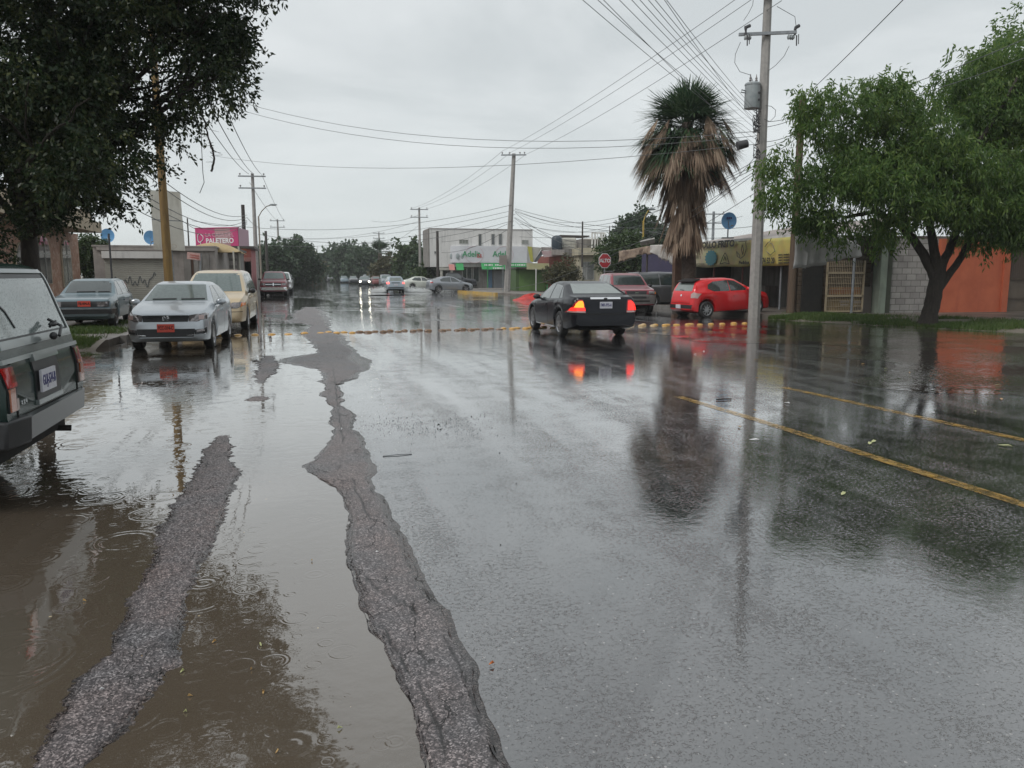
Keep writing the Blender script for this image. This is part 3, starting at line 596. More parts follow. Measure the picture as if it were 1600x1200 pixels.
# ================================================================== CARS
def car(sp, loc, heading, label, cat='car', name='parked_car', group=None, P='paint', glassm='glass', windm='wind', detail=True, plates=None, lit=None):
    L_, W_, H_ = sp['L'], sp['W'], sp['H']; paintm = sp[P] if P in sp else sp['mat']
    root = empty(name, loc, heading, label, cat, group)
    glassm = M.get(glassm, glassm) if isinstance(glassm, str) else glassm; windm = M.get(windm, windm) if isinstance(windm, str) else windm
    hw = W_/2
    s = np.unique(np.round(np.concatenate([np.linspace(0, L_, 76), np.linspace(0, .3, 12), np.linspace(L_-.3, L_, 12)] +
        [c+(sp['R']+.055)*np.array([-1.001,-.999,-.97,-.9,-.8,-.65,-.45,-.2,0,.2,.45,.65,.8,.9,.97,.999,1.001]) for c in sp['wh']]), 4))
    s = s[(s >= 0) & (s <= L_)]
    def prof(key, sm=.035):
        p = sp[key]; x = [a for a, _ in p]; z = [b for _, b in p]
        f = np.linspace(0, L_, 400); v = np.interp(f, x, z); kk = int(sm/L_*400*1.6)+1
        k_ = np.hanning(2*kk+3); k_ /= k_.sum(); vp = np.concatenate([np.full(kk+1, v[0]), v, np.full(kk+1, v[-1])])
        return np.interp(s, f, np.convolve(vp, k_, 'valid'))
    top, belt, bot = prof('top'), prof('belt', .08), prof('bot'); pw = prof('plan', .05)
    tum = sp.get('tum', .36); inw = sp.get('inw', .93)
    ring = []
    for i, x in enumerate(s):
        w_ = hw*pw[i]; zt = top[i]; zb = bot[i]; be = min(belt[i], zt-.025)
        for c in sp['wh']:
            d = abs(x-c); Ra = sp['R']+.055
            if d < Ra: zb = max(zb, sp['R']+math.sqrt(Ra*Ra-d*d))
        zb = min(zb, be-.06); g = zt-be
        wt = w_*inw; wr = max(wt-tum*g, w_*.3)
        ri = sp.get('edge', 1.0)
        h = [(0, zb), (w_*.86, zb), (w_*.965, zb+.035), (w_*.995, zb+(be-zb)*.3), (w_, zb+(be-zb)*.55), (w_*.99, zb+(be-zb)*.82), (w_*(1+inw)/2, be-.012), (wt, be+min(.02, g*.3)),
             (wt+(wr-wt)*.5, be+g*.5), (wr, be+g*.86), (wr-.03*ri-.02, be+g*.95), (wr*.80, be+g*.985), (wr*.45, be+g*.998), (0, zt)]
        ring.append(h)
    m = len(ring[0]); V = []; F = []
    full = []
    for i, h in enumerate(ring):
        row = [(L_/2-s[i], y, z) for y, z in h]+[(L_/2-s[i], -y, z) for y, z in h[-2:0:-1]]
        full.append(len(row)); V += row
    n = full[0]
    for i in range(len(s)-1):
        for k in range(n): F.append((i*n+k, i*n+(k+1) % n, (i+1)*n+(k+1) % n, (i+1)*n+k))
    F.append(tuple(range(n))); F.append(tuple((len(s)-1)*n+k for k in range(n))[::-1])
    mb = MB(); mb.add(V, F); body = mb.build('body', paintm, root, smooth=38)
    bvh = BVHTree.FromPolygons([Vector(v) for v in mb.v], mb.f)
    X = lambda ss: L_/2-ss
    def patch(nm, poly, view, mat, off=.006, parent=root, step=.07, side=1, lab=None, depth=.02):
        # poly in (u, z): side view u = distance from the front; front/rear view u = y; top view (s, y)
        us = [p[0] for p in poly]; zs = [p[1] for p in poly]; z0, z1 = min(zs), max(zs)
        rows = sorted(set(list(np.linspace(z0, z1, max(2, int((z1-z0)/step)+2)))+zs)); G_ = []; nc = max(2, int((max(us)-min(us))/step)+2)
        for z in rows:
            zz = min(max(z, z0+1e-5), z1-1e-5); xs = []
            for (a, b), (c, d) in zip(poly, poly[1:]+poly[:1]):
                if (b-zz)*(d-zz) <= 0 and abs(b-d) > 1e-9: xs.append(a+(c-a)*(zz-b)/(d-b))
            if len(xs) < 2: continue
            x0_, x1_ = min(xs), max(xs); G_.append([(x0_+(x1_-x0_)*k/nc, z) for k in range(nc+1)])
        outer, inner = [], []
        for r_ in G_:
            for (u, z) in r_:
                if view == 'side': o_ = Vector((X(u), side*3, z)); d_ = Vector((0, -side, 0))
                elif view == 'front': o_ = Vector((4, u, z)); d_ = Vector((-1, 0, 0))
                elif view == 'rear': o_ = Vector((-4, u, z)); d_ = Vector((1, 0, 0))
                else: o_ = Vector((X(u), z, 4)); d_ = Vector((0, 0, -1))
                hit, nr, _, _ = bvh.ray_cast(o_, d_)
                if hit is None: hit, nr, _, _ = bvh.find_nearest(o_+d_*(4-L_/2 if view in ('front','rear') else 2.1))
                if nr.dot(d_) > 0: nr = -nr
                outer.append(hit+nr*off); inner.append(hit-nr*depth)
        nr_, ncc = len(G_), nc+1; mbp = MB(); mbp.v = [tuple(v) for v in outer+inner]; K = len(outer)
        for i in range(nr_-1):
            for k in range(nc):
                mbp.f.append((i*ncc+k, i*ncc+k+1, (i+1)*ncc+k+1, (i+1)*ncc+k))
        bd = [(0, k) for k in range(nc)]+[(i, nc) for i in range(nr_-1)]+[(nr_-1, k) for k in range(nc, 0, -1)]+[(i, 0) for i in range(nr_-1, 0, -1)]
        idx = [i*ncc+k for i, k in bd]
        for a, b in zip(idx, idx[1:]+idx[:1]): mbp.f.append((b, a, a+K, b+K))
        o = mbp.build(nm, mat, parent, smooth=30)
        if lab: o['label'] = lab
        return o
    root_patch = patch
    # under-body
    ub = MB(); ub.box(-L_/2+.35, L_/2-.35, -hw*.62, hw*.62, .2, .55)
    for c in sp['wh']: ub.box(X(c)-.06, X(c)+.06, -hw*.8, hw*.8, sp['R']-.06, sp['R']+.06)
    ub.build('underbody', M['dark'], root)
    # wheels
    tw = sp.get('tw', .2); Rr = sp['R']; ri = Rr*.66
    tm = MB(); tm.lathe([(0,-tw/2+.03),(ri,-tw/2+.03),(ri+.01,-tw/2),(Rr-.03,-tw/2),(Rr,-tw/2+.03),(Rr,tw/2-.03),(Rr-.03,tw/2),(ri+.01,tw/2),(ri,tw/2-.05),(0,tw/2-.05)], 28, 'y')
    rm = MB(); rm.lathe([(ri*.999,tw/2-.006),(ri*.90,tw/2-.02),(ri*.88,tw/2-.045)], 28, 'y'); rm.lathe([(0,tw/2-.012),(ri*.2,tw/2-.016),(ri*.24,tw/2-.04)], 14, 'y')
    ns = sp.get('spokes', 5)
    for k in range(ns):
        q = 2*math.pi*k/ns+.3; c_, s_ = math.cos(q), math.sin(q); w0, w1 = ri*.13, ri*sp.get('spw', .10)
        def pt(r_, t_, y_): return (r_*c_-t_*s_, y_, r_*s_+t_*c_)
        rm.hexa([pt(ri*.15,-w0,tw/2-.045), pt(ri*.92,-w1,tw/2-.045), pt(ri*.92,w1,tw/2-.045), pt(ri*.15,w0,tw/2-.045),
                 pt(ri*.15,-w0,tw/2-.014), pt(ri*.92,-w1,tw/2-.018), pt(ri*.92,w1,tw/2-.018), pt(ri*.15,w0,tw/2-.014)])
    t0 = r0 = None
    for c in sp['wh']:
        for sd in (1, -1):
            if t0 is None:
                t0 = tm.build('wheel', M['tyre'], root, smooth=40); r0 = rm.build('rim', sp.get('rim', M['alloy']), t0, smooth=40); wl, rl = t0, r0
            else:
                wl = t0.copy(); COL.objects.link(wl); rl = r0.copy(); COL.objects.link(rl); rl.parent = wl
            wl.location = (X(c), sd*(hw-tw/2-.02), Rr); wl.rotation_euler = (0, 0, 0 if sd > 0 else math.pi)
    # glass
    for nm, poly in sp.get('sidewin', []):
        for sd in (1, -1): patch(nm, poly, 'side', glassm, .005, side=sd)
    if 'wind' in sp: patch('windscreen', sp['wind'], 'front', windm, .005)
    if 'rearwin' in sp: patch('rear_window', sp['rearwin'], 'rear', sp.get('rearglass', glassm), .005)
    if detail:
        for poly in sp.get('doors', []):
            for sd in (1, -1):
                d_ = patch('door', poly, 'side', paintm, .006, side=sd, depth=.004)
                x_ = max(p[0] for p in poly)-.16; z_ = max(p[1] for p in poly)-.12
                hmb = patch('door_handle', [(x_-.1,z_-.015),(x_+.06,z_-.015),(x_+.06,z_+.02),(x_-.1,z_+.02)], 'side', sp.get('handle', paintm), .03, parent=d_, side=sd)
        if 'skirt' in sp:
            for sd in (1, -1): patch('sill_trim', sp['skirt'], 'side', sp.get('skirtmat', M['black']), .008, side=sd)
        if 'strip' in sp:
            for sd in (1, -1): patch('side_moulding', sp['strip'], 'side', sp.get('stripmat', M['black']), .014, side=sd)
    for sd in (1, -1):
        if 'mirror' in sp:
            mx, mz = sp['mirror']; mm = MB(); yy = sd*(hw*inw+.12); mm.ell((X(mx), yy, mz), .07, .11, .075); mm.cyl((X(mx), sd*(hw*inw-.08), mz-.06), (X(mx), yy, mz-.03), .025)
            mm.build('side_mirror', sp.get('mirmat', paintm), root, smooth=50)
    for nm, poly, view, mat, off, sides, lab in sp.get('patches', []):
        for sd in sides:
            if view == 'side': patch(nm, poly, 'side', mat, off, side=sd, lab=lab, step=.05)
            else:
                pp = [(u*sd, z) for u, z in poly]; patch(nm, pp if sd > 0 else pp[::-1], view, mat, off, lab=lab, step=.05)
    if plates:
        for view, mat, ink, txt, z, pw_, yoff in plates:
            ph = pw_*.5; sx = 1 if view == 'front' else -1
            hit, nr, _, _ = bvh.ray_cast(Vector((4*sx, yoff, z)), Vector((-sx, 0, 0)))
            x_ = hit.x+sx*.03 if hit else sx*(L_/2+.01)
            pb = MB(); pb.box(-.008, .008, -pw_/2, pw_/2, -ph/2, ph/2); p = pb.build('number_plate', mat, root); p.location = (x_, yoff, z)
            if txt:
                to = text('lettering', txt, ph*.66, ink, p, (sx*.009, 0, 0), (R(90), 0, R(90) if sx > 0 else R(-90)), 1, .002, ph*.012); to.scale = (pw_*.88/max(to.dimensions.x, .01), 1, 1)
    return root, bvh, patch, X
def mirror_y(poly): return [(-u, z) for u, z in poly]
S = {}
S['sedan'] = dict(L=4.38, W=1.70, H=1.47, R=.315, wh=(.83, 3.38), tw=.2, tum=.40,
  top=[(0,.60),(.02,.71),(.05,.765),(.12,.805),(.3,.86),(.7,.94),(1.1,1.0),(1.22,1.03),(1.98,1.42),(2.3,1.465),(2.9,1.46),(3.3,1.39),(3.95,1.11),(4.28,1.08),(4.35,.95),(4.38,.62)],
  belt=[(0,.50),(.08,.72),(.35,.79),(1.1,.90),(2.2,.93),(3.9,.99),(4.25,.93),(4.38,.56)],
  bot=[(0,.30),(.12,.20),(.5,.19),(4.0,.21),(4.25,.26),(4.38,.38)], plan=[(0,.66),(.03,.78),(.12,.88),(.3,.95),(.6,.99),(1.2,1),(3.5,1),(4.0,.96),(4.25,.88),(4.38,.74)],
  wind=[(-.66,1.04),(.66,1.04),(.53,1.385),(-.53,1.385)], rearwin=[(-.60,1.13),(.60,1.13),(.50,1.385),(-.50,1.385)],
  sidewin=[('side_window', [(1.42,.965),(2.30,.975),(2.34,1.37),(2.02,1.355)]), ('side_window', [(2.38,.975),(3.30,1.02),(3.42,1.12),(3.12,1.35),(2.42,1.375)])],
  doors=[[(1.28,.28),(2.33,.28),(2.33,.92),(1.28,.90)], [(2.345,.28),(3.02,.28),(3.3,.70),(3.3,.95),(2.345,.93)]], mirror=(1.55, 1.0), rearglass=M['rearglass'])
S['hatch'] = dict(S['sedan'], L=3.85, W=1.67, H=1.51, R=.31, wh=(.78, 3.2), tum=.36,
  top=[(0,.52),(.03,.68),(.10,.77),(.3,.86),(.85,.99),(.98,1.03),(1.72,1.44),(2.1,1.50),(2.9,1.50),(3.35,1.44),(3.52,1.38),(3.74,1.02),(3.80,.95),(3.83,.62),(3.85,.5)],
  belt=[(0,.44),(.12,.66),(.35,.76),(1.0,.91),(2.2,.95),(3.3,1.03),(3.7,.98),(3.8,.6),(3.85,.45)],
  bot=[(0,.30),(.12,.20),(.5,.2),(3.5,.22),(3.75,.27),(3.85,.36)], plan=[(0,.66),(.03,.78),(.12,.88),(.3,.95),(.6,.99),(1.2,1),(3.2,1),(3.6,.95),(3.78,.88),(3.85,.80)],
  wind=[(-.64,1.05),(.64,1.05),(.53,1.41),(-.53,1.41)], rearwin=[(-.56,1.06),(.56,1.06),(.48,1.38),(-.48,1.38)],
  sidewin=[('side_window', [(1.2,.98),(2.05,.99),(2.07,1.41),(1.78,1.37),(1.5,1.22)]), ('side_window', [(2.09,.99),(2.85,1.01),(3.12,1.12),(3.08,1.27),(2.8,1.38),(2.09,1.41)])],
  doors=[[(1.08,.28),(2.07,.28),(2.07,.94),(1.08,.90)], [(2.085,.28),(2.82,.28),(3.02,.6),(3.02,.97),(2.085,.94)]], mirror=(1.3, 1.03))
S['suv'] = dict(S['sedan'], L=4.42, W=1.78, H=1.72, R=.35, wh=(.82, 3.44), tw=.23, tum=.24, inw=.94,
  top=[(0,.62),(.03,.88),(.08,.97),(.3,1.03),(1.1,1.13),(1.25,1.16),(1.82,1.60),(2.1,1.69),(3.2,1.71),(4.1,1.67),(4.24,1.6),(4.36,1.1),(4.42,.8)],
  belt=[(0,.5),(.08,.86),(.35,.95),(1.1,1.04),(2.2,1.07),(4.1,1.10),(4.35,1.0),(4.42,.7)],
  bot=[(0,.38),(.12,.33),(.5,.32),(4.0,.33),(4.25,.36),(4.42,.42)], plan=[(0,.84),(.03,.90),(.12,.95),(.4,.99),(1.2,1),(3.5,1),(4.1,.98),(4.3,.94),(4.42,.88)],
  wind=[(-.70,1.18),(.70,1.18),(.60,1.61),(-.60,1.61)], rearwin=[(-.62,1.14),(.62,1.14),(.56,1.57),(-.56,1.57)],
  sidewin=[('side_window', [(1.48,1.10),(2.20,1.11),(2.22,1.60),(1.95,1.57)]), ('side_window', [(2.27,1.11),(3.08,1.12),(3.08,1.62),(2.27,1.61)]), ('side_window', [(3.16,1.12),(3.95,1.13),(3.9,1.58),(3.16,1.61)])],
  doors=[[(1.22,.42),(2.23,.42),(2.23,1.06),(1.22,1.02)], [(2.245,.42),(2.98,.42),(3.1,.8),(3.1,1.08),(2.245,1.06)]], mirror=(1.5, 1.14), mirmat=M['black'])
S['van'] = dict(S['sedan'], L=5.1, W=1.92, H=1.78, R=.34, wh=(.95, 4.0), tw=.22, tum=.27, inw=.94,
  top=[(0,.55),(.04,.70),(.12,.80),(.35,.93),(.85,1.05),(1.0,1.08),(1.95,1.66),(2.3,1.745),(3.4,1.78),(4.7,1.74),(4.88,1.66),(5.04,1.1),(5.1,.7)],
  belt=[(0,.45),(.12,.72),(.35,.85),(1.0,1.0),(2.2,1.06),(4.7,1.08),(5.0,1.0),(5.1,.6)],
  bot=[(0,.28),(.12,.22),(.5,.22),(4.7,.25),(4.95,.3),(5.1,.38)], plan=[(0,.62),(.04,.76),(.15,.87),(.4,.95),(.8,.99),(1.2,1),(4.3,1),(4.8,.97),(5.0,.93),(5.1,.86)],
  wind=[(-.78,1.12),(.78,1.12),(.63,1.66),(-.63,1.66)], rearwin=[(-.66,1.14),(.66,1.14),(.6,1.6),(-.6,1.6)],
  sidewin=[('side_window', [(1.55,1.09),(2.45,1.11),(2.47,1.64),(2.12,1.60)]), ('side_window', [(2.52,1.11),(3.55,1.12),(3.55,1.66),(2.52,1.65)]), ('side_window', [(3.62,1.12),(4.72,1.13),(4.62,1.63),(3.62,1.66)])],
  doors=[[(1.35,.32),(2.5,.32),(2.5,1.06),(1.35,1.02)], [(2.515,.32),(3.55,.32),(3.55,1.07),(2.515,1.06)]], mirror=(1.62, 1.12), mirmat=M['black'])
S['pickup'] = dict(S['sedan'], L=5.6, W=2.0, H=1.9, R=.4, wh=(.95, 4.45), tw=.27, tum=.27, inw=.93,
  top=[(0,.70),(.03,1.02),(.08,1.13),(.3,1.2),(1.15,1.28),(1.35,1.31),(1.95,1.80),(2.2,1.89),(3.2,1.9),(3.42,1.85),(3.58,1.32),(3.7,1.28),(5.5,1.28),(5.56,1.2),(5.6,.8)],
  belt=[(0,.55),(.08,1.0),(.35,1.1),(1.2,1.18),(3.5,1.22),(5.5,1.22),(5.6,.75)],
  bot=[(0,.42),(.12,.38),(.5,.42),(5.2,.45),(5.6,.5)], plan=[(0,.84),(.03,.90),(.12,.95),(.4,.99),(1.2,1),(5.2,1),(5.5,.98),(5.6,.94)],
  wind=[(-.76,1.34),(.76,1.34),(.66,1.80),(-.66,1.80)], rearwin=[(-.6,1.38),(.6,1.38),(.56,1.78),(-.56,1.78)],
  sidewin=[('side_window', [(1.62,1.24),(2.42,1.25),(2.42,1.78),(2.08,1.76)]), ('side_window', [(2.48,1.25),(3.35,1.26),(3.3,1.76),(2.48,1.78)])],
  doors=[[(1.4,.5),(2.44,.5),(2.44,1.18),(1.4,1.15)], [(2.455,.5),(3.4,.5),(3.4,1.19),(2.455,1.18)]], mirror=(1.7, 1.3), mirmat=M['black'])
# ---- 1. silver sedan, front towards the camera
sil = paint('silver_paint', (.52,.56,.60), .55, .3)
f = 1
S1 = dict(S['sedan'], mat=sil, spokes=7, mirror=(1.5,1.0))
S1['patches'] = [
 ('grille', [(-.44,.63),(.44,.63),(.46,.75),(-.46,.75)], 'front', M['black'], .012, (1,), None),
 ('headlight', [(.455,.635),(.60,.625),(.78,.67),(.80,.78),(.74,.80),(.46,.755)], 'front', M['lens'], .010, (1,-1), None),
 ('lamp_reflector', [(.64,.67),(.73,.67),(.73,.755),(.64,.755)], 'front', M['clear'], .014, (1,-1), None),
 ('bumper_grille', [(-.54,.31),(.54,.31),(.57,.48),(-.57,.48)], 'front', M['black'], .010, (1,), None),
 ('fog_lamp_recess', [(.56,.36),(.77,.38),(.77,.50),(.56,.46)], 'front', M['black'], .012, (1,-1), None),
 ('fog_lamp', [(.60,.41),(.73,.42),(.73,.475),(.60,.45)], 'front', M['lens'], .018, (1,-1), None),
 ('chrome_strip', [(.40,.335),(.76,.365),(.76,.385),(.40,.35)], 'front', M['chrome'], .02, (1,-1), None),
 ('chrome_strip', [(-.43,.742),(.43,.742),(.44,.752),(-.44,.752)], 'front', M['chrome'], .016, (1,), None),
 ('grille_bar', [(-.42,.700),(.42,.700),(.42,.706),(-.42,.706)], 'front', M['chrome'], .015, (1,), None),
 ('wiper', [(-.5,1.055),(.0,1.06),(.0,1.075),(-.5,1.07)], 'front', M['black'], .02, (1,), None),
 ('wiper', [(.1,1.055),(.6,1.06),(.6,1.075),(.1,1.07)], 'front', M['black'], .02, (1,), None)]
H180 = -math.pi/2     # nose towards -Y (towards the camera)
c1, bv, pt, X_ = car(S1, (-2.86, 19.65, 0), H180+R(-2.0), 'silver sedan parked at the left kerb with red front plate, facing the camera', 'car',
   plates=[('front', M['plate_r'], M['ink_r'], 'FCC-314-C', .50, .34, 0.0)])
# round badge: ring with a V over a W
hit = bv.ray_cast(Vector((4, 0, .70)), Vector((-1,0,0)))[0]
e = MB(); Rb = .062
for k in range(24):
    q, q2 = 2*math.pi*k/24, 2*math.pi*(k+1)/24
    e.tube([(0, Rb*math.cos(q), Rb*math.sin(q)), (0, Rb*math.cos(q2), Rb*math.sin(q2))], .007, 6)
for pts_ in ([(-.026,.050),(0,.008),(.026,.050)], [(-.05,.02),(-.026,-.045),(0,-.002),(.026,-.045),(.05,.02)]):
    e.tube([(0, y, z) for y, z in pts_], .006, 6)
b_ = e.build('badge', M['chrome'], c1); b_.location = (hit.x+.025, 0, .70)
# ---- 2. gold minivan behind it
gold = paint('gold_beige_paint', (.60,.47,.30), .35, .32)
S2 = dict(S['van'], mat=gold, skirt=[(1.35,.24),(3.6,.24),(3.6,.34),(1.35,.34)], skirtmat=gold, spokes=7)
S2['patches'] = [
 ('grille', [(-.36,.62),(.36,.62),(.42,.76),(-.42,.76)], 'front', M['black'], .010, (1,), None)]+[
 ('grille_bar', [(-.37-.01*k,.64+.03*k),(.37+.01*k,.64+.03*k),(.37+.01*k,.652+.03*k),(-.37-.01*k,.652+.03*k)], 'front', M['chrome'], .016, (1,), None) for k in range(4)]+[
 ('headlight', [(.46,.63),(.72,.64),(.88,.72),(.90,.80),(.80,.83),(.56,.80)], 'front', M['lens'], .012, (1,-1), None),
 ('turn_lamp', [(.80,.68),(.905,.72),(.91,.80),(.82,.80)], 'front', M['amber'], .018, (1,-1), None),
 ('bumper_grille', [(-.5,.36),(.5,.36),(.52,.45),(-.52,.45)], 'front', M['black'], .01, (1,), None),
 ('bumper_line', [(-.85,.535),(.85,.535),(.85,.55),(-.85,.55)], 'front', M['dark'], .006, (1,), None),
 ('wiper', [(-.6,1.13),(.0,1.14),(.0,1.155),(-.6,1.145)], 'front', M['black'], .02, (1,), None)]
car(S2, (-2.72, 26.3, 0), H180+R(-1.0), 'gold beige minivan parked behind the silver sedan', 'van', name='parked_van')
# ---- 3. old dark teal estate on the left verge
teal = paint('dull_teal_paint', (.13,.19,.22), .2, .38)
S3 = dict(S['hatch'], L=4.05, W=1.60, H=1.36, mat=teal, R=.29, wh=(.75,3.15), tum=.34, spokes=4, rim=M['alloy_dark'],
  top=[(0,.56),(.015,.74),(.05,.79),(.3,.83),(1.1,.90),(1.22,.93),(1.8,1.28),(2.05,1.345),(3.2,1.36),(3.7,1.32),(3.85,1.2),(4.0,.85),(4.05,.6)],
  belt=[(0,.5),(.05,.73),(.35,.77),(1.1,.83),(2.2,.86),(3.8,.88),(4.0,.8),(4.05,.55)],
  bot=[(0,.34),(.12,.24),(.5,.22),(3.7,.24),(3.95,.3),(4.05,.4)], plan=[(0,.90),(.03,.94),(.12,.97),(.4,1),(1.2,1),(3.4,1),(3.9,.97),(4.05,.92)],
  wind=[(-.60,.95),(.60,.95),(.52,1.28),(-.52,1.28)], rearwin=[(-.55,.95),(.55,.95),(.5,1.25),(-.5,1.25)],
  sidewin=[('side_window', [(1.42,.885),(2.2,.89),(2.2,1.27),(1.85,1.25)]), ('side_window', [(2.26,.89),(3.1,.9),(3.1,1.28),(2.26,1.27)]), ('side_window', [(3.16,.9),(3.7,.9),(3.6,1.25),(3.16,1.28)])],
  doors=[[(1.15,.3),(2.22,.3),(2.22,.85),(1.15,.82)]], mirror=None)
S3.pop('mirror')
S3['patches'] = [
 ('grille', [(-.73,.585),(.73,.585),(.73,.735),(-.73,.735)], 'front', M['black'], .010, (1,), None),
 ('headlight', [(.44,.60),(.68,.60),(.68,.72),(.44,.72)], 'front', M['lens'], .018, (1,-1), None),
 ('bumper', [(-.79,.40),(.79,.40),(.79,.53),(-.79,.53)], 'front', M['black'], .05, (1,), None),
 ('bumper_trim', [(-.79,.525),(.79,.525),(.79,.55),(-.79,.55)], 'front', M['steel'], .06, (1,), None),
 ('wiper', [(-.3,.965),(.18,.97),(.18,.985),(-.3,.98)], 'front', M['black'], .02, (1,), None),
 ('wiper', [(.25,.965),(.55,.97),(.55,.985),(.25,.98)], 'front', M['black'], .02, (1,), None)]
p3 = G(147, 512, .15); car(S3, (p3.x-.35, p3.y+1.7, .15), H180+R(3), 'old dull teal hatchback with square headlights parked on the left verge', 'car', windm=M['glass'],
    plates=[('front', M['plate_r'], M['ink_r'], 'FB-494-A', .675, .31, .12)])
# ---- 4. black sedan with lit brake lamps
blk = paint('black_blue_paint', (.008,.009,.014), .0, .3); blk.node_tree.nodes['Principled BSDF'].inputs['Specular IOR Level'].default_value = .1; blk.node_tree.nodes['Principled BSDF'].inputs['Coat Weight'].default_value = .4
S4 = dict(S['sedan'], L=4.83, W=1.84, H=1.45, mat=blk, R=.335, wh=(.92,3.65), tum=.42, spokes=8,
  top=[(0,.50),(.03,.62),(.10,.70),(.3,.79),(.7,.87),(1.2,.95),(1.35,.99),(2.15,1.39),(2.5,1.44),(3.1,1.445),(3.5,1.38),(4.25,1.10),(4.42,1.075),(4.70,1.06),(4.76,1.03),(4.80,.80),(4.83,.62)],
  belt=[(0,.42),(.12,.62),(.35,.72),(1.3,.88),(2.4,.93),(4.3,1.0),(4.7,.98),(4.83,.58)],
  bot=[(0,.30),(.12,.20),(.5,.19),(4.3,.21),(4.6,.26),(4.83,.34)], plan=[(0,.66),(.03,.78),(.12,.88),(.3,.95),(.7,.99),(1.3,1),(3.9,1),(4.4,.97),(4.65,.93),(4.83,.84)],
  wind=[(-.72,1.01),(.72,1.01),(.57,1.36),(-.57,1.36)], rearwin=[(-.66,1.13),(.66,1.13),(.54,1.375),(-.54,1.375)],
  sidewin=[('side_window', [(1.6,.935),(2.62,.965),(2.62,1.36),(2.22,1.34)]), ('side_window', [(2.7,.965),(3.55,.995),(3.38,1.32),(2.7,1.365)]), ('quarter_window', [(3.6,1.0),(3.85,1.02),(3.5,1.28),(3.44,1.3)])],
  doors=[[(1.45,.30),(2.64,.30),(2.64,.93),(1.45,.87)], [(2.655,.30),(3.28,.30),(3.5,.70),(3.6,.96),(2.655,.93)]], mirror=(1.72,1.0), mirmat=M['black'],
  skirt=[(1.35,.235),(3.2,.235),(3.2,.255),(1.35,.255)], skirtmat=M['chrome'], strip=[(1.5,.52),(3.25,.53),(3.25,.55),(1.5,.54)], stripmat=blk, rearglass=M['rearglass'])
S4['patches'] = [
 ('tail_lamp', [(.54,.665),(.90,.665),(.88,.74),(.80,.90),(.70,.985),(.60,.985),(.57,.9)], 'rear', M['red_lens'], .012, (1,-1), None),
 ('chrome_strip', [(-.40,.995),(.40,.995),(.40,1.035),(-.40,1.035)], 'rear', M['chrome'], .03, (1,), None),
 ('bumper_crease', [(-.85,.62),(.85,.62),(.85,.635),(-.85,.635)], 'rear', M['dark'], .008, (1,), None),
 ('boot_lid', [(-.50,.66),(.50,.66),(.54,.985),(-.54,.985)], 'rear', blk, .010, (1,), None),
 ('clear_lamp', [(.55,.67),(.89,.67),(.88,.715),(.55,.705)], 'rear', M['clear'], .018, (1,-1), None),
 ('headlight', [(.5,.62),(.78,.64),(.82,.72),(.5,.72)], 'front', M['lens'], .01, (1,-1), None)]
RR = G(971, 524); hd = math.pi/2-R(1.5)
dx, dy = math.cos(hd), math.sin(hd)
# place so the rear right tyre stands on that spot
ofs = Vector((-(4.83/2-.92-.26)*0, 0, 0))
lx_, ly_ = 4.83/2-3.65, -(.92-.1)
cx_ = RR.x-(lx_*dx-ly_*dy); cy_ = RR.y-(lx_*dy+ly_*dx)+.15
c4, bv, pt, X_ = car(S4, (cx_, cy_, 0), hd, 'black sedan driving away with its brake lamps lit', 'car', name='moving_car', windm=M['glass'],
   plates=[('rear', M['plate_w'], M['ink_b'], 'FMK-995-A', .855, .33, 0.0)])
pt('lit_lamp', [(.585,.72),(.84,.72),(.77,.88),(.69,.955),(.61,.955),(.585,.88)], 'rear', M['brake_amber'], .02, step=.05, lab='lit orange centre of the left tail lamp')
pt('lit_lamp', [(-.585,.72),(-.61,.95),(-.69,.955),(-.78,.88),(-.84,.72)][::-1], 'rear', M['brake'], .02, step=.05)
pt('lit_lamp', [(.55,.71),(.875,.71),(.85,.79),(.56,.79)], 'rear', M['brake'], .026, step=.05)
e = MB(); e.ell((0,0,0), .012, .05, .022); b_ = e.build('badge', M['cable'], c4, smooth=40); b_.location = (-4.83/2-.01+.06, 0, 1.02)
# ---- 5. maroon off-roader facing the camera on the right
mar = paint('maroon_paint', (.27,.035,.05), .3, .3); grey = pm('grey_cladding', (.13,.125,.12), .5, col2=(.09,.088,.085), scale=6)
S5 = dict(S['suv'], mat=mar, skirt=[(1.2,.34),(3.05,.34),(3.05,.55),(1.2,.55)], skirtmat=grey, spokes=5)
S5['patches'] = [
 ('bumper', [(-.84,.42),(.84,.42),(.86,.60),(.86,.78),(.5,.80),(-.5,.80),(-.86,.78),(-.86,.60)], 'front', grey, .03, (1,), 'grey plastic front bumper'),
 ('grille', [(-.40,.80),(.40,.80),(.44,.94),(-.44,.94)], 'front', M['black'], .025, (1,), None),
 ('grille_badge', [(-.07,.845),(.07,.845),(.08,.87),(.07,.895),(-.07,.895),(-.08,.87)], 'front', M['chrome'], .032, (1,), None),
 ('lower_grille', [(-.40,.64),(.40,.64),(.40,.72),(-.40,.72)], 'front', M['black'], .036, (1,), None),
 ('headlight', [(.50,.81),(.84,.80),(.85,.92),(.52,.94)], 'front', M['lens'], .032, (1,-1), None),
 ('turn_lamp', [(.76,.82),(.85,.82),(.85,.91),(.77,.91)], 'front', M['amber'], .038, (1,-1), None),
 ('bumper_slot', [(-.55,.50),(.55,.50),(.55,.56),(-.55,.56)], 'front', M['dark'], .036, (1,), None)]
hd5 = H180-R(9)
p5 = G(1012, 489); c5, bv, pt, X_ = car(S5, (p5.x-.1+1.25*0-.35, p5.y+1.55, 0), hd5, 'maroon off-roader with grey front bumper parked under the stall awning, facing the camera', 'car', windm=M['glass'])
rk = MB()
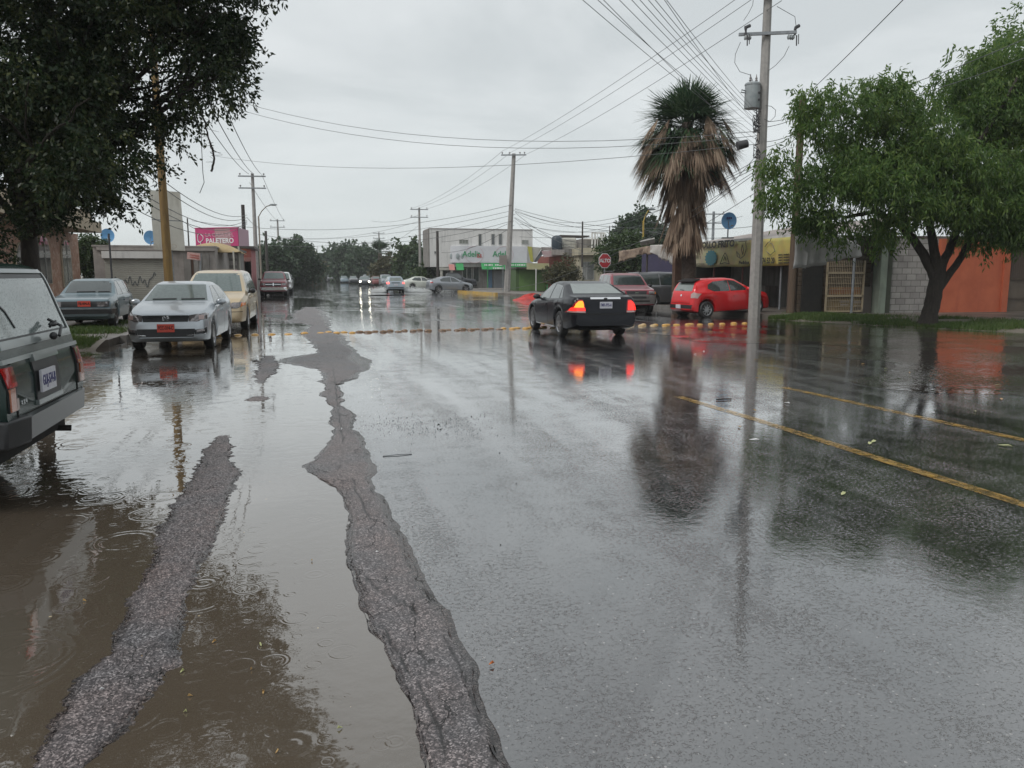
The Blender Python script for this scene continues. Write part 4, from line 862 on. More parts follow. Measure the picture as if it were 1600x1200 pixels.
for sd in (1,-1): rk.tube([(.35,sd*.58,1.72),(.3,sd*.6,1.77),(-1.6,sd*.6,1.78),(-1.7,sd*.58,1.72)], .018, 6)
for x in (-.1,-1.3): rk.tube([(x,-.6,1.775),(x,.6,1.775)], .014, 6)
rk.build('roof_rack', M['black'], c5)
# ---- 6. grey van behind it
gv = paint('grey_van_paint', (.16,.16,.17), .4, .32)
S6 = dict(S['van'], mat=gv)
p6 = D(1045, 470, 38.5); car(S6, (p6.x+.5, p6.y+1.2, .0), R(8), 'dark grey minivan with tinted windows parked crosswise behind the maroon off-roader', 'van', name='parked_van', windm=M['glass'])
# ---- 7. red hatchback nosing onto the sidewalk
red = paint('red_paint', (.70,.008,.014), .1, .3)
S7 = dict(S['hatch'], mat=red, spokes=9, spw=.06, rim=M['alloy'], tw=.21, R=.325)
S7['patches'] = [
 ('bumper_insert', [(-.68,.40),(.68,.40),(.70,.54),(-.70,.54)], 'rear', M['black'], .012, (1,), None),
 ('tail_lamp', [(.60,.80),(.78,.78),(.80,.95),(.66,1.02),(.58,.95)], 'rear', M['clear'], .014, (1,-1), None),
 ('tailgate_line', [(-.58,.60),(.58,.60),(.58,.612),(-.58,.612)], 'rear', M['dark'], .006, (1,), None),
 ('badge', [(-.04,.86),(.04,.86),(.04,.93),(-.04,.93)], 'rear', M['chrome'], .014, (1,), None),
 ('rear_wiper', [(-.05,1.07),(.22,1.10),(.22,1.115),(-.05,1.09)], 'rear', M['black'], .02, (1,), None)]
hd7 = R(9.0); RW = G(1105, 496); lx_, ly_ = 3.85/2-3.2, -(.835-.1)
dx, dy = math.cos(hd7), math.sin(hd7)
c7, bv, pt, X_ = car(S7, (RW.x-(lx_*dx-ly_*dy), RW.y-(lx_*dy+ly_*dx)+.1, .02), hd7, 'bright red hatchback nosing in under the yellow banner', 'car',
   plates=[('rear', M['plate_w'], None, '', .47, .3, .1)])
c7.rotation_euler = (0, -R(2.6), hd7)
sp_ = MB(); sp_.hexa([(-1.72,-.5,1.40),(-1.36,-.5,1.475),(-1.36,.5,1.475),(-1.72,.5,1.40),(-1.73,-.5,1.425),(-1.36,-.5,1.515),(-1.36,.5,1.515),(-1.73,.5,1.425)]); sp_.build('roof_spoiler', M['black'], c7)
# ---- 8. green off-roader on the left, rear towards the camera
grn = paint('dark_green_paint', (.014,.032,.028), .1, .25); grn.node_tree.nodes['Principled BSDF'].inputs['Specular IOR Level'].default_value = .2; grn.node_tree.nodes['Principled BSDF'].inputs['Coat Weight'].default_value = .35; grnm = paint('light_wet_trim', (.22,.25,.25), .3, .3)
S8 = dict(S['suv'], L=4.2, W=1.78, H=1.66, R=.35, wh=(.75,3.3), tum=.17, inw=.96, mat=grn,
  top=[(0,.62),(.02,.95),(.08,1.0),(.3,1.02),(1.15,1.10),(1.28,1.12),(1.75,1.55),(1.95,1.62),(3.0,1.66),(3.93,1.65),(4.00,1.61),(4.13,1.13),(4.17,1.06),(4.19,.95),(4.2,.7)],
  belt=[(0,.5),(.08,.9),(.35,.98),(1.1,1.03),(4.08,1.08),(4.17,1.03),(4.2,.68)],
  bot=[(0,.40),(.12,.38),(.5,.38),(3.9,.42),(4.1,.5),(4.2,.56)], plan=[(0,.9),(.03,.94),(.12,.97),(.4,.99),(1.2,1),(3.8,1),(4.05,1),(4.15,.995),(4.2,.99)],
  wind=[(-.70,1.15),(.70,1.15),(.62,1.53),(-.62,1.53)], rearwin=[(-.71,1.135),(.71,1.135),(.655,1.535),(-.655,1.535)], rearglass=M['wetglass'],
  sidewin=[('side_window', [(1.5,1.09),(2.15,1.09),(2.15,1.53),(1.85,1.5)]), ('side_window', [(2.22,1.09),(2.9,1.09),(2.9,1.54),(2.22,1.54)]), ('side_window', [(2.98,1.1),(3.8,1.1),(3.66,1.53),(2.98,1.54)])],
  doors=[[(1.2,.5),(2.18,.5),(2.18,1.05),(1.2,1.03)], [(2.2,.5),(2.85,.5),(3.0,.85),(3.0,1.06),(2.2,1.06)]], mirror=(1.45,1.1))
S8['patches'] = [
 ('window_frame', [(-.765,1.085),(.765,1.085),(.695,1.565),(-.695,1.565)], 'rear', M['black'], .004, (1,), None),
 ('window_ledge', [(-.77,1.065),(.77,1.065),(.765,1.12),(-.765,1.12)], 'rear', grnm, .014, (1,), None),
 ('edge_strip', [(.745,1.10),(.785,1.10),(.71,1.58),(.685,1.58)], 'rear', grnm, .014, (1,-1), None),
 ('roof_strip', [(-.70,1.572),(.70,1.572),(.69,1.60),(-.69,1.60)], 'rear', grnm, .014, (1,), None),
 ('tailgate_strip', [(-.83,.975),(.83,.975),(.83,1.005),(-.83,1.005)], 'rear', grnm, .018, (1,), None),
 ('tail_lamp', [(.70,.66),(.848,.66),(.848,.965),(.70,.965)], 'rear', M['black'], .012, (1,-1), None),
 ('red_lamp', [(.755,.825),(.845,.825),(.845,.955),(.755,.955)], 'rear', M['red_lens'], .022, (1,-1), None),
 ('reversing_lamp', [(.708,.825),(.752,.825),(.752,.955),(.708,.955)], 'rear', pm('dark_red_lens', (.16,.03,.035), .15, coat=1), .022, (1,-1), None),
 ('amber_lamp', [(.755,.668),(.845,.668),(.845,.82),(.755,.82)], 'rear', pm('orange_lens', (.34,.075,.01), .15, coat=1), .022, (1,-1), None),
 ('clear_lamp', [(.708,.668),(.752,.668),(.752,.745),(.708,.745)], 'rear', pm('dull_clear_lens', (.30,.22,.2), .2), .022, (1,-1), None),
 ('plate_recess', [(-.23,.665),(.31,.665),(.31,.945),(-.23,.945)], 'rear', M['black'], .010, (1,), None),
 ('recess_top', [(-.24,.945),(.30,.945),(.30,.995),(-.24,.975)], 'rear', grnm, .03, (1,), None),
 ('recess_sill', [(-.24,.635),(.32,.635),(.32,.67),(-.24,.67)], 'rear', grnm, .022, (1,), None),
 ('tailgate_seam', [(-.69,.60),(.69,.60),(.69,.612),(-.69,.612)], 'rear', M['dark'], .006, (1,), None),
 ('tailgate_seam', [(.685,.60),(.696,.60),(.696,.975),(.685,.975)], 'rear', M['dark'], .006, (1,-1), None)]
c8, bv8, pt8, X8 = car(S8, (-1.93-2.1, 6.47, .04), math.pi, 'dark green boxy off-roader at the left edge, its rear turned to the road', 'car',
    plates=[('rear', M['plate_w'], M['ink_b'], 'GUJ-574-B', .80, .32, .12)])
# bumper: grey centre bar with black end caps
e = MB()
e.hexa([(-2.115,-.80,.44),(-2.02,-.80,.44),(-2.02,.60,.44),(-2.14,.60,.44),(-2.13,-.80,.60),(-2.02,-.80,.62),(-2.02,.60,.62),(-2.155,.60,.60)]); e.build('bumper', paint('wet_grey_bumper', (.05,.056,.058), .0, .5), c8)
for sd in (1,-1):
    e = MB(); a, b_ = (.602, .90) if sd > 0 else (-.84,-.802)
    y0_, y1_ = (a, b_) if sd > 0 else (b_, a); fx = -2.15 if sd > 0 else -2.11; f2 = -2.09
    e.hexa([(fx,y0_,.42),(-1.75,y0_,.42),(-1.75,y1_,.42),(f2,y1_,.42),(fx-.015,y0_,.615),(-1.75,y0_,.63),(-1.75,y1_,.63),(f2-.01,y1_,.61)])
    o = e.build('bumper_cap', M['black'], c8, smooth=30)
    md = o.modifiers.new('b', 'BEVEL'); md.width = .02; md.segments = 3
e = MB(); e.box(-1.95,-1.6,-.82,.82,.28,.5); e.tube([(-1.8,-.62,.30),(-2.04,-.66,.28)], .026, 8); e.build('exhaust', M['dark'], c8)
# rear wiper: pivot on the tailgate, arm lying low, and its long blade on the glass
e = MB(); e.ell((-2.12,-.12,1.10), .028, .035, .03); e.tube([(-2.16,-.12,1.10),(-2.15,-.22,1.17),(-2.05,-.26,1.22)], .012, 6); e.tube([(-2.10,-.12,1.17),(-2.08,-.34,1.20)], .010, 6); e.ell((-2.10,-.2,1.185), .03,.06,.02); e.build('wiper', M['black'], c8, smooth=50)
pt8('wiper_blade', [(.36,1.19),(.375,1.19),(.43,1.30),(.49,1.345),(.485,1.355),(.42,1.31)], 'rear', M['black'], .012, step=.03)
text('lettering', '4 X 4', .05, M['chrome'], c8, (-2.115, .60, .70), (R(90),0,R(-90)), 1, .003)
rk = MB()
for sd in (1,-1): rk.tube([(.3,sd*.6,1.65),(.28,sd*.6,1.70),(-1.45,sd*.6,1.70),(-1.5,sd*.6,1.63)], .016, 6)
for x in (-.1,-.8,-1.4): rk.tube([(x,-.6,1.705),(x,.6,1.705)], .014, 6)
rk.build('roof_rack', M['black'], c8)
# ---- 9. far traffic and parked cars
maro = paint('dark_maroon_pickup_paint', (.22,.045,.06), .3, .32); wht = paint('white_paint', (.62,.64,.65), .1, .3); dkg = paint('dark_car_paint', (.035,.038,.045), .3, .3)
silg = paint('silver_grey_paint', (.32,.34,.37), .5, .3); blug = paint('blue_grey_paint', (.22,.28,.32), .4, .3)
P1 = dict(S['pickup'], mat=maro)
P1['patches'] = [('grille', [(-.55,.80),(.55,.80),(.58,1.04),(-.58,1.04)], 'front', M['black'], .02, (1,), None),
 ('grille_cross', [(-.56,.905),(.56,.905),(.56,.94),(-.56,.94)], 'front', M['chrome'], .03, (1,), None),
 ('grille_cross', [(-.03,.80),(.03,.80),(.03,1.04),(-.03,1.04)], 'front', M['chrome'], .034, (1,), None),
 ('headlight', [(.62,.86),(.90,.86),(.90,1.02),(.62,1.02)], 'front', M['lens'], .02, (1,-1), None),
 ('bumper', [(-.95,.50),(.95,.50),(.95,.72),(-.95,.72)], 'front', M['chrome'], .05, (1,), None)]
pR = G(430, 464); car(P1, (pR.x-.1, pR.y+2.8, 0), H180, 'maroon pickup truck parked far down the left kerb, facing the camera', 'pickup truck', name='parked_pickup', plates=[('front', M['plate_r'], None, '', .62, .36, 0)])
P2 = dict(P1, mat=wht); car(P2, (-2.4, 72.5, 0), H180, 'white pickup truck parked right behind the maroon pickup', 'pickup truck', name='parked_pickup', detail=False)
for i, (y, k, mt, lab) in enumerate([(80.5,'suv',maro,'red off-roader parked beyond the white pickup'),(87.5,'hatch',dkg,'black hatchback parked in the far left row beyond the red off-roader'),(94,'suv',dkg,'dark off-roader parked farthest along the left kerb'),(128,'van',silg,'pale grey van parked under the far left trees')]):
    car(dict(S[k], mat=mt), (-2.6, y, 0), H180, lab, 'car', detail=False, group='cars parked along the left kerb')
# light blue-grey estate splashing away
wg = dict(S['hatch'], L=4.3, W=1.72, H=1.50, mat=paint('pale_blue_grey_paint', (.34,.40,.45), .4, .3), wh=(.8,3.4),
  top=[(0,.52),(.03,.66),(.10,.75),(.3,.83),(.95,.97),(1.1,1.01),(1.8,1.43),(2.1,1.49),(3.6,1.50),(3.95,1.46),(4.18,1.0),(4.25,.9),(4.3,.55)],
  belt=[(0,.44),(.12,.66),(.35,.76),(1.0,.91),(2.2,.95),(4.0,.98),(4.25,.8),(4.3,.5)], bot=[(0,.30),(.12,.20),(.5,.2),(3.9,.22),(4.15,.27),(4.3,.36)],
  plan=[(0,.66),(.03,.78),(.12,.88),(.3,.95),(.6,.99),(1.2,1),(3.8,1),(4.1,.97),(4.3,.9)], doors=[])
wg['sidewin'] = [('side_window', [(1.3,.98),(2.15,.99),(2.15,1.41),(1.88,1.37)]), ('side_window', [(2.2,.99),(3.0,1.0),(3.0,1.42),(2.2,1.42)]), ('side_window', [(3.05,1.0),(3.8,1.01),(3.7,1.38),(3.05,1.41)])]
wg['patches'] = [('tail_lamp', [(.60,.80),(.82,.78),(.83,.95),(.62,.97)], 'rear', M['brake_far'], .02, (1,-1), None), ('tailgate_band', [(-.4,.86),(.4,.86),(.4,.93),(-.4,.93)], 'rear', M['black'], .02, (1,), None), ('bumper_strip', [(-.7,.42),(.7,.42),(.7,.50),(-.7,.50)], 'rear', M['black'], .02, (1,), None)]
pw_ = G(619, 457); car(wg, (pw_.x, pw_.y+2.2, 0), R(90), 'pale blue-grey estate car splashing away through the flooded crossing', 'car', name='moving_car', detail=False, plates=[('rear', M['plate_w'], None, '', .72, .36, 0)])
pw_ = G(658, 452.5); car(dict(S['sedan'], mat=paint('off_white_paint', (.66,.68,.62), .1, .3)), (pw_.x+.2, pw_.y+1.0, 0), R(4), 'white sedan crossing the avenue behind the splashing estate', 'car', name='moving_car')
sg = dict(S['hatch'], L=4.3, mat=silg, wh=(.8,3.45), top=[(0,.52),(.03,.68),(.10,.77),(.3,.86),(.95,.99),(1.1,1.03),(1.9,1.44),(2.3,1.50),(3.0,1.48),(3.9,1.22),(4.2,1.12),(4.27,.9),(4.3,.55)],
  belt=[(0,.44),(.12,.66),(.35,.76),(1.0,.91),(2.2,.95),(3.9,1.0),(4.25,.9),(4.3,.5)], bot=[(0,.30),(.12,.20),(.5,.2),(3.9,.22),(4.15,.27),(4.3,.36)], plan=[(0,.66),(.03,.78),(.12,.88),(.3,.95),(.6,.99),(1.2,1),(3.7,1),(4.1,.95),(4.25,.88),(4.3,.80)])
sg['sidewin'] = [('side_window', [(1.35,.98),(2.2,.99),(2.25,1.42),(1.95,1.37)]), ('side_window', [(2.25,.99),(3.2,1.02),(3.3,1.2),(2.9,1.38),(2.3,1.42)])]
sg['patches'] = [('tail_lamp', [(3.95,.88),(4.22,.88),(4.22,1.0),(4.0,1.0)], 'side', M['red_lens'], .012, (1,-1), None)]
sg['rearwin'] = [(-.55,1.14),(.55,1.14),(.48,1.36),(-.48,1.36)]
pw_ = G(712, 457); car(sg, (pw_.x-.4, pw_.y+.9, 0), R(6), 'silver grey sedan waiting at the corner beside the yellow kerb', 'car', name='parked_car')
pk = D(744, 455, 84); car(dict(S['pickup'], mat=dkg, L=5.6), (pk.x-1.8, pk.y+5, 0), R(-4), 'dark pickup parked in front of the white corner building', 'pickup truck', name='parked_pickup', detail=False)
# oncoming car with headlights lit
ph = G(571, 447.5); hc, bvh_, pth, _ = car(dict(S['sedan'], mat=dkg), (ph.x, ph.y+2.2, 0), H180-R(2), 'dark oncoming car with both headlights lit, far down the avenue', 'car', name='moving_car', detail=False)
for sd in (1,-1):
    e = MB(); e.ell((0,0,0), .05, .14, .12, 14, 8); o = e.build('headlight', M['hl'], hc, smooth=60); o.location = (2.14, sd*.62, .70)
for px_, py_, dd, lab in ((513,434,205,'distant car with a single bright lamp on the left of the avenue'),):
    pass
far = [(513,439.5,190,'suv',dkg,'dark car far off with lit lamps'),]
for i, (px_, d_, k, mt, lab) in enumerate([(603,112,'suv',silg,'grey off-roader parked before the far palm tree'),(588,122,'hatch',paint('faded_red_paint',(.22,.05,.05)),'faded red hatchback parked in the far right row'),(574,138,'suv',silg,'pale off-roader parked farther in the right row'),
    (552,150,'sedan',dkg,'black car parked in the far right row, left of the lit headlights'),(538,165,'hatch',blug,'blue-grey hatchback parked at the far end of the right row'),(517,190,'van',dkg,'dark van parked farthest off under the round tree'),(640,118,'suv',dkg,'dark off-roader parked behind the white crossing sedan'),(630,128,'hatch',paint('far_green_paint',(.12,.16,.13)),'green-grey hatchback half hidden behind the splashing estate')]):
    q = D(px_, 440, d_); car(dict(S[k], mat=mt), (q.x, q.y, 0), H180, lab, 'car', detail=False, group='cars parked far down the right side')
q = D(491, 433, 230)
# distant lamp pairs are real lit headlamps of far cars
for px_, d_, lab in ((513,215,'distant oncoming car with lamps lit, in the left lane'),(481,260,'faintest oncoming car at the vanishing end of the avenue'),):
    q = D(px_, 436, d_); fc, _, _, _ = car(dict(S['sedan'], mat=dkg), (q.x, q.y, 0), H180, lab, 'car', name='moving_car', detail=False)
    for sd in (1,-1):
        e = MB(); e.ell((0,0,0), .08, .2, .16, 10, 6); o = e.build('headlight', M['hl'], fc, smooth=60); o.location = (2.16, sd*.6, .75)
# splash of spray thrown up by the estate
rs = np.random.RandomState(5); n = 5200
base = G(605, 457)
q = rs.rand(n); sidep = np.where(rs.rand(n) < .35, -1, 1)
x = base.x+.9+sidep*(1.0+np.abs(rs.randn(n))*np.where(sidep > 0, 2.0, .6)); y = base.y+rs.uniform(-.4, 4.0, n); z = np.abs(rs.randn(n))*.26*np.exp(-np.abs(x-base.x-.9)/5)+.03
r = rs.uniform(.010, .034, n); c = np.stack([x, y, z], 1)
oct_ = np.array([[1,0,0],[0,1,0],[-1,0,0],[0,-1,0],[0,0,1],[0,0,-1]], float)
V = (c[:,None,:]+oct_[None]*r[:,None,None]).reshape(-1,3); tri = np.array([[0,1,4],[1,2,4],[2,3,4],[3,0,4],[1,0,5],[2,1,5],[3,2,5],[0,3,5]])
F_ = (tri[None]+np.arange(n)[:,None,None]*6).reshape(-1,3)
me = bpy.data.meshes.new('water_spray'); me.from_pydata(V.tolist(), [], F_.tolist()); M['spray'] = pm('spray_drops', (.75,.78,.78), .3)
o = link('water_spray', me, M['spray']); tag(o, 'white spray thrown up beside the pale blue-grey estate car', 'spray', kind='stuff')
# ================================================================== POLES
def pole(name, base, h, r0, r1, mat, label, cat='utility pole', lean=(0,0), group=None, arms=(), armmat=None, arm_dir=0.0, sq=False, n=14):
    root = empty(name, base, 0, label, cat, group)
    b = MB(); K = 7; b.tube([(lean[0]*k/K, lean[1]*k/K, h*k/K-.3*(k == 0)) for k in range(K+1)], [r0+(r1-r0)*k/K for k in range(K+1)], 8 if sq else n)
    b.build('shaft', mat, root, smooth=35)
    for (z, ln, ins, off) in arms:
        f = z/h; a = MB(); ax, ay = lean[0]*f, lean[1]*f; c_, s_ = math.cos(arm_dir), math.sin(arm_dir)
        def tp(u, v, w_): return (ax+u*c_-v*s_, ay+u*s_+v*c_, z+w_)
        rr = r1+.05
        a.hexa([tp(-ln/2+off,-rr-.09,-.05),tp(ln/2+off,-rr-.09,-.05),tp(ln/2+off,-rr,-.05),tp(-ln/2+off,-rr,-.05),tp(-ln/2+off,-rr-.09,.05),tp(ln/2+off,-rr-.09,.05),tp(ln/2+off,-rr,.05),tp(-ln/2+off,-rr,.05)])
        arm = a.build('crossarm', armmat or M['steel'], root)
        for u in ins:
            i_ = MB(); x, y, zz = tp(u+off, -rr-.045, .05); i_.lathe([(0,.0),(.02,0),(.02,.07),(.07,.09),(.05,.12),(.08,.14),(.05,.19),(.0,.21)], 10, 'z', (x, y, zz)); i_.build('insulator', M['ceramic'], arm, smooth=40)
    return root
def bz(px, Xr=None, d=None, z=0.15):   # foot of a post: pixel column at distance d
    q = D(px, 450, d); return Vector((q.x, q.y, z))
def topz(py, d, px=800): return D(px, py, d).z
# the big concrete pole with the transformer
B1 = G(1178, 495, .15); d1 = 29.0; B1 = bz(1180, d=29.2)
p1 = pole('utility_pole', B1, 13.6, .235, .13, M['concrete_pole'], 'tall grey concrete pole carrying a transformer, in front of the yellow banner', arms=[(topz(62,29.2,1195), 2.0, (), 0), (topz(3,29.2,1198), 2.15, (-.95,-.35,.9), 0)], arm_dir=-YAW-R(8), sq=True)
# transformer
zt = topz(150, 29, 1180); cx, cy = math.cos(-YAW), math.sin(-YAW)
t = empty('transformer', (B1.x-.47*cx, B1.y-.47*cy-.1, zt-.42), 0, 'grey cylindrical transformer hung on the left side of the tall concrete pole', 'transformer')
e = MB(); e.lathe([(0,0),(.26,0),(.27,.02),(.27,.80),(.285,.81),(.285,.86),(.24,.90),(0,.92)], 22); e.build('tank', M['tank'], t, smooth=40)
for dx_ in (-.10,.14):
    e = MB(); e.lathe([(.03,.88),(.06,.9),(.035,.95),(.055,.98),(.03,1.03),(.045,1.06),(.02,1.12),(.01,1.2),(0,1.2)], 10, 'z', (dx_,0,0)); e.build('bushing', M['ceramic'], t, smooth=40)
for a_,b_ in ((.15,.22),(.65,.72)): e = MB(); e.box(.2,.40,-.06,.06,a_,b_); e.build('bracket', M['steel'], t)
e = MB(); e.tube([(-.27,0,.6),(-.45,-.02,.63),(-.47,-.0,.55),(-.27,0,.53)], .02, 6); e.build('side_hook', M['steel'], t)
for z_ in (.28,.52):
    e = MB(); e.ell((.12,-.26,z_), .05,.03,.05, 8, 6); e.build('terminal', M['cable'], t, smooth=40)
# fused cut-outs on the lower arm
for sd in (-1,1):
    zc = topz(62,29.2,1195); ux = sd*.88; x_, y_ = B1.x+ux*cx, B1.y+ux*cy-.25
    o = empty('fuse_cutout', (x_, y_, zc), 0, f'black fuse cut-out on the {"left" if sd<0 else "right"} end of the lower crossarm of the transformer pole', 'fuse')
    e = MB(); e.cyl((0,0,.08),(0,0,.28),.035); e.tube([(0,0,.26),(.02*sd,0,.34),(.16,0,.42)], [.05,.06,.06], 8); e.build('arrester', M['cable'], o, smooth=40)
    e = MB(); e.lathe([(0,-.16),(.05,-.16),(.09,-.13),(.05,-.08),(.09,-.04),(.05,0),(.09,.04),(.05,.09),(0,.1)], 10, 'x', (.12*-sd,0,0)); e.build('insulator', M['tank'], o, smooth=40)
    e = MB(); e.cyl((.02,-.08,.06),(.02,-.1,-.30),.022); e.cyl((.10,-.08,.10),(.10,-.1,-.24),.015); e.build('fuse_tube', M['cable'], o, smooth=40)
B2 = bz(1237, d=29.6); pole('wooden_pole', B2, topz(150,29.6,1247)-.15, .16, .12, M['wood_pole'], 'brown wooden pole between the concrete pole and the tree, crossing the banner end', lean=(.05,.0))
B3 = bz(792, d=69.5); h3 = topz(240,69.5,806)-.15
pole('utility_pole', B3, h3, .30, .17, M['concrete_pole'], 'leaning concrete pole on the corner island', lean=(.62,-.12), arms=[(h3-.15, 2.2, (-1.0,-.35,.55,.95), 0)], arm_dir=-YAW-R(3), sq=True)
# left row
Bl = bz(265, d=22.5); pole('wooden_pole', Bl, 9.3, .130, .085, M['yellow_pole'], 'yellow painted wooden pole rising behind the silver sedan', lean=(-.05,0))
def distpole(px, pytop, d, label, arms=2, yellow=False, r=.2, wd=2.2):
    b = bz(px, d=d); h = topz(pytop, d, px)-.15
    return pole('utility_pole', b, h, r, r*.6, M['concrete_pole'], label, arms=[(h-.2-.95*k, wd, (-.95,.0,.95) if k == 0 else (-.95,.95), 0) for k in range(arms)], arm_dir=-YAW*.6, sq=True, group='far utility poles')
distpole(402.5, 272, 65, 'nearest far crossarm pole of the left kerb, beside the maroon pickup')
distpole(438, 343, 118, 'second crossarm pole of the left row, beyond the maroon pickup')
distpole(447, 372, 160, 'third and smallest crossarm pole of the left row')
distpole(657, 325, 98, 'crossarm pole at the left end of the white corner building')
distpole(594, 363, 150, 'crossarm pole standing beside the far palm tree')
distpole(572, 376, 175, 'slim pole left of the far palm tree', arms=0, r=.16)
distpole(559, 384, 190, 'distant crossarm pole over the right-hand tree mass')
distpole(519, 395, 240, 'farthest thin crossarm pole over the round far trees')
distpole(498, 384, 260, 'thin distant mast at the vanishing end of the avenue', arms=0, r=.1)
def darkpole(px, py, d, r, lab, foot=.15): b = bz(px, d=d, z=foot); pole('dark_pole', b, topz(py, d, px)-foot, r, r*.8, M['dark_pole'], lab, cat='wooden pole')
darkpole(385.5, 320, 62, .17, 'black wooden pole left of the first far crossarm pole')
darkpole(419, 361, 100, .2, 'black wooden pole beside the far left trees')
darkpole(684.5, 361, 84, .17, 'black wooden pole in front of the white corner building')
darkpole(289, 346, 50, .09, 'short dark mast behind the blank billboard', 2.5); darkpole(299, 341, 52, .05, 'thin dark mast right of the blank billboard', 2.5)
darkpole(699+210, 346, 60, .07, 'thin dark mast over the flat roofs right of the leaning pole', 2.5); darkpole(951, 353, 75, .06, 'thin mast above the dark shop tree', 2.5)
pole('dark_pole', bz(176, d=26), topz(365,26,176)-.15, .03, .03, M['cable'], 'thin black steel post behind the old teal hatchback', cat='post')
b = bz(1111, d=75); pole('utility_pole', b, topz(333,75,1112), .16, .12, M['steel'], 'grey crossarm pole glimpsed between the palm and the blue dish', arms=[(topz(334,75,1111)-.2,2.2,(-.9,.9),0),(topz(348,75,1111)-.2,2.2,(),0)], arm_dir=-YAW)
M['lamp_y'] = pm('yellow_lamp_post_paint', (.42,.30,.05), .6, col2=(.30,.2,.06), scale=4)
def street_lamp(px, pytop, d, arm, rise, label, mat=None, r=.09, away=0):
    b = bz(px, d=d); h = topz(pytop, d, px)-.15; root = empty('street_lamp', b, 0, label, 'street lamp')
    mat = mat or M['steel']; c_, s_ = math.cos(-YAW), math.sin(-YAW)
    e = MB(); e.tube([(0,0,-.2),(0,0,h)], [r, r*.7], 10); e.build('post', mat, root, smooth=40)
    e = MB(); e.tube([(0,0,h-.05),(arm*.25*c_,arm*.25*s_,h+rise*.45),(arm*.6*c_,arm*.6*s_,h+rise*.85),(arm*c_,arm*s_,h+rise)], r*.45, 8); e.build('arm', mat, root, smooth=50)
    e = MB(); e.ell((arm*1.12*c_, arm*1.12*s_, h+rise), .32, .13, .09, 10, 6); e.build('lamp_head', M['tank'], root, smooth=50)
street_lamp(409, 338, 66, 1.15, .95, 'street lamp with a curved arm beside the first far crossarm pole on the left', pm('rusty_post', (.25,.2,.15), .7, col2=(.3,.28,.25)))
street_lamp(452, 377, 125, 1.7, .9, 'smaller street lamp before the far left trees')
street_lamp(1003, 345, 55, .5, .8, 'yellow street lamp above the market awning', M['lamp_y'])
street_lamp(972, 378, 62, 1.1, .7, 'pale street lamp in front of the dark shop tree')
# ================================================================== CABLES
M['wire'] = pm('wire', (.10,.105,.11), .5)
def wire(a, b, sag, r, label, mat=None, n=14, name='cable'):
    mb = MB(); pts = []
    for k in range(n+1):
        t = k/n; p = a.lerp(b, t); p.z -= sag*4*t*(1-t); pts.append(p)
    mb.tube(pts, r, 5, cap=False); o = mb.build(name, mat or M['wire'], fix=False, smooth=80)
    tag(o, label, 'cable', 'overhead cables'); return o
HUB = lambda py: D(1184, py, 29.0)
over = [(940,0),(962,0),(968,0),(993,0),(1011,0),(1023,0),(1035,0),(1045,0),(1056,0),(1061,0)]
hy = (212,205,222,196,188,182,178,172,190,167)
for i, (px_, py_) in enumerate(over):
    a = D(px_, py_, 13.5); b = HUB(hy[i]+8); a2 = b+(a-b)*1.9
    wire(b, a2, .25, .0055, 'service wire fanning from the transformer pole up over the road')
ends3 = [(785,236),(798,238),(822,241)]
for i, (a_, b_) in enumerate(zip([(1140,0),(1165,0),(1193,18)], ends3)):
    a = D(a_[0], a_[1], 31.0 if i < 2 else 29.3); b = D(b_[0], b_[1], 69.5); a = b+(a-b)*(1.03 if i == 2 else 1.12)
    wire(a, b, .35, .011, ['upper','middle','lower'][i]+' power line between the transformer pole and the leaning pole')
    c = D([643,651,668][i], 326, 98); wire(b, c, .6, .012, ['left','middle','right'][i]+' power line from the leaning pole to the pole by the white building')
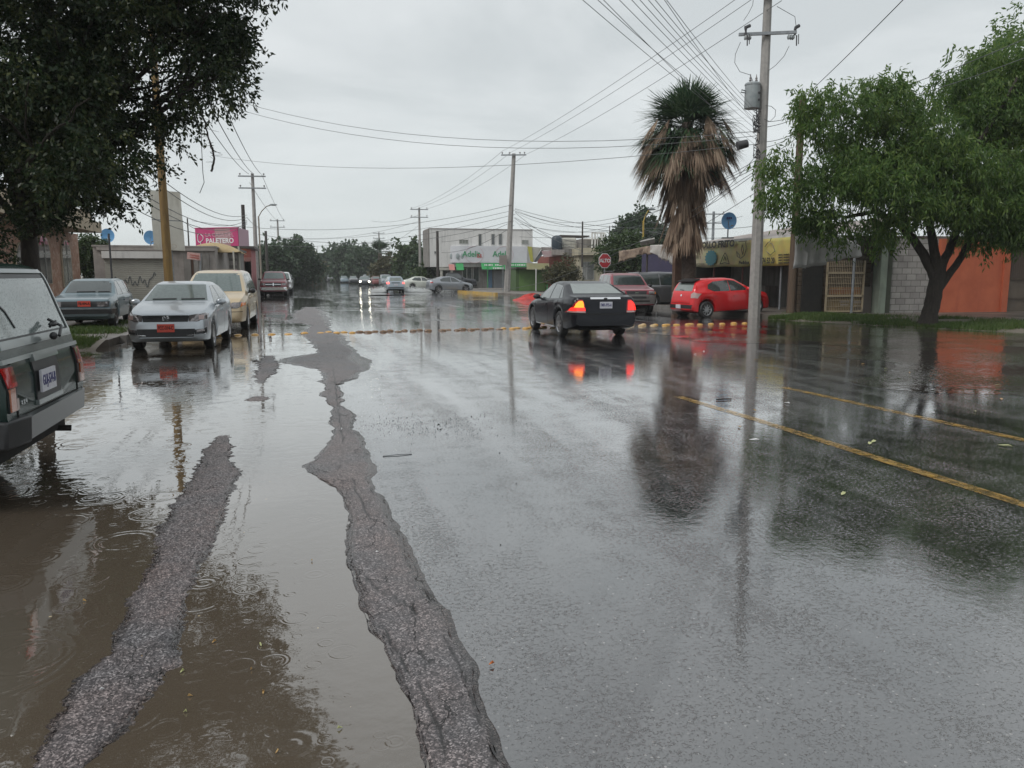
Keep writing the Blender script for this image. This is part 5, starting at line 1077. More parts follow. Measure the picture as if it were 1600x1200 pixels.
for i, (a_, da, b_, db, sg_, lab) in enumerate([
   ((1182,258),29.2,(805,327),69.3,1.6,'thick sagging cable from the transformer pole to the leaning pole, upper one'),
   ((1182,262),29.2,(805,331),69.3,1.7,'thick sagging cable from the transformer pole to the leaning pole, second one'),
   ((1182,250),29.2,(805,340),69.3,1.9,'thin sagging cable from the transformer pole to the leaning pole'),
   ((1182,266),29.2,(700,440),72,2.2,'long cable dropping from the transformer pole to the corner shop'),
   ((1182,270),29.2,(805,345),69.3,2.9,'lowest sagging cable from the transformer pole to the leaning pole'),
   ((1184,205),29.2,(370,158),46,1.1,'upper long wire crossing the whole road high up'),
   ((1184,212),29.2,(375,172),44,1.1,'lower long wire crossing the whole road high up'),
   ((1184,225),29.2,(330,243),60,.9,'fainter long wire crossing the road below the two high ones'),
   ((805,328),69.3,(438,372),118,1.0,'wire crossing far off above the avenue, topmost'),
   ((805,335),69.3,(405,382),110,1.2,'wire crossing far off above the avenue, second'),
   ((800,320),69.3,(300,345),70,1.4,'wire from the leaning pole to the left roofs'),
   ((657,345),98,(440,370),118,1.0,'short far wire between the two facing crossarm poles'),
   ((800,345),69.3,(403,366),66,1.3,'lower wire across the avenue at the far crossing'),
   ((805,330),69.3,(1010,362),56,.5,'heavy black cable from the leaning pole towards the market awning'),
   ((805,332),69.3,(910,392),60,.4,'cable dropping from the leaning pole to the flat roofs'),
   ((805,326),69.3,(1100,352),60,.8,'cable from the leaning pole to behind the palm'),
   ((805,340),69.3,(1000,385),62,.9,'lower cable from the leaning pole to the dark shop tree'),
   ((803,340),69.3,(880,378),74,.3,'short drop cable to the water tank roof'),
   ((812,350),75,(1010,350),80,.8,'level wire across the gap behind the palm'),
   ((812,370),75,(1160,338),80,.8,'rising wire behind the palm and the blue dish'),
   ((1010,345),60,(1190,352),50,.4,'faint level wire over the market roof'),
   ((1010,360),60,(1190,366),50,.4,'lower faint level wire over the market roof'),
   ((1182,300),29.2,(900,420),60,.8,'drop wire from the transformer pole to the brick shop'),
   ((1184,240),29.2,(1060,352),34,.3,'drop wire from the transformer pole past the palm'),
   ((1186,190),29.3,(1246,180),29.6,.08,'short top wire between the concrete and the wooden pole'),
   ((1186,200),29.3,(1246,184),29.6,.06,'short second wire between the concrete and the wooden pole'),
   ((1186,222),29.3,(1246,206),29.6,.10,'short third wire between the concrete and the wooden pole'),
   ((1186,232),29.3,(1246,208),29.6,.10,'short fourth wire between the concrete and the wooden pole'),
   ((1186,246),29.3,(1246,214),29.6,.12,'short lowest wire between the concrete and the wooden pole'),
   ((1247,160),29.6,(1440,-30),16,.05,'wire rising from the wooden pole over the tree, steepest'),
   ((1247,175),29.6,(1700,15),20,.35,'wire running right over the tree from the wooden pole'),
   ((1247,185),29.6,(1700,50),20,.35,'lower wire running right through the top of the tree'),
   ((386,336),62,(160,200),25,1.0,'topmost of the cables climbing from the black pole to the left tree'),
   ((386,340),62,(160,212),25,1.1,'second cable climbing from the black pole to the left tree'),
   ((386,344),62,(130,236),25,1.2,'third cable climbing from the black pole to the left tree'),
   ((386,348),62,(130,246),25,1.3,'fourth cable climbing from the black pole to the left tree'),
   ((386,350),62,(110,262),25,1.4,'lowest cable climbing from the black pole to the left tree'),
   ((389,272),65,(270,110),22,.4,'left power line from the first far crossarm pole to the left tree'),
   ((397,272),65,(310,130),22,.4,'middle power line from the first far crossarm pole to the left tree'),
   ((408,272),65,(330,120),24,.4,'right power line from the first far crossarm pole to the left tree'),
   ((390,285),65,(433,345),118,.3,'left far power line along the avenue'),((409,273),65,(444,345),118,.3,'right far power line along the avenue'),
   ((386,346),62,(285,345),60,1.0,'slack wire over the magenta billboard'),
   ((404,355),65,(386,340),62,.1,'short slack wire between the first two far poles'),
   ((657,350),98,(594,385),150,.5,'far wire towards the palm tree'),((657,335),98,(580,345),120,.5,'far wire above the right-hand trees'),
   ((803,345),69.3,(690,378),84,.4,'wire from the leaning pole across the white building front, upper'),((803,352),69.3,(690,395),84,.6,'wire from the leaning pole across the white building front, lower')]):
    wire(D(*a_, da), D(*b_, db), sg_, .011 if da < 40 or 'thick' in lab else .018, lab, M['cable'] if ('thick' in lab or 'heavy' in lab) else None)
for nm, pts_, dd in (('loop of thin wire from the left fuse to the transformer', [(1157,66),(1149,85),(1148,98),(1156,112),(1172,117),(1177,128)], 28.9),('loop of thin wire hanging from the right fuse', [(1233,72),(1225,88),(1212,102),(1200,111)], 28.9),
    ('jumper wire above the left fuse', [(1162,32),(1170,20),(1176,8),(1177,0)], 28.9),('jumper wire above the right fuse', [(1244,42),(1242,26),(1228,18),(1214,10)], 28.9),
    ('coil of slack cable on the transformer pole', [(1196,165),(1205,166),(1212,172),(1211,182),(1203,190),(1194,186)], 28.9),('thin hanging wire beside the yellow pole', [(314,175),(315,230),(317,270),(319,285),(312,302)], 21)):
    mb = MB(); mb.tube([D(x, y, dd) for x, y in pts_], .010, 6); o = mb.build('cable', M['wire'], smooth=80, fix=False); tag(o, nm, 'cable', 'overhead cables')
rs_ = random.Random(4); mb = MB()
for k in range(26):
    y0 = rs_.uniform(168,245); q = [D(1182+rs_.uniform(-6,7), y0+6*j*rs_.uniform(-.2,1), 28.86) for j in range(5)]; mb.tube(q, .014, 5)
o = mb.build('cable_bundle', M['cable'], smooth=80, fix=False); tag(o, 'tangle of black cables strapped round the transformer pole below the transformer', 'cable bundle')
mb = MB(); a = D(1152,228,28.6); b = D(1168,224,28.6); mb.cyl(a, b, .16, .14, 14); o = mb.build('splice_closure', M['cable'], smooth=40); tag(o, 'black cable closure hanging on the thick cables left of the transformer pole', 'cable closure')
# ================================================================== BUILDINGS
class Fac:
    def __init__(s, name, A, ang, label, cat='building', group=None):
        s.A = Vector((A[0], A[1], 0)); s.ang = ang; s.t = Vector((math.cos(ang), math.sin(ang), 0)); s.n = Vector((-math.sin(ang), math.cos(ang), 0))
        s.root = empty(name, s.A, ang, label, cat, group)
    def uv(s, px, py=430, off=0.0):
        d, _ = ray(px, py); o = Vector((0,0,CAMZ)); t = ((s.A+s.n*off)-o).dot(s.n)/d.dot(s.n); p = o+d*t
        return (p-s.A).dot(s.t), p.z
    def box(s, name, x0, x1, y0, y1, z0, z1, mat, parent=None, lab=None):
        e = MB(); e.box(x0, x1, y0, y1, z0, z1); o = e.build(name, mat, parent or s.root)
        if lab: o['label'] = lab
        return o
    def pbox(s, name, px0, px1, pyt, pyb, y0, y1, mat, parent=None, lab=None):   # corners read on the plane y = y0
        x0, zt = s.uv(px0, pyt, y0); x1, zt2 = s.uv(px1, pyt, y0); xm, zb = s.uv((px0+px1)/2, pyb, y0); zt = (zt+zt2)/2
        return s.box(name, min(x0,x1), max(x0,x1), y0, y1, zb, zt, mat, parent, lab)
    def window(s, x0, x1, z0, z1, frame, glass, name='window', div=1, y=-.0, bars=False):
        e = MB(); f = .05
        e.box(x0-f,x1+f,y-.06,y,z0-f,z0); e.box(x0-f,x1+f,y-.06,y,z1,z1+f); e.box(x0-f,x0,y-.06,y,z0,z1); e.box(x1,x1+f,y-.06,y,z0,z1)
        for k in range(1, div): xx = x0+(x1-x0)*k/div; e.box(xx-.02,xx+.02,y-.05,y-.01,z0,z1)
        w_ = e.build(name, frame, s.root); g = MB(); g.box(x0, x1, y-.025, y-.012, z0, z1); g.build('pane', glass, w_)
        if bars:
            g = MB()
            for k in range(1, 7): xx = x0+(x1-x0)*k/7; g.box(xx-.012,xx+.012,y-.09,y-.066,z0,z1)
            g.build('bars', frame, w_)
        return w_
M['pane'] = glassy('window_pane', (.05,.055,.06), .08, .0)
M['pane_l'] = glassy('curtained_pane', (.20,.21,.19), .12, .0)
M['wframe'] = pm('window_frame_paint', (.42,.42,.40), .5, col2=(.32,.32,.3), scale=5)
M['dframe'] = pm('dark_window_frame', (.06,.05,.045), .5)
def stone_mat():
    m, nt, b = new_mat('pink_stone_facing'); L = nt.links.new
    tc = N(nt, 'ShaderNodeTexCoord'); vo = N(nt, 'ShaderNodeTexVoronoi'); vo.inputs['Scale'].default_value = 5.5; L(tc.outputs['Object'], vo.inputs['Vector'])
    r = N(nt, 'ShaderNodeValToRGB'); sp = N(nt, 'ShaderNodeSeparateColor'); L(vo.outputs['Color'], sp.inputs[0]); L(sp.outputs[0], r.inputs[0])
    e = r.color_ramp.elements; e[0].color = (.30,.155,.105,1); e[1].color = (.46,.33,.255,1); q = e.new(.5); q.color = (.40,.235,.17,1)
    ve = N(nt, 'ShaderNodeTexVoronoi', feature='DISTANCE_TO_EDGE'); ve.inputs['Scale'].default_value = 5.5; L(tc.outputs['Object'], ve.inputs['Vector'])
    mr = N(nt, 'ShaderNodeMapRange'); L(ve.outputs['Distance'], mr.inputs[0]); mr.inputs[2].default_value = .05
    mx = N(nt, 'ShaderNodeMix', data_type='RGBA'); L(mr.outputs[0], mx.inputs[0]); mx.inputs[6].default_value = (.25,.16,.12,1); L(r.outputs[0], mx.inputs[7]); L(mx.outputs[2], b.inputs['Base Color'])
    bp = N(nt, 'ShaderNodeBump'); bp.inputs['Strength'].default_value = .5; bp.inputs['Distance'].default_value = .02; L(mr.outputs[0], bp.inputs['Height']); L(bp.outputs[0], b.inputs['Normal']); b.inputs['Roughness'].default_value = .7
    return m
M['stone'] = stone_mat()
M['beige'] = pm('beige_plaster', (.47,.40,.30), .8, col2=(.40,.34,.25), scale=2, stain=(.24,.2,.16), bump=.1)
M['plaster'] = pm('stained_pale_plaster', (.36,.33,.31), .85, col2=(.27,.245,.23), scale=1.6, stain=(.13,.12,.11), bump=.15)
M['greyplaster'] = pm('grey_plaster', (.24,.225,.21), .85, col2=(.17,.16,.15), scale=1.6, stain=(.09,.08,.075), bump=.15)
M['white'] = pm('white_plaster', (.68,.67,.65), .8, col2=(.60,.595,.58), scale=.8, stain=(.36,.36,.35))
M['offw'] = pm('off_white_panel', (.50,.49,.44), .6, col2=(.43,.42,.37), scale=1.5, stain=(.30,.28,.24))
M['cream'] = pm('cream_plaster', (.46,.42,.31), .8, col2=(.38,.34,.25), scale=1.4, stain=(.2,.18,.14))
def slat_mat(name, col, period, axis=2, dark=.55):
    m, nt, b = new_mat(name); L = nt.links.new
    tc = N(nt, 'ShaderNodeTexCoord'); sp = N(nt, 'ShaderNodeSeparateXYZ'); L(tc.outputs['Object'], sp.inputs[0])
    a = N(nt, 'ShaderNodeMath', operation='DIVIDE'); L(sp.outputs[axis], a.inputs[0]); a.inputs[1].default_value = period
    f = N(nt, 'ShaderNodeMath', operation='FRACT'); L(a.outputs[0], f.inputs[0])
    pp = N(nt, 'ShaderNodeMath', operation='PINGPONG'); L(f.outputs[0], pp.inputs[0]); pp.inputs[1].default_value = .5
    mr = N(nt, 'ShaderNodeMapRange'); L(pp.outputs[0], mr.inputs[0]); mr.inputs[1].default_value = .02; mr.inputs[2].default_value = .14
    n = N(nt, 'ShaderNodeTexNoise'); n.inputs['Scale'].default_value = 2; n.inputs['Detail'].default_value = 6; L(tc.outputs['Object'], n.inputs['Vector'])
    m1 = N(nt, 'ShaderNodeMix', data_type='RGBA'); L(n.outputs[0], m1.inputs[0]); m1.inputs[6].default_value = (*col,1); m1.inputs[7].default_value = (*[c*.65 for c in col],1)
    m2 = N(nt, 'ShaderNodeMix', data_type='RGBA'); L(mr.outputs[0], m2.inputs[0]); m2.inputs[6].default_value = (*[c*dark for c in col],1); L(m1.outputs[2], m2.inputs[7]); L(m2.outputs[2], b.inputs['Base Color'])
    bp = N(nt, 'ShaderNodeBump'); bp.inputs['Strength'].default_value = .7; bp.inputs['Distance'].default_value = .03; L(mr.outputs[0], bp.inputs['Height']); L(bp.outputs[0], b.inputs['Normal'])
    b.inputs['Roughness'].default_value = .55; return m
M['shutter'] = slat_mat('roller_shutter_slats', (.42,.41,.36), .11)
M['wavy'] = slat_mat('corrugated_dark_sheet', (.055,.055,.053), .16, 0, .35)
# --- A. pink stone house, front parallel to the avenue on the left
XA = -11.6
F = Fac('stone_house', (XA, 8), R(90), 'single-storey house faced with pink stone, arched windows, under the big left tree', 'house')
xe, _ = F.uv(126); F.box('wall', 0, xe, 0, 9, .15, 3.72, M['stone'])
x2, _ = F.uv(160, 375, -1.4)
F.box('roof', -1, x2, -1.4, 9.4, 3.75, 4.25, M['beige']); F.box('parapet', -1, x2-.4, -1.1, 9.4, 4.254, 4.75, M['beige'])
for (pa, pb, pt_, pbm) in ((27,46,380,448),(62,79,368,443),(99,112,376,448)):
    x0, z0 = F.uv(pa, pbm); x1, _ = F.uv(pb, pbm); _, z1 = F.uv((pa+pb)/2, pt_); r_ = (x1-x0)/2; zs = z1-r_*1.1; cxx = (x0+x1)/2
    arc = [(cxx+r_*math.cos(math.pi*k/10), zs+r_*1.1*math.sin(math.pi*k/10)) for k in range(11)]
    poly = [(x1, z0)]+arc+[(x0, z0)]
    e = MB(); big = [(cxx+(x-cxx)*1.16, z0+(z-z0)*1.04-.03) for x, z in poly]; e.prism(big, -.07, .01); wf = e.build('window', M['beige'], F.root)
    e = MB(); e.prism(poly, -.085, -.06); e.build('pane', M['pane_l'] if pa == 99 else M['pane'], wf)
    e = MB(); e.box(cxx-.02,cxx+.02,-.11,-.088,z0,z1-.05); e.box(x0,x1,-.11,-.088,zs-.03,zs+.03); e.build('glazing_bar', M['wframe'], wf)
# recessed brown wing between house and shutter shop
F.box('wing_wall', xe+.03, xe+10, 2.6, 3, .15, 3.4, pm('brown_plaster', (.30,.20,.13), .85, col2=(.24,.16,.10), scale=2, stain=(.12,.09,.07)))
# --- B. shop with roller shutter facing us
YB = 46.5
q0 = D(150,430,1); 
F = Fac('shutter_shop', (G(150,480).x*0-12.2, YB), 0, 'low stained shop with a closed pale roller shutter behind the yellow pole', 'shop')
x0, _ = F.uv(148); x1, _ = F.uv(338); _, zt = F.uv(230, 386)
F.box('wall', x0, x1, 0, 8, .15, zt, M['plaster'])
F.box('parapet_cap', x0-.05, x1+.05, -.06, 8.05, zt+.004, zt+.09, M['plaster'])
sh = F.pbox('roller_shutter', 163, 256, 404, 470, -.05, .02, M['shutter']); F.pbox('shutter_housing', 158, 257, 392.5, 403.5, -.22, .01, M['white'], sh)
F.pbox('ledge', 150, 338, 386.5, 391.5, -.12, .01, M['plaster'])
for a_, b_ in ((286,297),(302,309),(316,326)): F.pbox('pilaster', a_, b_, 397, 470, -.10, .01, M['greyplaster'])
F.pbox('door', 298, 301.5, 400, 470, -.03, .01, pm('rusty_door', (.13,.07,.045), .7))
F.pbox('door', 309.5, 315.5, 402, 470, -.03, .01, M['greyplaster'])
# scrawl on the shutter
mb = MB(); rs_ = random.Random(3); pts = []
for k in range(60):
    x, z = F.uv(178+66*k/60, 440-5*math.sin(k*.9)-4*math.sin(k*.37)+(-7 if k > 52 else 0), -.06); pts.append((x, -.06, z))
mb.tube(pts, .02, 4); mb.build('graffiti', M['cable_g'], sh)
# dishes
def dish(c, r, facing, label, post=0.6):
    o = empty('satellite_dish', c-Vector((0,0,post)), facing, label, 'satellite dish')
    e = MB(); e.lathe([(0,.10),(r*.35,.085),(r*.7,.045),(r,0),(r+.012,-.01),(r*.7,.03),(0,.085)], 28, 'y', (0,0,post)); d_ = e.build('reflector', M['blue_dish'], o, smooth=50); d_.scale = (1,1,1.1); d_.location = (0,0,-post*.1)
    e = MB(); e.cyl((0,.1,0),(0,.1,post), .03); e.tube([(0,.1,post),(0,-.05,post-r),(0,-.5,post-r*.75)], .015, 6); e.box(-.05,.05,-.56,-.48,post-r*.8,post-r*.66); e.box(-.25,.25,.0,.2,-.05,.0); e.build('mount', M['steel'], o)
    return o
o = dish(D(168,368,44), .34, R(12), 'blue satellite dish at the left end of the shutter shop roof'); 
o = dish(D(235,371,44), .34, R(20), 'blue satellite dish half hidden by the blank billboard')
o = dish(D(1139,345,34), .32, R(-15), 'blue satellite dish standing on the market roof right of the palm', .7)
for a_,b_ in ((-.10,-.05),(-.03,.05),(.07,.12)):
    e = MB(); e.box(a_,b_,-.02,.02,.78,.86); g_ = e.build('emblem', M['ink_b'], o)
# --- blank billboard on its post
pA, pB = D(233,297,41), D(281,300,41.5); pC, pD = D(289,392,41.5), D(241,390,41)
def slabpoly(name, pts, thick, mat, parent=None):
    n_ = (pts[1]-pts[0]).cross(pts[3]-pts[0]).normalized()*thick; e = MB(); e.add(list(pts)+[p+n_ for p in pts], [(0,1,2,3),(7,6,5,4),(0,4,5,1),(1,5,6,2),(2,6,7,3),(3,7,4,0)]); return e.build(name, mat, parent)
bb = empty('billboard', Vector(((pC.x+pD.x)/2, (pC.y+pD.y)/2, .15)), 0, 'blank dirty-white billboard of two stacked panels behind the yellow pole', 'billboard')
def rel(p): return p-bb.location
mids = [pA.lerp(pD,.5), pB.lerp(pC,.5)]; midt = [pA.lerp(pD,.485), pB.lerp(pC,.485)]
slabpoly('panel', [rel(pA), rel(pB), rel(midt[1]), rel(midt[0])], .3, M['offw'], bb); slabpoly('panel', [rel(mids[0]), rel(mids[1]), rel(pC), rel(pD)], .3, M['offw'], bb)
slabpoly('frame_gap', [rel(midt[0]), rel(midt[1]), rel(mids[1]), rel(mids[0])], .2, M['cable_g'], bb)
e = MB(); c_ = rel((pC+pD)/2); e.cyl((c_.x,c_.y+.2,0),(c_.x,c_.y+.2,c_.z+1.5),.12); e.build('post', M['steel'], bb)
fm = pm('faint_print', (.40,.37,.32), .7)
to = text('lettering', 'auto', .52, fm, bb, rel(D(258,383.5,40.9)), (R(90),0,-YAW*.3), 1.3, .003)
# --- green awning/canopy, trade signs
M['beige_cloth'] = pm('beige_canvas', (.44,.34,.19), .8, col2=(.38,.29,.16), scale=2)
cn = empty('canopy', D(335,440,47)*1.0, 0, 'beige domed canvas canopy on thin posts below the magenta billboard', 'canopy'); cn.location.z = .15
e = MB(); nx, ny = 16, 6; cl, cr = D(293,386,45), D(376,393,45)
for j in range(ny+1):
    for i in range(nx+1):
        u, v = i/nx, j/ny; p = cl.lerp(cr, u); arch = math.sin(math.pi*u)**.75
        p = p+Vector((.1*v, 3.2*v, 0)); p.z += arch*(.06+.36*math.sin(math.pi*min(1,.15+v*.85)))-.08*(1-arch)-.0
        if j == 0: p.z = cl.z*(1-u)+cr.z*u+.02-.16*arch
        e.v.append(tuple(p-cn.location))
for j in range(ny):
    for i in range(nx): a=j*(nx+1)+i; e.f.append((a,a+1,a+nx+2,a+nx+1))
o = e.build('cloth', M['beige_cloth'], cn, smooth=80, fix=False); md = o.modifiers.new('s','SOLIDIFY'); md.thickness = .03
for px_, dd in ((364.5,45),(373,46),(312,48)):
    q = D(px_, 390, dd)-cn.location; e = MB(); e.cyl((q.x,q.y,0),(q.x,q.y,q.z-(.1 if px_<370 else -.2)),.05); e.build('post', M['offw'], cn)
# pink shop and paletero billboard
mag = pm('magenta_panel', (.52,.045,.17), .5, col2=(.44,.04,.15), scale=1.2); pnk = pm('faded_pink_stripe', (.42,.24,.25), .6, col2=(.36,.2,.21), scale=1.5); pls = pm('pale_pink_side', (.52,.36,.42), .6)
b0 = D(304.5,356,58); b1 = D(371.5,356.5,57); bq = empty('billboard', Vector((b0.x,b0.y,.15)), math.atan2(b1.y-b0.y, b1.x-b0.x), 'magenta billboard with white ice-pop shop lettering above the beige canopy', 'billboard')
W_ = ((b1-b0).x**2+(b1-b0).y**2)**.5; zt = b0.z-.15; zb = D(304,398,58).z-.15
for nm, a_, b_, mt in (('panel',0,.46,mag),('faded_stripe',.462,.82,pnk),('panel',.822,1,mag)):
    e = MB(); e.box(W_*a_, W_*b_, 0, .12, zb, zt-.06); e.build(nm, mt, bq)
e = MB(); e.box(0,W_+.02,.13,.4,zb,zt-.08); e.box(-.03,W_+.03,-.03,.13,zt-.055,zt); e.build('frame', mag, bq)
e = MB(); e.add([(W_+.03,0,zb),(W_+.38,.7,zb),(W_+.38,.7,zt-.2),(W_+.03,0,zt-.06),(W_+.03,.1,zb),(W_+.34,.8,zb),(W_+.34,.8,zt-.2),(W_+.03,.1,zt-.06)],[(0,1,2,3),(7,6,5,4),(0,4,5,1),(1,5,6,2),(2,6,7,3)]); e.build('side_panel', pls, bq)
text('lettering', 'LA CASA DEL', .40, pm('pale_pink_lettering', (.62,.42,.47), .5), bq, (W_*.57,-.012,zt-.55), (R(90),0,0), 1.02, .004)
text('lettering', 'PALETERO', .50, M['white_txt'], bq, (W_*.57,-.012,zt-.98), (R(90),0,0), 1.02, .004, .012)
e = MB(); cxx, czz = W_*.115, zt-.75
for k in range(20):
    q, q2 = 2*math.pi*k/20, 2*math.pi*(k+1)/20; rr = lambda a: .30*(1+.12*math.cos(3*a))
    e.tube([(cxx+rr(q)*.8*math.cos(q),-.015,czz+rr(q)*math.sin(q)),(cxx+rr(q2)*.8*math.cos(q2),-.015,czz+rr(q2)*math.sin(q2))], .03, 5)
e.tube([(cxx,-.015,czz-.3),(cxx+.03,-.015,czz-.5)], .03, 5); e.build('ice_pop_drawing', M['white_txt'], bq)
e = MB()
for x in (.4, W_-.4): e.box(x-.06,x+.06,.4,.52,0,zb+.1)
e.build('legs', M['steel'], bq)
F = Fac('pink_shop', (-7.6, 60), 0, 'small pink-walled shop with a dark roof beside the first far crossarm pole', 'shop')
x0,_ = F.uv(374); x1,_ = F.uv(394); F.box('wall', x0, x1, 0, 5, .15, 3.5, pm('salmon_plaster', (.40,.15,.15), .8, col2=(.34,.12,.13), scale=2)); F.box('roof', x0-.6, x1+.3, -.9, 5.2, 3.52, 3.68, M['dframe'])
F.box('door', x1-.5, x1-.05, -.05, .01, .15, 2.6, M['dframe']); F.box('poster', x0+.25, x0+.9, -.05, .01, .9, 2.9, pnk)
e = MB(); e.ell((x0+.15,-.7,3.25), .12,.12,.12); e.build('lit_bulb', pm('warm_bulb', (1,.8,.5), .3, emit=(1,.7,.35), es=8), F.root)
F = Fac('market_shed', (-11.5, 54), 0, 'grey banded open-front shop under the canopy, behind the gold minivan', 'shop')
x0,_ = F.uv(309); x1,_ = F.uv(373); F.box('wall', x0, x1, .3, 5, .15, 3.15, M['greyplaster']); F.box('dark_gate', x0+.1, x0+1.55, -.02, .28, .15, 3.1, pm('dark_green_sheet', (.03,.055,.05), .6))
for z_ in (1.75, 2.25, 2.7): F.box('board', x0+1.7, x1-.1, .2, .29, z_, z_+.28, M['plaster'])
F.box('counter', x0+1.7, x0+3.0, -.2, .18, .15, 1.55, M['white']); F.box('roof', x0-.1, x1+.2, -.6, 5.1, 3.18, 3.3, M['dframe'])
F.window(x1-1.6, x1-.3, .9, 1.65, M['dframe'], M['pane'], bars=True, y=.3)
sg_ = empty('shop_sign', G(311,470,.15)*0+bz(310, d=40), 0, 'small tilted white and red sign on a bent metal post left of the canopy', 'sign')
a_ = D(292.5,393.5,40)-sg_.location; b_ = D(312.5,396,40)-sg_.location; c_ = D(313,407,40)-sg_.location; d_ = D(292,404.5,40)-sg_.location
slabpoly('board', [a_,b_,c_,d_], .06, pm('whitish_red_board', (.52,.36,.33), .6, col2=(.4,.22,.2), scale=9), sg_)
for k in (0.3,.62):
    slabpoly('stripe', [a_.lerp(d_,k)+Vector((.06,-.01,0)), b_.lerp(c_,k)+Vector((-.06,-.01,0)), b_.lerp(c_,k+.16)+Vector((-.06,-.01,0)), a_.lerp(d_,k+.16)+Vector((.06,-.01,0))], .01, pm('red_stripe', (.35,.1,.08), .6), sg_)
e = MB(); e.tube([(0,0,0),(.1,0,1.2),(b_.x+.03,b_.y+.08,b_.z)], .045, 8); e.build('post', M['steel'], sg_)
# row of far left houses behind the far trees
for i, (y0_, y1_, h_, mt, lab) in enumerate([(78,92,3.4,'beige','beige flat-roofed house beyond the side street on the left'),(93,110,3.8,'plaster','pale flat-roofed house behind the far left trees'),(112,150,3.6,'cream','cream flat-roofed house far down the left side'),(155,200,4.0,'white','white flat-roofed house at the far left end')]):
    F = Fac('flat_roofed_house', (-8.5, y0_), R(90), lab, 'house'); F.box('wall', 0, y1_-y0_, 0, 8, .15, h_, M[mt]); F.box('parapet', -.1, y1_-y0_+.1, -.1, 8.1, h_+.004, h_+.35, M[mt])
    for k in range(int((y1_-y0_)/4)): F.window(1.2+4*k, 2.8+4*k, 1.1, 2.5, M['wframe'], M['pane'], bars=True)
    F.box('door', .2, 1.0, -.05, .01, .15, 2.3, M['dframe'])
# --- C. white corner building
YC = 87.5
F = Fac('corner_building', (14.5, YC), -R(1.0), 'white two-storey corner building with green lettering on a wide blank fascia', 'building')
x0,_ = F.uv(672); x1,_ = F.uv(832); _, zt = F.uv(750, 358.5); _, zf = F.uv(700, 417)
F.box('upper_wall', x0, x1, 0, 5, zf, zt, M['white']); gx0,_ = F.uv(703); F.box('lower_wall', gx0, x1, .5, 5, .15, zf-.005, M['greyplaster'])
F.box('side_wall', x0-.01-.12, x0-.01, .01, 5, zf, zt, M['greyplaster'])
F.box('parapet_cap', x0-.05, x1+.05, -.05, 5, zt+.004, zt+.08, M['plaster'])
for (a_,b_,t_,bt,dv) in ((718,731,375,380.5,3),(748,752,366,384,1),(768,772.5,366,382,1),(779.5,784,366,382,1),(815.5,825,375.5,381,2),(679,681,393,396,1)):
    xa, z1 = F.uv(a_, t_); xb, z0 = F.uv(b_, bt); F.window(xa, xb, z0, z1, M['wframe'], M['pane_l'] if dv > 1 else M['pane'], div=dv)
# broad fascia with a curved left end
M['fascia'] = pm('white_fascia_sheet', (.60,.61,.64), .45, col2=(.54,.55,.58), scale=.8)
fx0,_ = F.uv(701, 400, -.6); fx1,_ = F.uv(823.5, 400, -.6); _, z1 = F.uv(760, 384.5, -.6); _, z0 = F.uv(760, 410.5, -.6)
e = MB(); pp = []
for k in range(9): q = math.pi/2*k/8; pp.append((fx0+2.0-2.6*math.sin(q), -.6+2.4*(1-math.cos(q))))
pp = [(fx1, -.6)]+pp+[(fx0-.6, 2.6),(fx1, 2.6)]
n_ = len(pp); e.add([(x,y,z0) for x,y in pp]+[(x,y,z1) for x,y in pp], [tuple(range(n_)), tuple(range(n_,2*n_))[::-1]]+[(i,(i+1)%n_,(i+1)%n_+n_,i+n_) for i in range(n_)])
fa = e.build('fascia', M['fascia'], F.root, smooth=25)
gr_, rd_ = pm('green_lettering', (.04,.28,.12), .5), pm('red_lettering', (.55,.08,.09), .5); fr_ = pm('faint_red_ring', (.50,.38,.39), .5)
for pc in (740, 787):
    xc,_ = F.uv(pc-3.5, 400, -.62); xd,_ = F.uv(pc+7.5, 400, -.62); _, zc = F.uv(pc, 397.2, -.62)
    text('lettering', 'Adelit', .92, gr_, fa, (xc,-.625,zc), (R(90),0,0), .92, .01, .012)
    text('lettering', 'as', .80, rd_, fa, (xd+.1,-.625,zc-.12), (R(90),0,0), .92, .01, .01)
    e = MB()
    for k in range(28):
        if 3 < k < 6: continue
        q, q2 = 2*math.pi*k/28, 2*math.pi*(k+1)/28; e.tube([(xc+.35+1.05*math.cos(q),-.605,zc-.05+.95*math.sin(q)),(xc+.35+1.05*math.cos(q2),-.605,zc-.05+.95*math.sin(q2))], .022, 5)
    e.build('ring', fr_, fa)
for pc in (703,711,718.5):
    xc, zc = F.uv(pc, 400, -.62); e = MB(); e.ell((xc+.3,-.1 if pc < 706 else -.55,zc), .22,.04,.33,12,8); e.build('faded_drawing', pm('faded_grey_print', (.33,.37,.38), .6), fa, smooth=60)
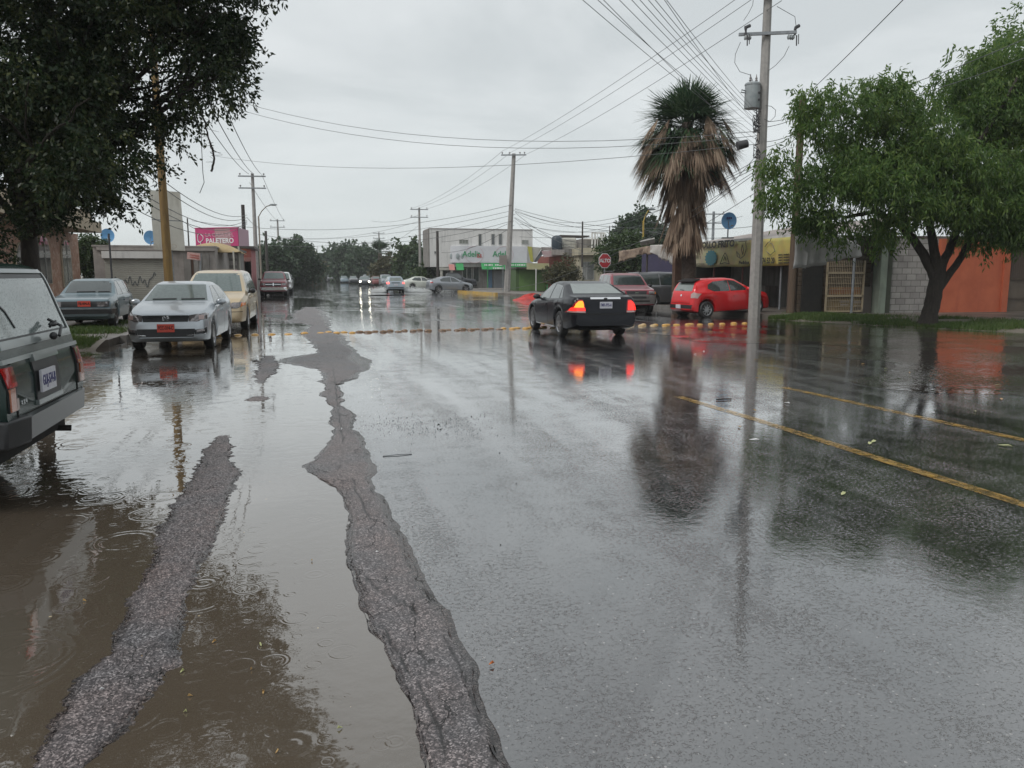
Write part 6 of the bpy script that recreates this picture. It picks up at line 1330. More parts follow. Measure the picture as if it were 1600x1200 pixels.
# awnings
def awn(a_, b_, t_, bt, mat, nm='awning'):
    xa, z1 = F.uv(a_, t_, -.6); xb, zb_ = F.uv(b_, bt, -1.1); e = MB(); e.hexa([(xa,-1.15,zb_),(xb,-1.15,zb_),(xb,-1.1,zb_),(xa,-1.1,zb_),(xa,-.55,z1),(xb,-.55,z1),(xb,-.5,z1),(xa,-.5,z1)]); return e.build(nm, mat, F.root)
M['aw_g'] = pm('green_awning', (.035,.30,.09), .6, col2=(.03,.25,.08), scale=2); M['aw_p'] = pm('pink_awning', (.48,.20,.18), .6, col2=(.4,.18,.16), scale=2)
awn(701, 711, 413, 422, M['aw_p']); awn(712, 725, 411.5, 422, M['aw_g']); ga = awn(751.5, 824, 410.8, 421, M['aw_g'])
e = MB()
for (a_,b_,y_) in ((757,770,414),(774,786,414),(790,805,414),(808,822,414),(770,786,419),(800,819,419)):
    xa, za = F.uv(a_, y_, -1.0); xb,_ = F.uv(b_, y_, -1.0); k = 0; x = xa
    while x < xb: w_ = .12+.09*((k*7) % 3); e.box(x, x+w_, -1.17+(.25 if y_ < 416 else 0), -1.155+(.25 if y_ < 416 else 0), za-.09, za+.09); x += w_+.07; k += 1
e.build('printed_line', M['white_txt'], ga)
for (a_,b_,t_,bt,mt) in ((706,709,421,440,'dframe'),(723,728.5,420,436,'dframe'),(730,736.5,418,437,'pane'),(740,748,417,440,'dframe')):
    xa, z1 = F.uv(a_, t_, .5); xb, z0 = F.uv(b_, bt, .5); F.window(xa, xb, z0, z1, M['wframe'], M['pane'], y=.5)
for (a_,b_,t_,bt,mt) in ((763,769,421,451,pm('blue_door',(.08,.15,.24),.6)),(693,699,420,445,M['dframe'])):
    xa, z1 = F.uv(a_, t_, .5); xb, z0 = F.uv(b_, bt, .5); F.box('door', xa, xb, .42, .51, .15, z1, mt)
xa,_ = F.uv(771, 430, .5); xb, z1 = F.uv(805, 423, .5); F.box('shutter', xa, xb, .40, .505, .15, z1, slat_mat('grey_roller_shutter', (.30,.31,.33), .12))
xa,_ = F.uv(690, 430, -.2); xb, z1 = F.uv(698, 418, -.2); e = MB()
for x in (xa, xa+1.2): e.box(x-.12,x+.12,-.2,.1,.15,z1-.3)
e.box(xa-.2,xb+.4,-.25,.15,z1-.3,z1); e.build('porch', M['offw'], F.root)
for x_ in (762, 786, 804, 822):
    xa, _ = F.uv(x_, 430, -1.1); e = MB(); e.cyl((xa,-1.1,.15),(xa,-1.1,3.0),.04); e.build('awning_post', M['aw_g'], F.root)
# --- D. lime shop + brick shop + cream shop, right of the white building
lime = pm('lime_paint', (.22,.34,.06), .6, col2=(.3,.38,.1), scale=2); yel = pm('yellow_lime_board', (.52,.50,.10), .5, col2=(.44,.42,.09), scale=2); wgrn = pm('dark_green_wall', (.06,.115,.035), .7, col2=(.05,.09,.03), scale=2)
YD = 70
F = Fac('green_shop', (18.6, YD), -R(6), 'olive green shop front with a yellow kinked sign left of the brick shop', 'shop')
xa,_ = F.uv(806, 440); xb,_ = F.uv(857, 440); _, z1 = F.uv(840, 420)
F.box('wall', xa, xb, 0, 6, .15, z1, wgrn); F.box('roof', xa-.1, xb+.1, -.8, 6.1, z1+.01, z1+.16, M['dframe'])
F.box('shutter', xa+.3, xb-.3, -.06, .005, .15, 2.2, pm('green_shutter', (.10,.19,.045), .6, col2=(.08,.15,.04), scale=2))
def board(pts, mat, off=-.9, nm='sign_board', th=.08):
    v = [F.uv(px, py, off) for px, py in pts]; e = MB(); e.prism([(x, z) for x, z in v], off, off+th); return e.build(nm, mat, F.root)
board([(824,385),(847,387),(833.5,410),(829,408)], M['offw'], -1.02); board([(824,385),(831,385.5),(833.5,410),(829,408)], yel, -1.11); board([(848,387),(850,395),(838,410),(834,409)], M['cable_g'], -.95)
board([(823,411),(858,411.5),(858,421),(823,421)], pm('cream_yellow_board', (.46,.44,.22), .6, col2=(.5,.48,.36), scale=1), -1.0)
for px_ in (837.5, 855): xa,_ = F.uv(px_, 440, -1.2); e = MB(); e.cyl((xa,-1.2,.15),(xa,-1.2,z1),.055); e.build('post', M['white'] if px_ < 840 else M['aw_g'], F.root)
F = Fac('brick_shop', (20.0, 69), -R(6), 'shop of red painted brick with a pink sign and a cream sign box', 'shop')
brick = pm('red_painted_brick', (.26,.075,.055), .8, col2=(.20,.06,.045), scale=3, stain=(.12,.05,.04), bump=.3)
xa,_ = F.uv(858, 440); xb,_ = F.uv(906, 440); _, z1 = F.uv(880, 399); F.box('wall', xa, xb, 0, 6, .15, z1, brick)
board([(846,392),(878,391),(878,399),(850,402)], pm('pale_pink_board', (.46,.30,.31), .6, col2=(.5,.42,.42), scale=2), -.5)
board([(846,386),(880,387),(880,391),(846,391.5)], M['plaster'], -.3, 'parapet'); board([(878,386),(899,390),(899,402),(878,400)], M['greyplaster'], -.3, 'painted_panel')
e = MB(); xa,zb_ = F.uv(879, 391, .1); xb,zc_ = F.uv(901, 371.5, .1); e.box(xa,xb,.1,.5,zb_,zc_); o = e.build('sign_box', M['offw'], F.root); md = o.modifiers.new('b','BEVEL'); md.width = .14; md.segments = 3
e = MB()
for k in range(1,4): z_ = zb_+(zc_-zb_)*k/4; e.box(xa+.15,xb-.15,.07,.11,z_,z_+.03)
e.build('sign_line', M['plaster'], o)
board([(875,367),(921,368),(921,370),(873,369)], M['dframe'], 1.5, 'roof_slab', 3)
F = Fac('cream_shop', (24.2, 66), -R(8), 'cream flat-roofed shop with barred windows and a bare steel frame on its roof', 'shop')
xa,_ = F.uv(904, 440); xb,_ = F.uv(948, 440); _, z1 = F.uv(925, 388); _, z2 = F.uv(925, 399)
F.box('wall', xa, xb+3, 0, 6, .15, z2, M['cream']); F.box('eave', xa-.2, xb+3.2, -.9, 6.1, z2+.005, z1, M['cream'])
for a_,b_ in ((911,916),(918,927)):
    x0_, zt_ = F.uv(a_, 410); x1_, zb_ = F.uv(b_, 436); F.window(x0_, x1_, max(.5,zb_), zt_, M['wframe'], M['pane'], bars=True)
F.box('upper_room', xa+.5, xa+2.4, 1.5, 5, z1+.01, z1+.9, M['greyplaster'])
e = MB(); x0_, zb_ = F.uv(925,385,1.2); x1_, zt_ = F.uv(944,363,1.2)
for x in (x0_, x0_+.28, x1_-.25, x1_): e.box(x-.06,x+.06,1.15,1.3,z1,zt_)
e.box(x0_,x1_,1.15,1.3,zt_-.12,zt_); e.box(x0_-.8,x1_,1.15,1.3,(zb_+zt_)/2,(zb_+zt_)/2+.08)
for k in range(4): x = x0_+.5+k*.25; e.box(x-.02,x+.02,1.18,1.24,z1,zt_)
e.build('steel_frame', M['white'], F.root)
# rooftop tank
q = D(870, 378, 72); tk = empty('water_tank', (q.x, q.y, q.z-.7), 0, 'dark rooftop water tank beside the plastic sign box', 'water tank'); e = MB(); e.lathe([(0,0),(.48,0),(.5,.1),(.5,.95),(.42,1.15),(.2,1.28),(0,1.3)], 18); e.build('shell', pm('tank_plastic', (.02,.035,.05), .4), tk, smooth=50); e = MB(); e.box(-.6,.6,-.5,.5,-.5,-.01); e.build('stand', M['plaster'], tk)
# far right houses along the avenue
for i, (y0_, y1_, h_, mt, lab) in enumerate([(104,122,4.2,'cream','cream house hidden behind the bare tree on the right side of the avenue'),(125,160,4.2,'plaster','grey house behind the far palm'),(165,230,4.0,'beige','farthest beige house at the right end of the avenue')]):
    F = Fac('flat_roofed_house', (KX1+5, y1_), -R(90), lab, 'house'); F.box('wall', 0, y1_-y0_, 0, 8, .15, h_, M[mt]); F.box('parapet', -.1, y1_-y0_+.1, -.1, 8.1, h_+.004, h_+.3, M[mt])
    for k in range(int((y1_-y0_)/5)): F.window(1.5+5*k, 3+5*k, 1.1, 2.5, M['wframe'], M['pane'])
F = Fac('flat_roofed_house', (-3, 330), 0, 'pale house closing the view at the vanishing end of the avenue', 'house'); F.box('wall', 0, 9, 0, 8, .0, 6.0, M['beige']); F.box('upper_wall', 3, 7.5, 1, 8, 6.01, 8, M['plaster'])
for k in range(3): F.window(1+2.6*k, 2.4+2.6*k, 1.2, 3, M['wframe'], M['pane'])
# --- E. market stall with the banner
XS = 19.2
st = empty('market_stall', (XS, 36, .15), R(-90), 'roofed market stall with dark corrugated walls behind the red hatchback', 'stall')
# local x runs towards the camera side (-Y), local y runs away from the avenue (+X)
def sb(name, x0, x1, y0, y1, z0, z1, mat, parent=None): e = MB(); e.box(x0, x1, y0, y1, z0, z1); return e.build(name, mat, parent or st)
sb('back_wall', -1.5, 8.6, 3.4, 3.5, 0, 2.9, M['wavy']); sb('end_wall', -1.6, -1.5, -.2, 3.5, 0, 2.9, M['wavy'])
sb('counter', .6, 3.6, 1.7, 2.3, 0, .95, M['greyplaster']); sb('dark_door', 6.2, 7.6, 3.3, 3.38, 0, 2.2, M['dark']); sb('cupboard', 8.4, 9.3, 2.9, 3.3, 0, 1.6, M['greyplaster'])
e = MB(); e.hexa([(-1.7,.05,2.98),(12.0,.05,2.98),(8.9,6.5,4.0),(-1.7,6.5,4.0),(-1.7,.05,3.04),(12.0,.05,3.04),(8.9,6.5,4.06),(-1.7,6.5,4.06)]); e.build('roof', pm('rusty_sheet_roof', (.20,.15,.13), .6, col2=(.33,.30,.28), scale=2.5, bump=.3), st)
for x in (-1.4, 1.6, 4.2, 7.2, 9.6, 11.7): e = MB(); e.cyl((x,.1,0),(x,.1,2.95), .045); e.build('post', pm('rust_post', (.14,.05,.045), .6) if x in (4.2, 1.6) else M['steel'], st)
sb('white_edge', -.2, 12.0, -.06, .03, 3.0, 3.10, M['white'])
# banner
def ban(px, py, X=XS-.12):
    d, _ = ray(px, py); t = X/d.x; p = d*t; return p.y, p.z+CAMZ
yl_, zlt = ban(1080, 381); _, zlb = ban(1080, 417); yr_, zrt = ban(1243, 357); _, zrb = ban(1243, 414)
bn = empty('banner', (XS-.12, yl_, (zlb+zrb)/2), R(-90), 'long faded yellow fried-chicken banner hung along the stall front', 'banner')
Wb = yl_-yr_; Hb = 1.13; nx, ny = 60, 8; e = MB(); rs_ = np.random.RandomState(8)
def bz_(u, v): return -.02*math.sin(u*21)-.015*math.sin(u*47+v*3)-.03*math.sin(v*3.1)*math.sin(u*9)
for j in range(ny+1):
    for i in range(nx+1):
        u, v = i/nx, j/ny; sag = .05*math.sin(math.pi*u*3)**2*(1-v)
        e.v.append((Wb*u, bz_(u, v), Hb*v-sag*(1-v)+(.02*math.sin(u*17) if j == 0 else 0)+(.0 if u < .1 or j > 0 else 0)))
for j in range(ny):
    for i in range(nx): a = j*(nx+1)+i; e.f.append((a,a+1,a+nx+2,a+nx+1))
def banner_mat():
    m, nt, b = new_mat('faded_yellow_banner'); L = nt.links.new; tc = N(nt, 'ShaderNodeTexCoord'); sp = N(nt, 'ShaderNodeSeparateXYZ'); L(tc.outputs['Object'], sp.inputs[0])
    mr = N(nt, 'ShaderNodeMapRange'); L(sp.outputs[0], mr.inputs[0]); mr.inputs[2].default_value = 7
    r = N(nt, 'ShaderNodeMix', data_type='RGBA'); L(mr.outputs[0], r.inputs[0]); r.inputs[6].default_value = (.52,.49,.36,1); r.inputs[7].default_value = (.64,.55,.17,1)
    n = N(nt, 'ShaderNodeTexNoise'); n.inputs['Scale'].default_value = 3; n.inputs['Detail'].default_value = 6; L(tc.outputs['Object'], n.inputs['Vector'])
    m2 = N(nt, 'ShaderNodeMix', data_type='RGBA', blend_type='MULTIPLY'); m2.inputs[0].default_value = .45; L(r.outputs[2], m2.inputs[6]); L(n.outputs['Color'], m2.inputs[7]); L(m2.outputs[2], b.inputs['Base Color']); b.inputs['Roughness'].default_value = .6; return m
bc = e.build('cloth', banner_mat(), bn, smooth=80, fix=False); md = bc.modifiers.new('s','SOLIDIFY'); md.thickness = .006
ink = pm('black_print', (.05,.045,.035), .6); ink2 = pm('faded_print', (.20,.185,.13), .7); teal_ = pm('teal_print', (.06,.19,.22), .6)
def bx(px, py): y_, z_ = ban(px, py); return yl_-y_, z_-bn.location.z
def btxt(s_, px0, px1, py, size, mat, bold=.0):
    xa, z = bx(px0, py); xb, _ = bx(px1, py); o = text('lettering', s_, size, mat, bn, ((xa+xb)/2, -.085, z), (R(90),0,0), 1, .004, bold)
    o.scale = ((xb-xa)/max(o.dimensions.x, .01), 1, 1)
btxt('POLLO FRITO', 1095, 1150, 384.5, .42, ink, .020)
btxt('Pedidos', 1157, 1173, 410.5, .20, ink, .008); btxt('274 52 20', 1191, 1213, 408, .34, ink, .012)
btxt('Hamburguesas', 1082, 1103, 412.5, .20, ink2, .006); btxt('Ricas', 1082, 1093, 400, .26, ink2, .006)
for k in range(4): btxt('papas y ensalada', 1219, 1236, 398+4.2*k, .12, ink, .002)
xa, z = bx(1113, 403); e = MB(); pl_ = []
for k in range(28): q = 2*math.pi*k/28; rr = (1 if k % 2 else .82); pl_.append((xa+.62*rr*math.cos(q), z+.40*rr*math.sin(q)))
e.prism(pl_, -.082, -.076); e.build('starburst', teal_, bn)
def arcs(name, px, py, parts, mat, r_=.014):
    x, z = bx(px, py); e = MB()
    for pts in parts: e.tube([(x+a, -.085, z+b) for a, b in pts], r_, 5)
    e.build(name, mat, bn)
arcs('chicken_drawing', 1163, 389, [[(-.5,-.1),(-.42,-.32),(-.15,-.42),(.15,-.3),(.3,.0),(.22,.3)],[(-.38,.34),(.3,.34)],[(-.05,.2),(.08,.0),(.02,-.25),(-.1,-.05),(-.05,.2)],[(-.5,-.1),(-.3,-.22),(-.2,-.4)]], ink2, .022)
arcs('bucket_drawing', 1135, 405, [[(-.4,-.2),(-.2,.1),(0,.3),(.2,.12),(.4,-.2)],[(-.42,-.22),(0,-.16),(.42,-.22)],[(-.1,-.05),(0,.15),(.1,-.05)]], ink, .018)
arcs('chicken_drawing', 1205, 389, [[(-.35,.1),(-.1,.3),(.2,.2),(.4,-.1),(.1,-.25),(-.2,-.1)],[(0,.3),(.1,.45)]], ink2, .018)
# drooping tarps
def tarp(name, top, drop, mat, label, Xd=None, n=28, sag=.25, cat='tarp', seed=1):
    rs_ = random.Random(seed); V = []; m = 8
    for j in range(m+1):
        for i in range(n+1):
            u = i/n*(len(top)-1); k = min(int(u), len(top)-2); f = u-k; p = top[k].lerp(top[k+1], f); dr = drop[k]*(1-f)+drop[k+1]*f; v = j/m
            V.append((p.x+.06*math.sin(i*1.3+j*.4)*v+.04*math.sin(i*2.9), p.y+.05*math.cos(i*1.7)*v, p.z-dr*v+.03*math.sin(i*.9)*v))
    e = MB(); e.v = V
    for j in range(m):
        for i in range(n): a = j*(n+1)+i; e.f.append((a,a+1,a+n+2,a+n+1))
    o = e.build(name, mat, smooth=80, fix=False); md = o.modifiers.new('s','SOLIDIFY'); md.thickness = .008; tag(o, label, cat); return o
M['tarp'] = pm('dirty_white_tarp', (.56,.54,.51), .7, col2=(.44,.42,.40), scale=2, bump=.2, bscale=6); M['tarp_g'] = pm('grey_tarp', (.48,.48,.48), .7, col2=(.38,.38,.38), scale=2); M['tarp_b'] = pm('brown_blotched_tarp', (.38,.29,.22), .7, col2=(.14,.10,.08), scale=3.5)
tarp('tarp', [D(1016,383,38),D(1040,382,37.5),D(1058,381,37),D(1068,381,36.6),D(1082,380,36)], [.35,.75,1.05,.85,.8], M['tarp'], 'dirty white tarp hanging at the left end of the yellow banner')
tarp('tarp', [D(967,392,40),D(985,390,39.5),D(1003,386,39),D(1018,384,38)], [.6,.45,.35,.4], M['tarp_b'], 'brown blotched rag of tarp at the far left tip of the stall roof', seed=2)
tarp('tarp', [D(1243,360,25.5),D(1275,362,26),D(1310,366,27),D(1345,385,28)], [1.25,1.15,.9,.35], M['tarp_g'], 'grey tarp sagging between the wooden pole and the tree', seed=3)
pf = empty('awning_frame', bz(1010, d=39), 0, 'thin white roof frame over the maroon off-roader', 'awning')
e = MB(); qs = [D(1000,378,39),D(1023,373,39),D(1023,380,43),D(1001,384,43)]; slabpoly('roof', [q-pf.location for q in qs], .06, M['white'], pf)
e = MB(); e.cyl((0,0,0),(0,0,3.1),.05); q = D(1060,384,36)-pf.location; e.cyl((q.x,q.y,0),(q.x,q.y,q.z),.05); e.build('post', M['dframe'], pf)
# purple-blue sheet wall & brown wooden post behind the van
F = Fac('purple_wall', (16.9, 44.5), -R(8), 'dull purple sheet wall behind the grey minivan', 'wall'); xa,_ = F.uv(1003); xb,_ = F.uv(1064); F.box('wall', xa, xb, 0, .1, .15, 3.2, pm('purple_sheet', (.075,.065,.125), .7, col2=(.06,.055,.10), scale=2))
F = Fac('brick_pillar', (0,0), 0, 'brown wooden pillar below the palm at the left end of the banner', 'pillar'); q = D(1063, 440, 35.6); F.root.location = (q.x, q.y, .15); F.box('post', -.35, 0, -.15, .15, 0, 2.9, pm('brown_pillar', (.14,.075,.045), .8, col2=(.09,.05,.035), scale=3)); F.box('post', .05, .42, -.1, .2, 0, 2.9, pm('dark_red_pillar', (.09,.028,.025), .8))
# --- F. facade row right: cage stall, column, block wall, orange wall, gate
A_ = G(1286, 490, .15); B_ = G(1575, 487, .15); an = math.atan2(B_.y-A_.y, B_.x-A_.x)
F = Fac('cage_stall', (A_.x, A_.y), an, 'closed brown slatted stall with an ochre picture sign in a metal cage', 'stall')
def Lx(px, py=480, off=0): return F.uv(px, py, off)[0]
def Lz(px, py, off=0): return F.uv(px, py, off)[1]
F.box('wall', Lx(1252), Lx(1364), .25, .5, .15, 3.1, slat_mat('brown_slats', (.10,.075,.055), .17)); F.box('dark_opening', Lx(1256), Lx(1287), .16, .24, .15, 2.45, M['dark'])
wood = pm('brown_board', (.11,.085,.065), .8, col2=(.08,.06,.05), scale=4, stretch=(4,4,.6)); F.box('door', Lx(1349), Lx(1364), .12, .24, .15, Lz(1355, 448), pm('grey_sheet_door', (.115,.10,.09), .6))
cage = pm('tan_cage_steel', (.36,.29,.19), .5, col2=(.24,.2,.14), scale=5)
x0, x1, zT, zM, zB = Lx(1288), Lx(1347), Lz(1320,407), Lz(1320,428), .2; zL = Lz(1320,464)
e = MB()
for a_,b_,c_,d_ in ((x0,x0+.06,zB,zT),(x1-.06,x1,zB,zT),(x0,x1,zM,zM+.07),(x0,x1,zB,zB+.06),(x0,x1,zL,zL+.07)): e.box(a_,b_,-.06,0,c_,d_)
cg = e.build('cage_frame', cage, F.root)
e = MB()
for k in range(1,22): x = x0+(x1-x0)*k/22; e.box(x-.008,x+.008,-.03,-.014,zB,zT)
for k in range(1,9): z = zB+(zT-zB)*k/9; e.box(x0,x1,-.045,-.031,z-.008,z+.008)
e.build('cage_bars', cage, cg)
sgm = pm('ochre_picture_sign', (.36,.19,.04), .6, col2=(.24,.06,.02), scale=2.6, detail=2); F.box('picture_sign', x0+.2, x1-.08, .03, .08, zL+.1, Lz(1320,449), sgm)
lw = F.box('lower_sign', x0+.1, x1-.08, .03, .08, zB+.05, zL-.05, pm('ochre_sign', (.26,.18,.07), .6, col2=(.15,.11,.05), scale=3))
for (a_,b_,c_,d_) in ((1312,1326,469,473),(1313,1325,475,477.5),(1334,1346,470,474),(1335,1346,477,479)): e = MB(); e.box(Lx(a_),Lx(b_),.005,.028,Lz(a_,d_),Lz(a_,c_)); e.build('price_label', M['plaster'], lw)
e = MB(); e.box(Lx(1335),Lx(1345),.0,.028,Lz(1340,488),Lz(1340,480.5)); e.build('dark_label', M['dframe'], lw)
F2 = F
F = Fac('concrete_column', (A_.x, A_.y), an, 'pale green concrete column beside the block wall', 'column')
F.box('shaft', Lx(1366), Lx(1376), -.25, .2, .15, 3.6, pm('pale_green_paint', (.26,.31,.25), .8, col2=(.2,.24,.2), scale=2, stain=(.14,.14,.12))); F.box('plinth', Lx(1376)+.005, Lx(1389.5), -.02, .2, .15, 3.3, pm('mossy_grey_wall', (.085,.095,.07), .8, col2=(.06,.066,.05), scale=2))
def block_mat():
    m, nt, b = new_mat('concrete_blocks'); L = nt.links.new; tc = N(nt, 'ShaderNodeTexCoord'); mp = N(nt, 'ShaderNodeMapping'); mp.inputs['Rotation'].default_value = (R(90),0,0); L(tc.outputs['Object'], mp.inputs[0])
    sp = N(nt, 'ShaderNodeSeparateXYZ'); L(tc.outputs['Object'], sp.inputs[0]); cb = N(nt, 'ShaderNodeCombineXYZ'); L(sp.outputs[0], cb.inputs[0]); L(sp.outputs[2], cb.inputs[1])
    br = N(nt, 'ShaderNodeTexBrick'); L(cb.outputs[0], br.inputs['Vector']); br.inputs['Scale'].default_value = 1; br.inputs['Brick Width'].default_value = .42; br.inputs['Row Height'].default_value = .235; br.inputs['Mortar Size'].default_value = .012
    br.inputs['Color1'].default_value = (.34,.32,.31,1); br.inputs['Color2'].default_value = (.46,.44,.42,1); br.inputs['Mortar'].default_value = (.18,.17,.16,1)
    n = N(nt, 'ShaderNodeTexNoise'); n.inputs['Scale'].default_value = 3; n.inputs['Detail'].default_value = 7; L(tc.outputs['Object'], n.inputs['Vector']); m2 = N(nt, 'ShaderNodeMix', data_type='RGBA', blend_type='MULTIPLY'); m2.inputs[0].default_value = .5; L(br.outputs[0], m2.inputs[6]); L(n.outputs[0], m2.inputs[7])
    L(m2.outputs[2], b.inputs['Base Color']); b.inputs['Roughness'].default_value = .9
    bp = N(nt, 'ShaderNodeBump'); bp.inputs['Strength'].default_value = .6; bp.inputs['Distance'].default_value = .02; bp.invert = True; L(br.outputs['Fac'], bp.inputs['Height']); L(bp.outputs[0], b.inputs['Normal']); return m
F = Fac('block_wall', (A_.x, A_.y), an, 'bare grey concrete block wall between the green column and the tree trunk', 'wall')
F.box('wall', Lx(1390), Lx(1468), .1, .3, .15, 3.0, block_mat())
F = Fac('orange_wall', (A_.x, A_.y), an, 'bright orange plastered wall right of the big tree trunk', 'wall')
org = pm('orange_plaster', (.52,.135,.065), .75, col2=(.43,.105,.05), scale=1.3, bump=.2, bscale=14, stain=(.38,.09,.05)); F.box('wall', Lx(1462), Lx(1565), -.05, 3, .15, Lz(1565,374), org); F.box('edge_pier', Lx(1560), Lx(1569), -.14, -.055, .15, Lz(1565,374), org)
F = Fac('brown_gate', (A_.x, A_.y), an, 'brown sheet gate with upright slats at the right edge', 'gate')
F.box('lower_panel', Lx(1570), Lx(1720), .1, .15, .15, Lz(1590,436), pm('brown_gate_paint', (.15,.12,.095), .6, col2=(.11,.09,.07), scale=2)); F.box('upper_panel', Lx(1570), Lx(1720), .12, .17, Lz(1590,435), 3.2, slat_mat('gate_slats', (.12,.085,.065), .1, 0)); F.box('rail', Lx(1570), Lx(1720), .04, .095, Lz(1590,437.5), Lz(1590,434), wood); F.box('rail', Lx(1570), Lx(1720), .06, .095, Lz(1590,468), Lz(1590,465), wood)
F = Fac('rear_house', (A_.x, A_.y), an, 'low grey house roofline behind the big right tree', 'house'); F.box('wall', Lx(1366), Lx(1800), 3.5, 12, .15, 3.3, M['greyplaster'])
# stop sign
sb_ = bz(944, d=47); ss = empty('stop_sign', sb_, -YAW+R(28), 'red octagonal stop sign on a post before the dark shop tree', 'stop sign')
zc = topz(407.5,47,944)-.15; e = MB(); Ro = .47; e.prism([(Ro*math.cos(R(22.5+45*k)), zc+Ro*math.sin(R(22.5+45*k))) for k in range(8)], -.03, -.01); e.build('white_border', M['white_txt'], ss)
e = MB(); Ri = .43; e.prism([(Ri*math.cos(R(22.5+45*k)), zc+Ri*math.sin(R(22.5+45*k))) for k in range(8)], -.04, -.031); pl_ = e.build('panel', pm('stop_red', (.42,.02,.03), .5), ss); text('lettering', 'ALTO', .30, M['white_txt'], ss, (0,-.045,zc), (R(90),0,0), 1, .003, .01)
e = MB(); e.cyl((0,0,0),(0,0,zc+.3),.03); e.build('post', M['steel'], ss)
# small square sign on the leaning pole
q = D(786, 407, 69); o = empty('traffic_sign', (q.x,q.y,q.z-.4), 0, 'small grey square sign with its back to us beside the leaning pole', 'sign'); e = MB(); e.box(-.35,.35,-.02,.02,0,.85); e.build('panel', pm('sign_back', (.25,.22,.2), .6), o); e = MB(); e.cyl((0,.04,-(q.z-.4)+.15),(0,.04,.85),.035); e.build('post', M['steel'], o)
# corner island with yellow kerb and grass, red heap
i0, i1, i2, i3 = G(716,457), G(800,461), G(905,470), G(760,452)
slab('traffic_island', [(i0.x,i0.y),(i1.x,i1.y),(i2.x+2,i2.y+8),(i3.x+3,i3.y+3),(i0.x+1,i0.y+5)], -.02, .13, M['side'])
o = kerb([(i0.x,i0.y-.1),(i1.x-1.3,i1.y-.0)], M['kerb_y'], .22, .20, 'yellow_kerb', kind=False); tag(o, 'yellow painted kerb round the corner island under the leaning pole', 'kerb')
def heap(c, rx, ry, h, mat, name, label, cat, seed=1):
    rs_ = np.random.RandomState(seed); e = MB(); n, m = 40, 12; ph = rs_.rand(6)*6.28
    for j in range(m+1):
        for k in range(n):
            q = 2*math.pi*k/n; f = j/m; r_ = f*(1+.12*math.sin(3*q+ph[0])+.07*math.sin(7*q+ph[1])); z = h*(1-f**1.5)*(1+.25*math.sin(4*q+ph[2]+f*5))+rs_.randn()*h*.05*(f < 1)
            e.v.append((c.x+rx*r_*math.cos(q), c.y+ry*r_*math.sin(q), c.z+max(z, 0)-.01))
    for j in range(m):
        for k in range(n): k2 = (k+1) % n; e.f.append((j*n+k, j*n+k2, (j+1)*n+k2, (j+1)*n+k))
    o = e.build(name, mat, smooth=50, fix=False); tag(o, label, cat); return o
rc = G(828, 469); heap(Vector((rc.x+.3, rc.y+.4, .0)), 1.4, 1.0, .36, M['redsand'], 'rubble_heap', 'low heap of bright red rubble left of the black sedan', 'rubble heap')
# small litter
rs_ = random.Random(12)
lf = pm('dead_leaf', (.35,.22,.08), .6); gl = pm('pale_green_leaf', (.40,.42,.2), .5)
def leaf(px, py, size, mat, label, ang=0):
    p = G(px, py, .012); e = MB(); s_ = size
    e.add([(-s_,0,0),(-s_*.3,-s_*.32,.004),(s_*.5,-s_*.22,.010),(s_,0,.002),(s_*.4,s_*.26,.012),(-s_*.4,s_*.3,.004)], [(0,1,2,3,4,5)]); o = e.build('fallen_leaf', mat, fix=False); o.location = p; o.rotation_euler = (0,0,ang); md = o.modifiers.new('s','SOLIDIFY'); md.thickness = .002; tag(o, label, 'leaf')
leaf(1318, 771, .045, gl, 'pale green leaf lying alone on the wet lane', .6); leaf(768, 1037, .014, pm('orange_leaf', (.45,.14,.04), .6), 'tiny orange leaf on the lane right of the cracked strip', .3)
leaf(587, 864, .022, M['white_txt'], 'white scrap on the long dry strip', .2); leaf(157, 1080, .02, M['white_txt'], 'pale scrap on the shorter dry strip', .9); leaf(1100, 549, .06, M['white_txt'], 'white scrap on the wet road before the red hatchback', .9)
rl = random.Random(31)
for k in range(18):
    px_, py_ = rl.uniform(1080,1590), rl.uniform(535,700); leaf(px_, py_, rl.uniform(.03,.06), rl.choice([lf, gl, M['white_txt']]), 'small pale fallen leaf on the flooded right half of the avenue', rl.uniform(0,6)); bpy.context.scene.collection.objects[-1]['group'] = 'fallen leaves on the right lane'
for k in range(12):
    px_, py_ = rl.uniform(20,560), rl.uniform(860,1180); leaf(px_, py_, rl.uniform(.006,.012), rl.choice([lf, gl]), 'tiny yellowish leaf scrap floating on the muddy foreground puddle', rl.uniform(0,6)); bpy.context.scene.collection.objects[-1]['group'] = 'leaf scraps floating in the puddle'
p = G(1131, 624, .012); e = MB(); e.tube([(-.11,0,0),(0,.01,.004),(.11,0,0)], .008, 6); o = e.build('stick', M['dark'], fix=False); o.location = p; tag(o, 'short dark stick lying on the wet lane near the yellow line', 'stick')
p = G(621, 711, .004); e = MB(); e.tube([(-.13,-.01,0),(0,.0,.004),(.13,.01,0)], .004, 6); o = e.build('twig', M['cable_g'], fix=False); o.location = p; tag(o, 'thin twig lying in the film of water right of the long strip', 'twig')
